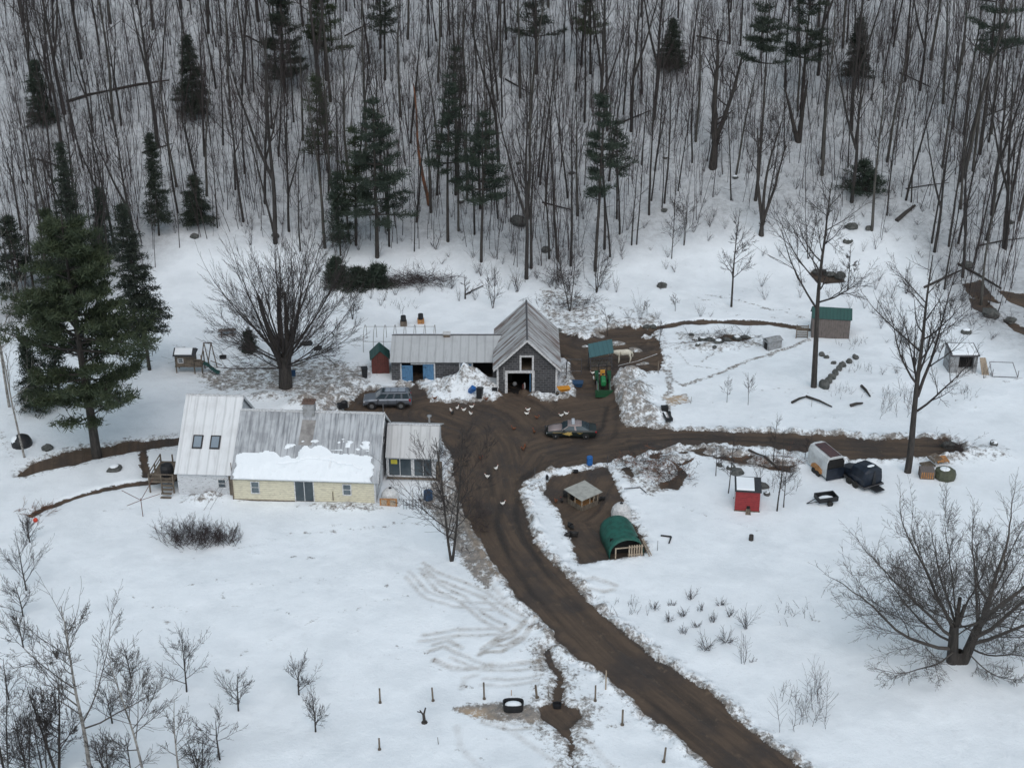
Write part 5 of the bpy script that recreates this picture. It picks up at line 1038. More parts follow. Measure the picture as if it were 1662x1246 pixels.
def hen(px, py, k, lab, rz=None, s=1.08):
    t = thing('chicken', lab, 'chicken', at(px, py), random.uniform(0, 6.3) if rz is None else rz, 'chickens loose in the farmyard'); t.scale = (s, s, s)
    for src in (HM[k], cb, bk_):
        c = src.copy(); c.parent = t; C.objects.link(c)
for a in ((732,669,'fw','white hen leftmost of the flock in the middle of the yard'), (734,673,'fblack','black and white hen just below the leftmost white one'), (742,665,'fw','white hen with raised head, highest of the flock left of centre'), (753,668,'fw','white hen in the middle of the yard flock'),
          (765.5,663,'fw','white hen at the upper right of the yard flock'), (764,674,'fw','white hen at the lower right of the yard flock'), (857,668,'fw','white hen in front of the barn, upper of a pair'), (855,674,'fw','white hen in front of the barn, lower of a pair'),
          (911,677,'fw','white hen just behind the police car windscreen'), (919,674,'fw','white hen above the police car roof'), (706,649,'fb','brown hen alone at the foot of the big snow pile'), (789,650.5,'fb','brown hen beside the leaning black bin'),
          (871,680,'fb','brown hen between the white pair and the police car'), (867,703,'fb','brown hen near the nose of the police car'), (849,731,'fb','large rust-coloured hen below the police car nose'), (852,727,'fb','rust-coloured hen touching the large one below the police car'),
          (805,763,'fw','pale hen in the drive, upper of three going downhill'), (791,776,'fw','white hen at the left side of the drive near the bare tree'), (816,820,'fw','white hen lowest in the drive'), (780,746,'fb','reddish hen at the middle of the drive'), (834,698,'fb','dark red hen in the open yard below the barn door'),
          (962,608,'fw','white hen left of the tractor, farthest back'), (971,609,'fw','white hen touching the tractor rear wheel'), (964,617,'fw','white hen left of the tractor wheel, front one'), (967,618,'fw','white hen nearest the tractor front wheel'), (978,600,'fw','white hen under the hay feeder'),
          (902,816,'fb','red-brown hen in the pen left of the hut'), (912,816,'fblack','small black hen in the pen left of the hut')): hen(*a)
for o in list(HM.values())+[cb, bk_]: bpy.data.objects.remove(o)
# ================================================================== vegetation
class Tubes:
    def __init__(s): s.g = {}
    def add(s, pts, rad, sides): s.g.setdefault((len(pts), sides), []).append([(p[0], p[1], p[2], r) for p, r in zip(pts, rad)])
    def arrays(s):
        VS, FS, o = [], [], 0
        for (n, k), L in s.g.items():
            A = np.array(L); P = A[..., :3]; R = A[..., 3]; m = len(A)
            T = np.empty_like(P); T[:, 1:-1] = P[:, 2:]-P[:, :-2]; T[:, 0] = P[:, 1]-P[:, 0]; T[:, -1] = P[:, -1]-P[:, -2]
            T /= np.linalg.norm(T, axis=2, keepdims=True)+1e-9
            d = T.mean(1); ref = np.where(np.abs(d[:, 2:3]) > .8, np.array([[1., 0, 0]]), np.array([[0, 0, 1.]]))[:, None]
            U = np.cross(T, np.broadcast_to(ref, T.shape)); U /= np.linalg.norm(U, axis=2, keepdims=True)+1e-9; Wv = np.cross(T, U)
            a = np.arange(k)*2*np.pi/k
            V = P[:, :, None]+(U[:, :, None]*np.cos(a)[:, None]+Wv[:, :, None]*np.sin(a)[:, None])*R[:, :, None, None]
            VS.append(V.reshape(-1, 3))
            i = np.arange(n-1)[:, None]*k; j = np.arange(k)[None]; jn = (j+1) % k
            q = np.stack([i+j, i+jn, i+k+jn, i+k+j], -1).reshape(-1, 4)
            FS.append((q[None]+(np.arange(m)*n*k)[:, None, None]).reshape(-1, 4)+o); o += m*n*k
        return np.concatenate(VS), np.concatenate(FS)
R = random.Random(11)
def rv(): 
    while True:
        v = Vector((R.uniform(-1, 1), R.uniform(-1, 1), R.uniform(-1, 1)))
        if .05 < v.length < 1: return v.normalized()
def limb(T, p, d, Ln, r0, r1, n, wob, up, sides, kink=0):
    pts = [p.copy()]; rad = [r0]; d = d.normalized(); p = p.copy()
    for i in range(n):
        d = (d+rv()*wob+Vector((0, 0, up))).normalized(); p = p+d*(Ln/n); pts.append(p.copy()); rad.append(r0+(r1-r0)*(i+1)/n)
    T.add(pts, rad, sides); return pts, rad, d
def ramify(T, p, d, Ln, r, lev, P):
    """lev counts down; P: kids, ratio, ang, up, wob, seg, sides lists indexed by depth from the tip"""
    n = P['seg'][lev]; tipr = P['rmin'] if lev == 0 else r*.35
    pts, rad, dd = limb(T if lev < P['split'] else P['T2'], p, d, Ln, r, max(tipr, P['rmin']*.6), n, P['wob'][lev], P['up'][lev], P['sides'][lev])
    if lev == 0: return
    k = P['kids'][lev]; k = max(1, int(k*R.uniform(.75, 1.25)))
    for i in range(k):
        t = P['t0'][lev]+(1-P['t0'][lev])*((i+R.random())/k); f = t*n; a = min(int(f), n-1); q = pts[a].lerp(pts[a+1], f-a)
        ax = (pts[a+1]-pts[a]).normalized(); side = ax.cross(rv()).normalized(); an = math.radians(P['ang'][lev]*R.uniform(.6, 1.3))
        cd_ = ax*math.cos(an)+side*math.sin(an)
        if 'flat' in P and lev > 0: cd_.z *= P['flat']
        rr = rad[a]*R.uniform(*P.get('rf', (.4, .62))); L2_ = Ln*P['ratio'][lev]*R.uniform(.7, 1.2)*(1.15-.55*t)
        ramify(T, q, cd_, L2_, max(rr, P['rmin']), lev-1, P)
    ramify(T, pts[-1], dd, Ln*P['ratio'][lev]*.9, rad[-1], lev-1, P)
def treeobj(name, label, cat, loc, T1, T2, barkm, twigm, group=None, rz=0):
    t = thing(name, label, cat, loc, rz, group)
    v, f = T2.arrays(); meshnp('trunk', v, f, barkm, t, True)
    v, f = T1.arrays(); meshnp('branches', v, f, twigm, t)
    return t
def new(): return Tubes(), Tubes()
# ---- slender forest trees
def forest_proto(h, r, kids, t0, twigm='twig', fork=False, bk='barkw'):
    T1, T2 = new(); P = dict(seg=[3, 4, 5], kids=[0, 3, 5], ratio=[0, .55, .5], ang=[0, 38, 40], up=[.05, .10, .16], wob=[.16, .14, .1], sides=[3, 3, 4], t0=[0, .15, .3], rmin=.01, rf=(.3, .5), split=9, T2=T2)
    pts, rad, _ = limb(T2, Vector((0, 0, -.6)), Vector((R.uniform(-.04, .04), R.uniform(-.04, .04), 1)), h, r, r*.18, 12, .045, .03, 7)
    if fork:
        p2, r2, _ = limb(T2, pts[4], Vector((.35*R.choice((-1, 1)), .1, 1)), h*.62, r*.7, r*.15, 9, .06, .1, 6)
        for i in range(kids//2):
            f = R.uniform(2, 8.9); a = int(f); ramify(T1, p2[a].lerp(p2[a+1], f-a), Vector((R.uniform(-1, 1), R.uniform(-1, 1), 1.1)), h*.13*R.uniform(.7, 1.3), r*.18, 1, P)
    for i in range(kids):
        t = t0+(1-t0)*((i+R.random())/kids); f = t*12; a = min(int(f), 11); az = R.uniform(0, 6.28); up_ = R.uniform(.6, 1.5)
        ramify(T1, pts[a].lerp(pts[a+1], f-a), Vector((math.cos(az), math.sin(az), up_)), h*.17*R.uniform(.6, 1.25)*(1.15-.7*(t-t0)/(1-t0)), rad[a]*.42, 2 if i % 2 else 1, P)
    for i in range(5):   # small dead stubs low on the trunk
        f = R.uniform(1.5, t0*12); a = int(f); az = R.uniform(0, 6.28); limb(T1, pts[a].lerp(pts[a+1], f-a), Vector((math.cos(az), math.sin(az), .3)), R.uniform(.6, 1.8), .025, .01, 3, .15, 0, 3)
    t = treeobj('forest_tree', 'x', 'tree', (0, 0, -900), T1, T2, bk, twigm); return t
FP = [forest_proto(21, .22, 17, .5, bk='barkg'), forest_proto(19, .18, 17, .45, 'twigred'), forest_proto(22, .26, 20, .45, fork=True), forest_proto(17, .14, 15, .4, 'twigred'), forest_proto(20, .17, 13, .55), forest_proto(16, .11, 13, .35), forest_proto(18, .2, 17, .42, fork=True)]
spots = []; seeds_ = np.random.default_rng(5)
specials = []
LBL = {0: 'tall straight bare tree standing in the snowy hillside wood', 1: 'bare tree with a reddish fine-twigged crown in the hillside wood', 2: 'large bare forked tree in the hillside wood', 3: 'slim bare reddish-twigged tree in the hillside wood', 4: 'tall thin bare tree with few low branches in the hillside wood', 5: 'very slim bare pole-like tree in the hillside wood', 6: 'bare tree with a double stem in the hillside wood'}
GRP = {k: 'bare woodland trees, '+v for k, v in {0: 'tall straight kind', 1: 'reddish kind', 2: 'large forked kind', 3: 'slim reddish kind', 4: 'tall thin kind', 5: 'pole-like kind', 6: 'double-stemmed kind'}.items()}
def put(src, x, y, z, s, rz, lean=(0, 0)):
    t = dup(src); t.location = (x, y, z); t.scale = (s, s, s*R.uniform(.95, 1.1)); t.rotation_euler = (lean[0], lean[1], rz); return t
tries = 0; cand = []
while len(cand) < 285 and tries < 20000:
    tries += 1
    y = seeds_.uniform(158, 236); x = seeds_.uniform(-.375, .375)*y
    z = g1(x, y); px, py = proj(x, y, z)
    if py < -6 or not inwood(x, y, z): continue
    dtoe = np.interp(px, TOE[:, 0], TOE[:, 1])-py
    if dtoe < 30 and seeds_.random() > .6: continue
    if 1000 < px < 1500 and py > 280 and seeds_.random() > .5: continue
    if any((x-a)**2+(y-b)**2 < 2.0 for a, b in cand): continue
    cand.append((x, y)); k = int(seeds_.choice(7, p=[.17, .17, .07, .2, .15, .17, .07]))
    t = put(FP[k], x, y, z-.1, seeds_.uniform(.8, 1.15), seeds_.uniform(0, 6.28), (seeds_.normal(0, .03), seeds_.normal(0, .035)))
    t['label'] = LBL[k]; t['group'] = GRP[k]
# individually placed forest trunks: base px, kind, scale, lean, label
for px, py, k, s, ln, lab in ((527,200,2,1.25,-.12,'thick dark bare tree leaning left behind the left-hand pines'),(447,395,2,1.3,-.02,'very thick bare trunk rising behind the big maple'),(1563,287,0,1.5,.08,'thick straight trunk leaning right in the upper right wood'),(105,185,2,1.2,-.1,'thick dark leaning trunk at the left end of the long fallen log'),
        (1415,374,0,1.0,.03,'slim pale-footed bare tree just right of the low hemlock'),(1440,350,5,1.15,.02,'black thin bare tree between the slim pair on the open slope'),(1470,325,4,1.05,.06,'thin black bare tree leaning right on the open slope'),(632,400,1,.9,.0,'bare tree standing directly behind the dark pine trunk'),
        (1078,330,3,1.1,-.02,'crooked dark bare tree on the snow right of the hillside pines'),(1187,325,5,1.1,0,'thin straight bare tree left of the bent forked maple'),(876,300,4,1.1,-.03,'tall bare tree left of the hillside pines'),(905,420,4,1.15,-.05,'tall bare grey tree near the wood edge behind the barn'),(938,350,0,.95,0,'straight dark bare tree beside the hillside pines'),
        (1025,398,3,.85,0,'young slim bare tree at the wood edge above the paddock, left of a pair'),(1033,397,3,.8,.03,'young slim bare tree at the wood edge above the paddock, right of a pair'),(1540,400,1,1.0,.05,'bare poplar in the clump at the right wood edge, leftmost'),(1555,395,4,1.05,.02,'bare poplar in the clump at the right wood edge, second from left'),
        (1600,390,4,1.1,.04,'bare poplar in the clump at the right wood edge, third from left'),(1632,405,1,1.0,.07,'bare poplar in the clump at the right wood edge, rightmost'),(700,345,0,1.0,.0,'bare trunk right beside the orange dead tree'),(1100,310,5,1.0,0,'pole-like bare tree on the slope right of the crooked one'),(1512,395,3,1.1,.0,'slim bare tree leftmost before the poplar clump'),
        (1580,430,4,.9,.03,'bare tree standing at the dark ledge rocks'),(430,330,6,1.1,0,'double-stemmed bare tree behind the maple crown'),(395,360,1,1.05,-.05,'reddish bare tree leaning left behind the maple'),(672,408,5,.8,.02,'small dark snag-like bare tree right of the dark pine')):
    p = at(px, py); t = put(FP[k], p.x, p.y, p.z-.1, s, R.uniform(0, 6), (0, ln)); t['label'] = lab
    if k == 2:
        for c in t.children: pass
ORD = ('first', 'second', 'third')
for i, (px, py, dx_, dy_) in enumerate(((60, 260, 60, 20), (230, 250, 50, -14), (400, 60, 50, 26), (560, 60, 40, -20), (700, 230, 60, 10), (820, 130, 44, 26), (1010, 200, 46, -18), (1130, 60, 54, 12), (1460, 120, 50, 24), (1600, 190, 44, -16), (880, 330, 50, 14))):
    A_, B_ = at(px, py, .15), at(px+dx_, py+dy_, .25); tag(MB().cyl(A_, B_, .13, .06, 7).build('fallen_log', 'barkw', None), 'thin fallen stem lying on the snow inside the hillside wood', 'log', 'fallen stems in the wood')
# thick forked trees near the open slope
def forked(px, py, lab, stems, m='bark', twigm='twig', nm='forked_tree', stub=False, kids=8):
    T1, T2 = new(); P = dict(seg=[3, 4, 5], kids=[0, 4, 6], ratio=[0, .55, .5], ang=[0, 40, 45], up=[.04, .08, .1], wob=[.2, .16, .12], sides=[3, 3, 4], t0=[0, .15, .2], rmin=.016, split=9, T2=T2)
    p = at(px, py)
    for (ox, dx_, hh, r0, st_) in stems:
        pts, rad, _ = limb(T2, Vector((0, 0, st_)), Vector((dx_, R.uniform(-.1, .1), 1)), hh, r0, r0*.3, 9, .08, .06, 8)
        if not stub:
            for i in range(kids):
                f = R.uniform(3, 8.9); a = int(f); ramify(T1, pts[a].lerp(pts[a+1], f-a), Vector((R.uniform(-1, 1), R.uniform(-1, 1), R.uniform(.4, 1.3))), hh*.28*R.uniform(.6, 1.2), rad[a]*.45, 2, P)
        else: limb(T1, pts[-2], Vector((dx_, .3, .5)), 1.5, .06, .03, 3, .2, 0, 4)
    return treeobj(nm, lab, 'tree', p, T1, T2, m, twigm)
forked(1157, 272, 'thick forked maple with a swollen trunk on the hillside', [(0, -.05, 8, .65, -.4), (0, .25, 13, .38, 3.5), (0, -.12, 15, .45, 4)])
forked(1236, 382, 'bent forked maple with a curved thick foot at the edge of the wood', [(0, -.18, 3, .42, -.4), (0, .28, 11, .24, 1.4), (0, -.16, 13, .26, 1.5), (0, .02, 14, .24, 1.6)])
forked(1296, 230, 'broken V-shaped dead trunk on the upper hillside', [(0, -.42, 8.5, .38, -.3), (0, .06, 9, .42, -.3)], stub=True)
forked(697, 333, 'leaning dead tree with orange-brown bark among the pines', [(0, -.12, 17, .26, -.3)], m='dead', nm='dead_tree', stub=True)
# ---- stuff: saplings
def sapling(h, r, kids, sides=3):
    T1, T2 = new(); P = dict(seg=[2, 2, 3], kids=[0, 3, 4], ratio=[0, .5, .5], ang=[0, 35, 38], up=[.05, .1, .1], wob=[.12, .12, .1], sides=[3, 3, 3], t0=[0, .2, .3], rmin=.009, split=9, T2=T1)
    pts, rad, _ = limb(T1, Vector((0, 0, -.3)), Vector((R.uniform(-.08, .08), R.uniform(-.08, .08), 1)), h, r, r*.25, 6, .07, .05, 3)
    for i in range(kids):
        f = R.uniform(1.4, 5.9); a = int(f); az = R.uniform(0, 6.28); ramify(T1, pts[a].lerp(pts[a+1], f-a), Vector((math.cos(az), math.sin(az), 2.2)), h*.2, rad[a]*.5, 1, P)
    return T1.arrays()
def scatter(name, protos, pos, sc, label, cat, m, seed=1):
    g = np.random.default_rng(seed); VS, FS, o = [], [], 0
    kk = g.integers(0, len(protos), len(pos))
    for i, (v, f) in enumerate(protos):
        sel = pos[kk == i]; n = len(sel)
        if not n: continue
        a = g.uniform(0, 6.28, n); s = sc[kk == i]; c, sn = np.cos(a)*s, np.sin(a)*s; lx, ly = g.normal(0, .05, n), g.normal(0, .04, n)
        x = v[None, :, 0]*c[:, None]-v[None, :, 1]*sn[:, None]; y = v[None, :, 0]*sn[:, None]+v[None, :, 1]*c[:, None]; z = v[None, :, 2]*s[:, None]
        V = np.stack([x+lx[:, None]*z+sel[:, 0:1], y+ly[:, None]*z+sel[:, 1:2], z+sel[:, 2:3]], -1).reshape(-1, 3)
        F_ = (f[None]+(np.arange(n)*len(v))[:, None, None]).reshape(-1, f.shape[1])+o; VS.append(V); FS.append(F_); o += n*len(v)
    ob = meshnp(name, np.concatenate(VS), np.concatenate(FS), m); tag(ob, label, cat, kind='stuff'); return ob
SP = [sapling(h, r, k) for h, r, k in ((9, .05, 4), (7.5, .042, 5), (5.5, .034, 5), (10.5, .06, 5), (5, .03, 4), (8, .045, 3), (11, .065, 4))]
g = np.random.default_rng(21); y = g.uniform(158, 242, 15000); x = g.uniform(-.38, .38, 15000)*y; z = gz(x, y); px, py = proj(x, y, z); toe = np.interp(px, TOE[:, 0], TOE[:, 1])
dens = np.clip((toe-py)/90, .12, 1)*np.where((px > 950) & (py > 230), .5, 1)*(.55+.9*(fbm(x, y, 14, 2, 77)+.5)*.8)
sel = (py < toe+6) & (py > -60) & (g.random(15000) < dens*.95); pos = np.stack([x, y, z], 1)[sel]
pos = pos[:4300]; print('saplings', len(pos))
scatter('woodland_saplings', SP, pos, g.uniform(.6, 1.25, len(pos)), 'dense thin bare saplings filling the snowy hillside wood', 'saplings', 'twigred')
def brush(h, n, spread, r=.012):
    T1 = Tubes(); P = dict(seg=[2, 3], kids=[0, 4], ratio=[0, .5], ang=[0, 40], up=[.02, .05], wob=[.2, .15], sides=[3, 3], t0=[0, .3], rmin=.009, split=9, T2=T1)
    for i in range(n):
        az = R.uniform(0, 6.28); ramify(T1, Vector((R.uniform(-.1, .1), R.uniform(-.1, .1), -.1)), Vector((math.cos(az)*spread, math.sin(az)*spread, 1)), h*R.uniform(.6, 1.1), r*1.6, 1, P)
    return T1.arrays()
BP = [brush(1.6, 7, .5), brush(1.1, 6, .7), brush(2.3, 7, .35)]
# low undergrowth at the wood edge and on the right slope
y = g.uniform(140, 235, 6000); x = g.uniform(-.38, .38, 6000)*y; z = gz(x, y); px, py = proj(x, y, z); toe = np.interp(px, TOE[:, 0], TOE[:, 1])
w_ = np.where(py < toe, .5, 0)+np.where((px > 1400) & (py < 640) & (py > 400), .5*(fbm(x, y, 5, 2, 5)+.45), 0)+np.where((px > 470) & (px < 1000) & (py > 400) & (py < 510), .4, 0)+np.where((px > 1000) & (px < 1450) & (py > 390) & (py < 520), .2, 0)
sel = (g.random(6000) < w_*.5); pos = np.stack([x, y, z], 1)[sel][:1800]; print('brush', len(pos))
scatter('woodland_undergrowth', BP, pos, g.uniform(.5, 1.2, len(pos)), 'low tangle of bare twigs along the wood edge and right-hand slope', 'undergrowth', 'twigred', 3)
# ---- conifers
def needles(clumps, per, ln, w, seed, droop=0.):
    """clumps (n,7): centre, direction, size -> short blades spraying around the direction"""
    g = np.random.default_rng(seed); C_ = np.repeat(clumps, per, 0); n = len(C_)
    rd = g.normal(size=(n, 3)); rd /= np.linalg.norm(rd, axis=1, keepdims=True)
    d = C_[:, 3:6]*.75+rd*.95; d[:, 2] += .12-droop; d /= np.linalg.norm(d, axis=1, keepdims=True)
    s = C_[:, 6:7]; b = C_[:, :3]+g.normal(size=(n, 3))*s*.28*np.array([1, 1, .45]); L_ = ln*s*g.uniform(.6, 1.2, (n, 1))
    sd_ = np.cross(d, g.normal(size=(n, 3))); sd_ /= np.linalg.norm(sd_, axis=1, keepdims=True); ww = w*s
    V = np.stack([b-sd_*ww, b+sd_*ww, b+d*L_], 1).reshape(-1, 3); return V, np.arange(n*3).reshape(-1, 3)
def conifer(name, label, loc, h, rad, r0, kind, seed, bare=.25, group=None, m='pine', dens=1.0, shape=None, gap=1.0):
    """kind pine: whorls of long limbs with flat plumes; spruce: many short drooping boughs in a cone"""
    rr = random.Random(seed); T2 = Tubes(); T1 = Tubes(); cl = []
    global R; R0 = R; R = rr
    pts, rads, _ = limb(T2, Vector((0, 0, -.6)), Vector((rr.uniform(-.03, .03), 0, 1)), h+.4, r0, .04, 14, .02, .02, 8)
    if kind == 'pine':
        z = h*bare
        while z < h*.97:
            t = (z/h-bare)/(1-bare); prof = (shape(t) if shape else (1-t)**.7*.9+.12*math.sin(t*9+seed)**2)
            for i in range(rr.randint(4, 6)):
                if rr.random() > .8: continue
                az = rr.uniform(0, 6.28); Lb = rad*prof*rr.uniform(.55, 1.12)
                f = z/(h+.4)*14; a = min(int(f), 13); p0_ = pts[a].lerp(pts[a+1], f-a)
                pp, _, dd = limb(T1, p0_, Vector((math.cos(az), math.sin(az), .25-.25*(1-t))), Lb, .05+Lb*.012, .015, 5, .1, .05, 4)
                nc = max(3, int(Lb*2.6*dens))
                for j in range(nc):
                    u = .35+.65*(j+rr.random())/nc; q = u*5; b = min(int(q), 4); c = pp[b].lerp(pp[b+1], q-b); off = (1-abs(u-.7))*Lb*.22
                    tan = Vector((-math.sin(az), math.cos(az), 0))*rr.uniform(-1, 1)*off
                    cl.append((*(c+tan+Vector((0, 0, rr.uniform(0, .2)))), *((pp[b+1]-pp[b]).normalized()*.6+tan.normalized()*.4+Vector((0, 0, .35))), rr.uniform(.75, 1.2)))
            z += h*rr.uniform(.034, .066)*gap
        cl = np.array(cl); v, f_ = needles(cl, int(17*dens), .62, .05, seed)
    else:
        z = h*bare
        while z < h:
            t = (z/h-bare)/(1-bare); prof = (1-t)**.85+.03
            for i in range(rr.randint(5, 7)):
                az = rr.uniform(0, 6.28); Lb = rad*prof*rr.uniform(.6, 1.15)+.15
                f = z/(h+.4)*14; a = min(int(f), 13); p0_ = pts[a].lerp(pts[a+1], f-a)
                pp, _, dd = limb(T1, p0_, Vector((math.cos(az), math.sin(az), .1)), Lb, .03, .01, 4, .06, -.10+.1*t, 3)
                nc = max(3, int(Lb*4.0*dens))
                for j in range(nc):
                    u = .18+.82*(j+rr.random())/nc; q = u*4; b = min(int(q), 3); c = pp[b].lerp(pp[b+1], q-b); off = (1.05-u)*Lb*.3
                    tan = Vector((-math.sin(az), math.cos(az), 0))*rr.uniform(-1, 1)*off
                    cl.append((*(c+tan+Vector((0, 0, -.1))), *((pp[b+1]-pp[b]).normalized()*.7+tan.normalized()*.3+Vector((0, 0, -.25))), rr.uniform(.55, .95)))
            z += h*.016+.17
        cl = np.array(cl); v, f_ = needles(cl, int(13*dens), .6, .055, seed, .2)
    R = R0
    t_ = thing(name, label, 'tree', loc, rr.uniform(0, 6), group)
    a_, b_ = T2.arrays(); meshnp('trunk', a_, b_, 'bark', t_, True); a_, b_ = T1.arrays(); meshnp('boughs', a_, b_, 'bark', t_); meshnp('needle_crown', v, f_, m, t_)
    return t_
def con(px, py, top, wpx, kind, lab, seed, bare=.25, m='pine', r0=.22, **k):
    p = at(px, py); h = ht(px, py, top); sc = FL/((p.y)*math.cos(TH)+(CH-p.z)*math.sin(TH)); rad = wpx/sc
    nm = {'pine': 'pine_tree', 'spruce': 'spruce_tree'}[kind]
    return conifer(nm, lab, p, h, rad, r0, kind, seed, bare, m=m, **k)
# the big pine beside the house
con(158, 742, 335, 118, 'pine', 'huge spreading dark pine beside the track at the left end of the farmhouse', 1, .2, r0=.5, dens=1.6, gap=.6, shape=lambda t: (.55+.55*math.sin(min(1, t*2.2)*1.57) if t < .45 else 1.05*(1-t)**.62)+.1)
con(243, 600, 312, 46, 'spruce', 'tall dark narrow spruce directly behind the huge pine', 2, .25, 'spruce', .22, dens=1.1)
con(128, 500, 222, 36, 'spruce', 'dark ragged spruce at the left wood edge above the huge pine', 3, .12, 'spruce', .22)
con(68, 200, 88, 26, 'spruce', 'small dark fir in the upper left corner of the wood', 4, .1, 'bluepine', .15)
con(317, 195, 48, 32, 'spruce', 'dark spruce above the right end of the long fallen log', 5, .15, 'spruce', .2)
con(258, 382, 207, 22, 'spruce', 'slim dark spruce in the left-hand wood', 6, .2, 'spruce', .15)
con(321, 366, 275, 30, 'spruce', 'short dark spruce at the edge of the lawn behind the maple', 7, .2, 'spruce', .14)
con(170, 420, 300, 26, 'spruce', 'small blue-green spruce right of the ragged dark one', 17, .1, 'bluepine', .14, dens=.8)
con(612, 418, 150, 62, 'pine', 'large dark pine with open layered limbs left of the barn on the slope', 8, .3, 'bluepine', .3, dens=1.25)
con(578, 398, 190, 40, 'pine', 'thinner pine just left of the large open-layered one', 18, .35, 'pine', .2)
con(553, 415, 268, 30, 'pine', 'small pale green pine left of the layered pine', 9, .2, 'bluepine', .13, dens=1.0)
con(727, 392, 105, 42, 'pine', 'tall narrow pine, left one of the pair in the middle of the wood', 10, .38, 'bluepine', .22, dens=1.2)
con(781, 425, 165, 48, 'pine', 'tall pine with bare lower trunk, right one of the middle pair', 11, .42, 'bluepine', .22, dens=1.2)
con(966, 440, 138, 46, 'pine', 'bushy-topped pine standing behind the barn roof', 12, .42, 'bluepine', .24, dens=1.25)
con(1001, 355, 190, 30, 'pine', 'slender pine right of the bushy-topped one', 19, .5, 'bluepine', .15)
con(462, 150, -70, 46, 'pine', 'dense dark pine cut by the top edge, left of centre', 13, .15, 'spruce', .3, dens=1.4)
con(530, 130, -60, 40, 'pine', 'dark pine cut by the top edge, right of the dense one', 14, .3, 'pine', .3, dens=1.2)
con(520, 300, 110, 34, 'pine', 'brownish thin pine between the maple and the layered pine', 15, .3, 'pine', .22)
con(625, 130, -60, 34, 'pine', 'thin-limbed pine at the top edge above the layered pine', 16, .45, 'spruce', .2)
con(870, 120, -110, 48, 'pine', 'dark broad pine crown at the top edge above the barn', 20, .3, 'spruce', .25, dens=1.1)
con(958, 120, -90, 36, 'pine', 'thin dark pine at the top edge right of the broad one', 21, .35, 'pine', .2)
con(1086, 118, 25, 28, 'spruce', 'flat-bottomed small spruce on the upper hillside', 22, .2, 'spruce', .14)
con(1226, 325, -30, 46, 'pine', 'tall pine with a dark crown high above the bent forked maple', 23, .66, 'spruce', .26, dens=1.3)
con(1300, 190, -60, 50, 'pine', 'dark pine at the top edge above the broken V trunk', 24, .42, 'spruce', .28, dens=1.2)
con(1388, 145, 20, 26, 'spruce', 'small dark spruce on the upper right hillside', 25, .25, 'spruce', .14)
con(1590, 250, -110, 60, 'pine', 'broad dark pine crown in the upper right corner', 26, .5, 'bluepine', .3, dens=1.1)
con(1400, 310, 255, 44, 'pine', 'low spreading hemlock on the open slope at the right', 27, .12, 'bluepine', .12, dens=.8)
con(30, 480, 345, 44, 'pine', 'dark bushy pine at the left edge above the white birch', 28, .2, 'spruce', .2)
con(92, 470, 330, 40, 'pine', 'shaggy pine just behind the crown of the huge pine', 29, .15, 'pine', .22)
con(60, 668, 535, 26, 'spruce', 'young dark fir standing left of the huge pine', 30, .15, 'spruce', .12, dens=1)
con(100, 655, 480, 46, 'pine', 'open blue-green young pine behind the huge pine on its left', 31, .2, 'bluepine', .15, dens=1)
con(405, 570, 528, 12, 'spruce', 'tiny dark fir growing on the lawn behind the maple', 32, .05, 'spruce', .06, dens=.9)
con(548, 462, 415, 32, 'pine', 'bushy blue-green juniper leftmost at the foot of the slope', 33, .02, 'bluepine', .08, dens=1)
con(583, 466, 432, 36, 'pine', 'bushy dark juniper in the middle of the evergreen row at the slope foot', 34, .02, 'spruce', .08, dens=1)
con(612, 462, 426, 30, 'pine', 'bushy blue-green juniper at the right of the evergreen row', 35, .02, 'bluepine', .08, dens=1)
con(745, 300, 60, 30, 'pine', 'thin pine behind the middle pair', 36, .5, 'spruce', .16, dens=.8)
# brush heap right of the junipers
T1 = Tubes(); P = dict(seg=[2, 3], kids=[0, 5], ratio=[0, .5], ang=[0, 40], up=[0, -.02], wob=[.25, .2], sides=[3, 3], t0=[0, .1], rmin=.012, split=9, T2=T1)
for i in range(220): ramify(T1, Vector((R.gauss(0, 2.6), R.gauss(0, .7), R.uniform(0, .8))), Vector((R.uniform(-1, 1), R.uniform(-.6, .3), R.uniform(-.2, .5))), R.uniform(1, 2.2), .03, 1, P)
v, f = T1.arrays(); o = meshnp('brush_heap', v, f, 'twigred'); o.location = at(672, 460); tag(o, 'dark heap of cut brushwood at the foot of the slope right of the junipers', 'brush pile')
def bheap(px, py, sx, sy, h, n, lab, m='twigred'):
    T1 = Tubes(); P['T2'] = T1
    for i in range(n): ramify(T1, Vector((R.gauss(0, sx), R.gauss(0, sy), R.uniform(0, h))), Vector((R.uniform(-1, 1), R.uniform(-1, 1), R.uniform(-.1, .6))), R.uniform(.6, 1.4), .022, 1, P)
    v, f = T1.arrays(); o = meshnp('brush_heap', v, f, m); o.location = at(px, py); tag(o, lab, 'brush pile')
bheap(1092, 776, 1.0, .9, .5, 50, 'dark sticks and leaves at the right of the earth heap', 'twig'); bheap(1035, 752, 1.4, .6, .5, 50, 'dark brush lying along the back of the pen beside the drive', 'twig'); bheap(1170, 552, 2.0, .7, .4, 60, 'low tangle of dead brush among the pasture boulders', 'twig'); bheap(925, 500, 1.8, .9, 1.0, 90, 'dark brush behind the right slope of the barn roof', 'twig'); bheap(1345, 448, 1.6, .6, .6, 60, 'dark tangle of branches on the snow left of the run-in shed slope'); bheap(1064, 768, 1.5, 1.2, 1.2, 80, 'brown heap of earth, leaves and brush behind the muddy pen', 'dead'); bheap(1245, 752, 2.2, .6, .4, 50, 'brown brush lying below the right-hand drive', 'dead')
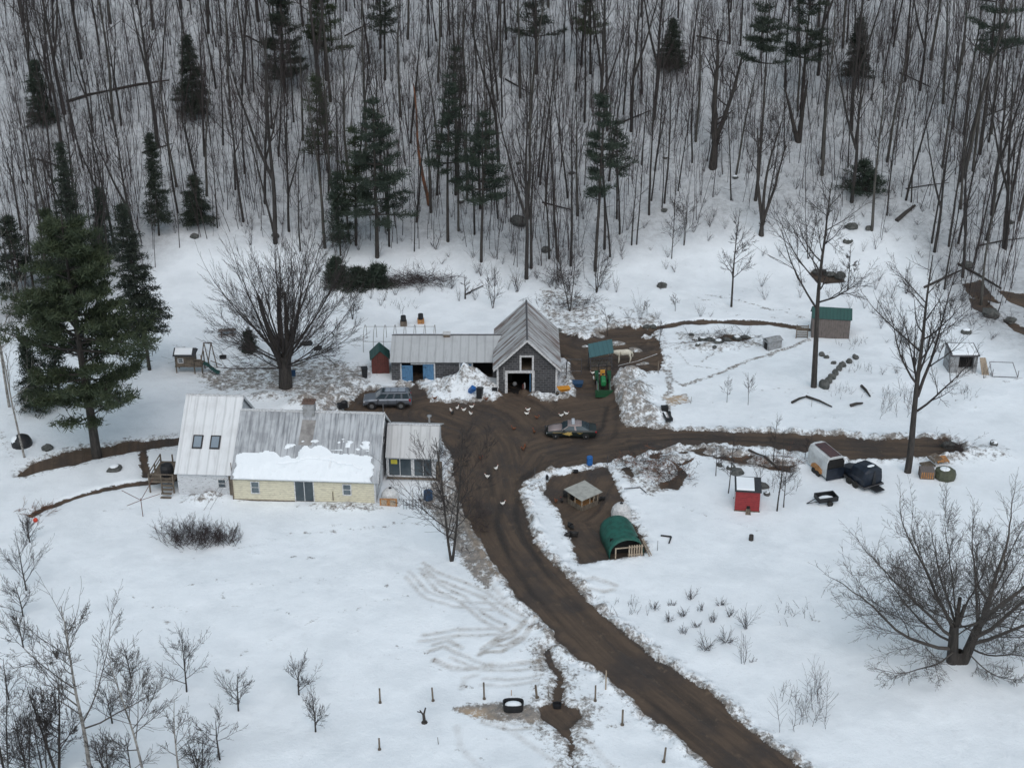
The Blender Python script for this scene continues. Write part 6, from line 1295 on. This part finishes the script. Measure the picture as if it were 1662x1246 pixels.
bheap(1545, 728, 1.2, .8, .5, 40, 'dark brush heap where the right-hand drive ends'); bheap(770, 850, .8, 1.8, .4, 60, 'brown brush beside the driveway right of the bare tree'); bheap(60, 835, .9, .5, .3, 30, 'small brown bush beside the red ball at the left', 'dead')
bheap(905, 462, 1.2, .8, 1.8, 70, 'dark twiggy thicket rising directly behind the barn ridge'); bheap(1605, 520, 2.5, 1.2, .5, 50, 'dark branches lying over the ledge at the right edge')
# ---- the great maple behind the house
def fan_tree(px, py, top, half, lab):
    T1, T2 = new(); p = at(px, py); h = ht(px, py, top)
    P = dict(seg=[3, 4, 5, 6], kids=[0, 5, 7, 8], ratio=[0, .5, .5, .45], ang=[0, 24, 26, 30], up=[.03, .04, .05, .03], wob=[.14, .12, .1, .07], sides=[3, 3, 4, 5], t0=[0, .12, .15, .15], rmin=.013, split=9, T2=T2, rf=(.22, .38))
    limb(T2, Vector((-.1, 0, -.5)), Vector((.02, 0, 1)), 4.2, .78, .62, 6, .02, 0, 12)
    limb(T2, Vector((-.35, 0, 2.5)), Vector((-.28, 0, 1)), 8.5, .42, .13, 8, .05, .03, 9); limb(T2, Vector((.3, 0, 2.5)), Vector((.02, 0, 1)), 8.5, .38, .12, 8, .04, .03, 9); limb(T2, Vector((0, .2, 3)), Vector((-.08, .2, 1)), 8, .3, .1, 8, .04, .02, 9)
    limb(T2, Vector((.35, -.1, 3)), Vector((.3, -.05, 1)), 7, .25, .09, 8, .04, .02, 8)
    for i in range(34):
        az = i*2.399; tilt = .12+1.25*((i+.5)/34)**.9; b = 2.2+R.uniform(0, 4.5)*(1-tilt/1.6); off = b*.12*tilt
        d = Vector((math.cos(az)*math.sin(tilt), math.sin(az)*math.sin(tilt)*.9, math.cos(tilt)))
        Ln = (h-b)*R.uniform(.66, .84)*(1 if tilt < .8 else .8)
        P['up'] = [.02, .03, .04, .03 if tilt < .8 else .06]
        ramify(T1, Vector((math.cos(az)*.5, math.sin(az)*.5, b)), d, Ln*.78, .12 if tilt < .9 else .085, 3 if i % 3 else 2, P)
    return treeobj('maple_tree', lab, 'tree', p, T1, T2, 'bark', 'twig')
R = random.Random(5)
fan_tree(465, 628, 345, 150, 'great bare maple with many upswept limbs behind the farmhouse')
# ---- the spreading old tree at lower right
def spread_tree(px, py, top):
    T1, T2 = new(); p = at(px, py); h = ht(px, py, top)
    P = dict(seg=[3, 4, 5, 7], kids=[0, 6, 8, 10], ratio=[0, .5, .48, .45], ang=[0, 42, 42, 42], up=[.05, .05, .05, .06], wob=[.22, .22, .22, .2], sides=[3, 3, 4, 6], t0=[0, .08, .12, .15], rmin=.011, split=9, T2=T2, rf=(.2, .42))
    limb(T2, Vector((-.35, 0, -.4)), Vector((-.05, 0, 1)), 3.8, .46, .34, 6, .03, 0, 11); limb(T2, Vector((.35, 0, -.4)), Vector((.32, .05, 1)), 4.3, .44, .3, 6, .04, 0, 11)
    limb(T2, Vector((.05, .1, -.4)), Vector((.05, .1, 1)), 1.3, .62, .4, 3, .02, 0, 11)
    limb(T2, Vector((-.5, 0, 3)), Vector((.0, 0, 1)), 2.8, .2, .15, 5, .05, 0, 8); limb(T2, Vector((-.4, 0, 3)), Vector((.12, 0, 1)), 2.2, .14, .1, 5, .05, 0, 8)
    for b, d, L_, r in (((-.6, 0, 3.6), (-.75, .1, .9), 8.5, .3), ((-.7, 0, 3.0), (-1, -.1, .5), 8.5, .24), ((-.6, -.1, 1.7), (-1, -.3, .05), 8.0, .26), ((-.6, 0, 2.4), (-.9, .5, .22), 6.5, .18), ((-.5, -.2, 1.5), (-.7, -.8, -.05), 5.5, .14),
                        ((1.6, .1, 4.4), (.1, .1, 1), 8.5, .36), ((1.7, .1, 4.4), (.55, .2, .9), 8.5, .3), ((1.3, 0, 3.0), (1, .0, .45), 8.5, .3), ((1.1, 0, 2.2), (1, -.2, .28), 8.0, .26), ((1.0, -.1, 1.8), (.6, -.8, -.1), 5, .14), ((1.5, .2, 3.8), (-.1, .7, .7), 7, .22),
                        ((-.4, .2, 4), (-.2, .6, .9), 6.5, .2), ((-.3, 0, 4.5), (.15, -.3, 1), 6, .18), ((1.5, .2, 3.4), (.5, .8, .4), 6.5, .2), ((.9, -.2, 1.2), (.4, -.7, -.3), 3.5, .1)):
        ramify(T1, Vector((b[0]*.85, b[1], b[2]*.76)), Vector(d), L_*(1.12 if d[2] < .5 else .95), r*.58, 3, P)
    for i in range(12):
        az = i*2.4; zz = R.uniform(2.2, 4.6); ramify(T1, Vector((R.choice((-.5, 1.3))+.1*math.cos(az), .2*math.sin(az), zz)), Vector((math.cos(az)*1.0, math.sin(az)*.9, R.uniform(.25, 1.3))), R.uniform(5.4, 7.8), R.uniform(.05, .085), 3, P)
    return treeobj('old_spreading_tree', 'broad old bare tree with two thick trunks and long low limbs at the lower right', 'tree', p, T1, T2, 'bark', 'twigl')
spread_tree(1553, 1074, 770)
# ---- medium open trees
def open_tree(px, py, top, lab, r=.3, lean=0, kids=14, t0=.3, spread=.9, m='bark', twigm='twig', nm='bare_tree', multi=1, lenf=.34, up=.1, rmin=.012, lev=3, ang=38, extra=(), group=None, dz=0):
    T1, T2 = new(); p = at(px, py); h = ht(px, py, top)
    P = dict(seg=[3, 4, 4, 5], kids=[0, 5, 6, 7], ratio=[0, .5, .52, .5], ang=[0, ang, ang, ang], up=[up*.6, up*.6, up*.7, up], wob=[.18, .16, .14, .1], sides=[3, 3, 4, 5], t0=[0, .15, .2, .25], rmin=rmin, split=9, T2=T2)
    for s_ in range(multi):
        a0 = 6.28*s_/multi+R.uniform(0, 1); d = Vector((lean+(.13*math.cos(a0) if multi > 1 else 0), (.13*math.sin(a0) if multi > 1 else 0), 1))
        pts, rad, _ = limb(T2, Vector((0, 0, -.4)), d, h*.97/math.sqrt(1+lean*lean), r*(1 if multi == 1 else .75), r*.1+.01, 12, .04, .03 if abs(lean) > .05 else .01, 8)
        for i in range(kids):
            t = t0+(.96-t0)*((i+R.random())/kids); f = t*12; a = min(int(f), 11); az = R.uniform(0, 6.28)
            ramify(T1, pts[a].lerp(pts[a+1], f-a), Vector((math.cos(az)*spread, math.sin(az)*spread, R.uniform(.5, 1.1))), h*lenf*R.uniform(.6, 1.2)*(1.1-.75*(t-t0)/(1-t0)), rad[a]*.5, min(lev, 2+(i % 2)) if i < kids*.7 else 1, P)
    for b, d, L_, rr_ in extra: ramify(T1, Vector(b), Vector(d), L_, rr_, 3, P)
    return treeobj(nm, lab, 'tree', p, T1, T2, m, twigm, group)
open_tree(1473, 766, 400, 'tall bare tree with a flared foot between the covered trailer and the pallet pile', r=.36, kids=13, t0=.38, lenf=.3, extra=(((.1, 0, 6.5), (.75, -.1, .55), 5.5, .13), ((.0, 0, 8), (.25, .1, 1), 9, .18), ((0, 0, 9), (-.6, .1, .7), 6, .12)))
open_tree(1321, 628, 285, 'tall leaning bare tree left of the stone row and in front of the run-in shed', r=.34, lean=-.06, kids=16, t0=.4, lenf=.27)
open_tree(1187, 498, 330, 'slim bare tree standing alone on the snow above the paddock', r=.14, kids=16, t0=.25, lenf=.2)
open_tree(1376, 470, 385, 'thin young bare tree on the snow above the run-in shed', r=.08, kids=12, t0=.2, lenf=.2)
open_tree(733, 910, 690, 'bare two-stemmed tree beside the driveway in front of the sunroom', r=.17, multi=2, kids=13, t0=.15, lenf=.4, up=.1, spread=1.2)
open_tree(1110, 398, 310, 'small bushy bare tree on the slope above the paddock, leftmost', r=.08, multi=2, kids=8, t0=.2, lenf=.35, lev=2); open_tree(572, 518, 470, 'low rounded bare shrub behind the red garden shed', r=.07, multi=3, kids=5, t0=.2, lenf=.5, lev=2)
open_tree(1312, 420, 300, 'twiggy young bare tree on the slope beside the leaning tree top', r=.09, multi=2, kids=10, t0=.2, lenf=.3, lev=2); open_tree(1090, 420, 268, 'thin bare larch-like tree left of the small bushy one on the slope', r=.07, kids=22, t0=.15, lenf=.14, lev=2, ang=55)
open_tree(968, 475, 400, 'scrubby bare tree behind the right side of the barn roof', r=.09, multi=3, kids=6, t0=.1, lenf=.35, lev=2); open_tree(925, 505, 395, 'dark scrubby tree touching the barn ridge', r=.1, multi=2, kids=9, t0=.1, lenf=.3, lev=2)
open_tree(800, 500, 430, 'low bent bare tree behind the junction of stable and barn roofs', r=.07, multi=2, kids=6, t0=.15, lenf=.35, lev=2); open_tree(755, 485, 440, 'stubby dark snag behind the stable roof', r=.12, kids=5, t0=.3, lenf=.25, lev=2)
# birches
open_tree(15, 660, 360, 'white-barked birch at the left edge beside the huge pine', r=.16, kids=12, t0=.3, lenf=.25, m='birch', twigm='birch', nm='birch_tree', lev=2); open_tree(40, 742, 470, 'second pale birch leaning at the left edge, nearer the track', r=.12, lean=-.1, kids=10, t0=.3, lenf=.25, m='birch', twigm='birch', nm='birch_tree', lev=2)
open_tree(147, 1262, 955, 'tall pale birch with a spreading fine crown in the lower left corner', r=.17, kids=16, t0=.3, lenf=.34, m='birch', twigm='twigl', nm='birch_tree'); open_tree(95, 1262, 1095, 'dark upright multi-stemmed tree in the lower left corner', r=.16, kids=14, t0=.25, lenf=.3, multi=2)
open_tree(234, 1262, 1045, 'slim pale birch right of the tall spreading birch at the bottom', r=.11, kids=14, t0=.25, lenf=.3, m='birch', twigm='twigl', nm='birch_tree'); open_tree(290, 1258, 1130, 'small pale birch cut by the bottom edge below the round orchard tree', r=.08, kids=12, t0=.2, lenf=.32, m='birch', twigm='twigl', nm='birch_tree', lev=2)
open_tree(357, 1232, 1158, 'low wide bare tree with a round crown near the bottom left', r=.09, kids=9, t0=.25, lenf=.6, spread=1.5, lev=2); open_tree(215, 1262, 1180, 'twiggy bare tree at the bottom edge between two birches', r=.07, kids=10, t0=.2, lenf=.4, lev=2)
for i, (px, py, top, lab) in enumerate(((12, 1268, 1095, 'dark twiggy bush filling the bottom left corner'), (45, 1262, 1150, 'dark bare bush just right of the corner bush'), (75, 1275, 1140, 'dense bare bush at the bottom edge left of the multi-stemmed tree'), (14, 1135, 1060, 'slender bare tree at the left edge above the corner bushes'), (175, 1270, 1190, 'low bare bush at the bottom edge beside the tall birch'), (325, 1262, 1195, 'low bare bush at the bottom edge left of the low wide tree'))):
    open_tree(px, py, top, lab, r=.08, multi=3 if i != 3 else 1, kids=9, t0=.12, lenf=.42, lev=2)
# ---- orchard
for px, py, top, sp, lab in ((303, 1122, 1020, .8, 'vase-shaped bare fruit tree, upper one of the middle orchard trees'), (387, 1153, 1085, 1.3, 'round bare fruit tree right of the vase-shaped one'), (485, 1127, 1065, 1.0, 'small bare fruit tree rightmost in the upper orchard row'), (512, 1187, 1125, .55, 'small upright fruit tree nearest the lower fence line'),
        (213, 1100, 1045, 1.1, 'wide bare fruit tree just behind the slim pale birch'), (182, 1173, 1108, 1.1, 'low bare fruit tree between the two birches'), (43, 958, 862, .8, 'bushy bare fruit tree highest at the left edge of the lawn'), (37, 1000, 935, 1.2, 'leaning bare fruit tree second down the left edge of the lawn'),
        (38, 1050, 988, .5, 'thin bare fruit tree third down the left edge of the lawn'), (49, 880, 835, .5, 'small bare sapling below the red ball at the left'), (92, 1068, 1046, .9, 'tiny bare shrub left of the tall birch crown')):
    open_tree(px, py, top, lab, r=.075, kids=15, t0=.2, lenf=.5, spread=sp, up=.13, lev=2, nm='fruit_tree', rmin=.01)
# ---- shrubs
def shrub(px, py, h, sp, n, lab, grp=None, m='twigred', nm='bare_shrub', sx=.1, sy=.1, lev=1, kid=6, cat='shrub'):
    T1 = Tubes(); P = dict(seg=[2, 3, 3], kids=[0, kid, 4], ratio=[0, .5, .55], ang=[0, 40, 35], up=[.03, .05, .05], wob=[.25, .2, .15], sides=[3, 3, 4], t0=[0, .2, .3], rmin=.009, split=9, T2=T1)
    for i in range(n):
        az = R.uniform(0, 6.28); ramify(T1, Vector((R.gauss(0, sx), R.gauss(0, sy), -.1)), Vector((math.cos(az)*sp, math.sin(az)*sp, 1)), h*R.uniform(.5, .9), .02, lev, P)
    v, f = T1.arrays(); o = meshnp(nm, v, f, m); o.location = at(px, py); return tag(o, lab, cat, grp)
shrub(315, 878, 1.8, .9, 130, 'large dense dark bush on the lawn in front of the brick wing', sx=1.3, sy=.7, lev=2, kid=5, m='twigred'); shrub(362, 880, 1.5, .8, 60, 'rounded dark bush attached to the right of the large lawn bush', sx=.7, sy=.4, lev=2, kid=5)
for px, py, h, sp, n, lab in ((1062,988,.9,.5,9,'leftmost berry bush in the snowy patch beyond the driveway'),(1089,982,.6,.9,8,'low berry bush right of the leftmost one'),(1120,972,1.0,.7,11,'berry bush highest in the patch'),(1107,1000,.9,.7,11,'berry bush in the middle of the left half of the patch'),(1088,1009,.9,.5,8,'berry bush below the low one in the patch'),(1108,1028,.8,.5,9,'berry bush lowest on the left side of the patch'),
        (1137,991,.9,.3,6,'narrow berry bush in the centre of the patch'),(1130,1018,.7,.6,8,'small berry bush below the narrow central one'),(1156,1009,1.0,.4,9,'upright berry bush right of centre in the patch'),(1169,981,.8,.9,10,'rounded berry bush at the top right of the patch'),(1186,999,.8,.6,9,'berry bush below the rounded one at the right'),
        (1144,1053,1.5,.8,14,'large V-shaped berry bush lowest in the patch'),(1178,1041,1.2,1.2,16,'wide fan-shaped berry bush right of the large V-shaped one'),(1211,1019,2.0,.3,10,'tall narrow shrub at the right end of the berry patch'),(1206,1077,2.2,.15,5,'thin upright sapling below the berry patch'),(1222,1073,.5,.6,5,'faint low tuft right of the thin sapling')):
    shrub(px, py, h, sp, n, lab, 'berry bushes in the snow')
for i in range(26):
    px = 1262+R.uniform(0, 78); py = 1125+R.uniform(0, 65); shrub(px, py, R.uniform(2, 3.4), .12, 1, 'thin upright sapling in the thicket left of the old spreading tree', 'saplings in the lower right thicket', nm='sapling', m='twigred', cat='sapling', kid=9)
for i in range(22):
    px = 1425+R.uniform(0, 60); py = 640+R.uniform(0, 45); shrub(px, py, R.uniform(1.8, 3.2), .15, 1, 'thin grey sapling in the thicket left of the tall tree trunk above the drive', 'saplings in the thicket above the drive', nm='sapling', cat='sapling', kid=9)
for i in range(18):
    px = 1225+R.uniform(0, 65); py = 770+R.uniform(0, 35); shrub(px, py, R.uniform(1.5, 3), .2, 1, 'thin sapling in the brush right behind the red coop', 'saplings behind the red coop', nm='sapling', cat='sapling', kid=9)
for a in ((1182, 800, 700, 'thin pale birch standing left behind the red coop', .06), (1261, 829, 700, 'slim dark birch right of the red coop, tallest', .08), (1272, 823, 745, 'short dark sapling tree beside the slim birch right of the coop', .06), (1162, 772, 715, 'small twiggy tree uphill of the red coop', .05), (1255, 748, 672, 'pale upright birch at the lower edge of the right-hand drive', .06), (1306, 745, 700, 'faint thin sapling tree left of the horse trailer', .04),
          (1214, 657, 598, 'thin leaning bare pole in the pasture, right one', .03), (1180, 653, 605, 'thin leaning bare pole in the pasture, left one', .03), (1096, 505, 470, 'small pale shrub tree on the snow behind the paddock', .04), (1050, 512, 480, 'tiny bare sapling behind the feeder', .03), (986, 545, 490, 'thin bent sapling on the mound behind the barn', .05), (1070, 560, 512, 'thin bare sapling on the snow island by the paddock', .04)):
    open_tree(a[0], a[1], a[2], a[3], r=a[4], kids=9, t0=.3, lenf=.28, lev=2, nm='young_tree', twigm='twig' if a[4] > .05 else 'twigred', rmin=.009)
for a in ((1385, 560, 'dry pale weeds right of the run-in shed'), (1400, 600, 'dry weeds on the snow right of the stone row'), (1370, 640, 'dry brown weeds below the stone row'), (1560, 640, 'dry weeds below the open shelter'), (1475, 560, 'dry weeds on the slope left of the open shelter'), (1290, 1000, 'faint dry weeds on the snow left of the old tree'), (650, 500, 'dry weeds on the slope left of the two barrels'), (1020, 990, 'dead grass tuft at the inner bend of the driveway')):
    shrub(a[0], a[1], 1.0, .5, 16, a[2], nm='weed_clump', sx=.9, sy=.8, kid=3, cat='weeds')
for t in FP:
    for c in list(t.children): bpy.data.objects.remove(c)
    bpy.data.objects.remove(t)

# keep the farmhouse wings' parts directly under the farmhouse, and nothing deeper than a sub-part
for e in (lw, sr):
    for c in list(e.children): c.location = tuple(Vector(c.location)+Vector(e.location)); c.parent = fh
    bpy.data.objects.remove(e)
def depth(o):
    n = 0
    while o.parent: o = o.parent; n += 1
    return n
for o in list(C.objects):
    while depth(o) > 2: o.location = tuple(Vector(o.location)+Vector(o.parent.location)); o.parent = o.parent.parent
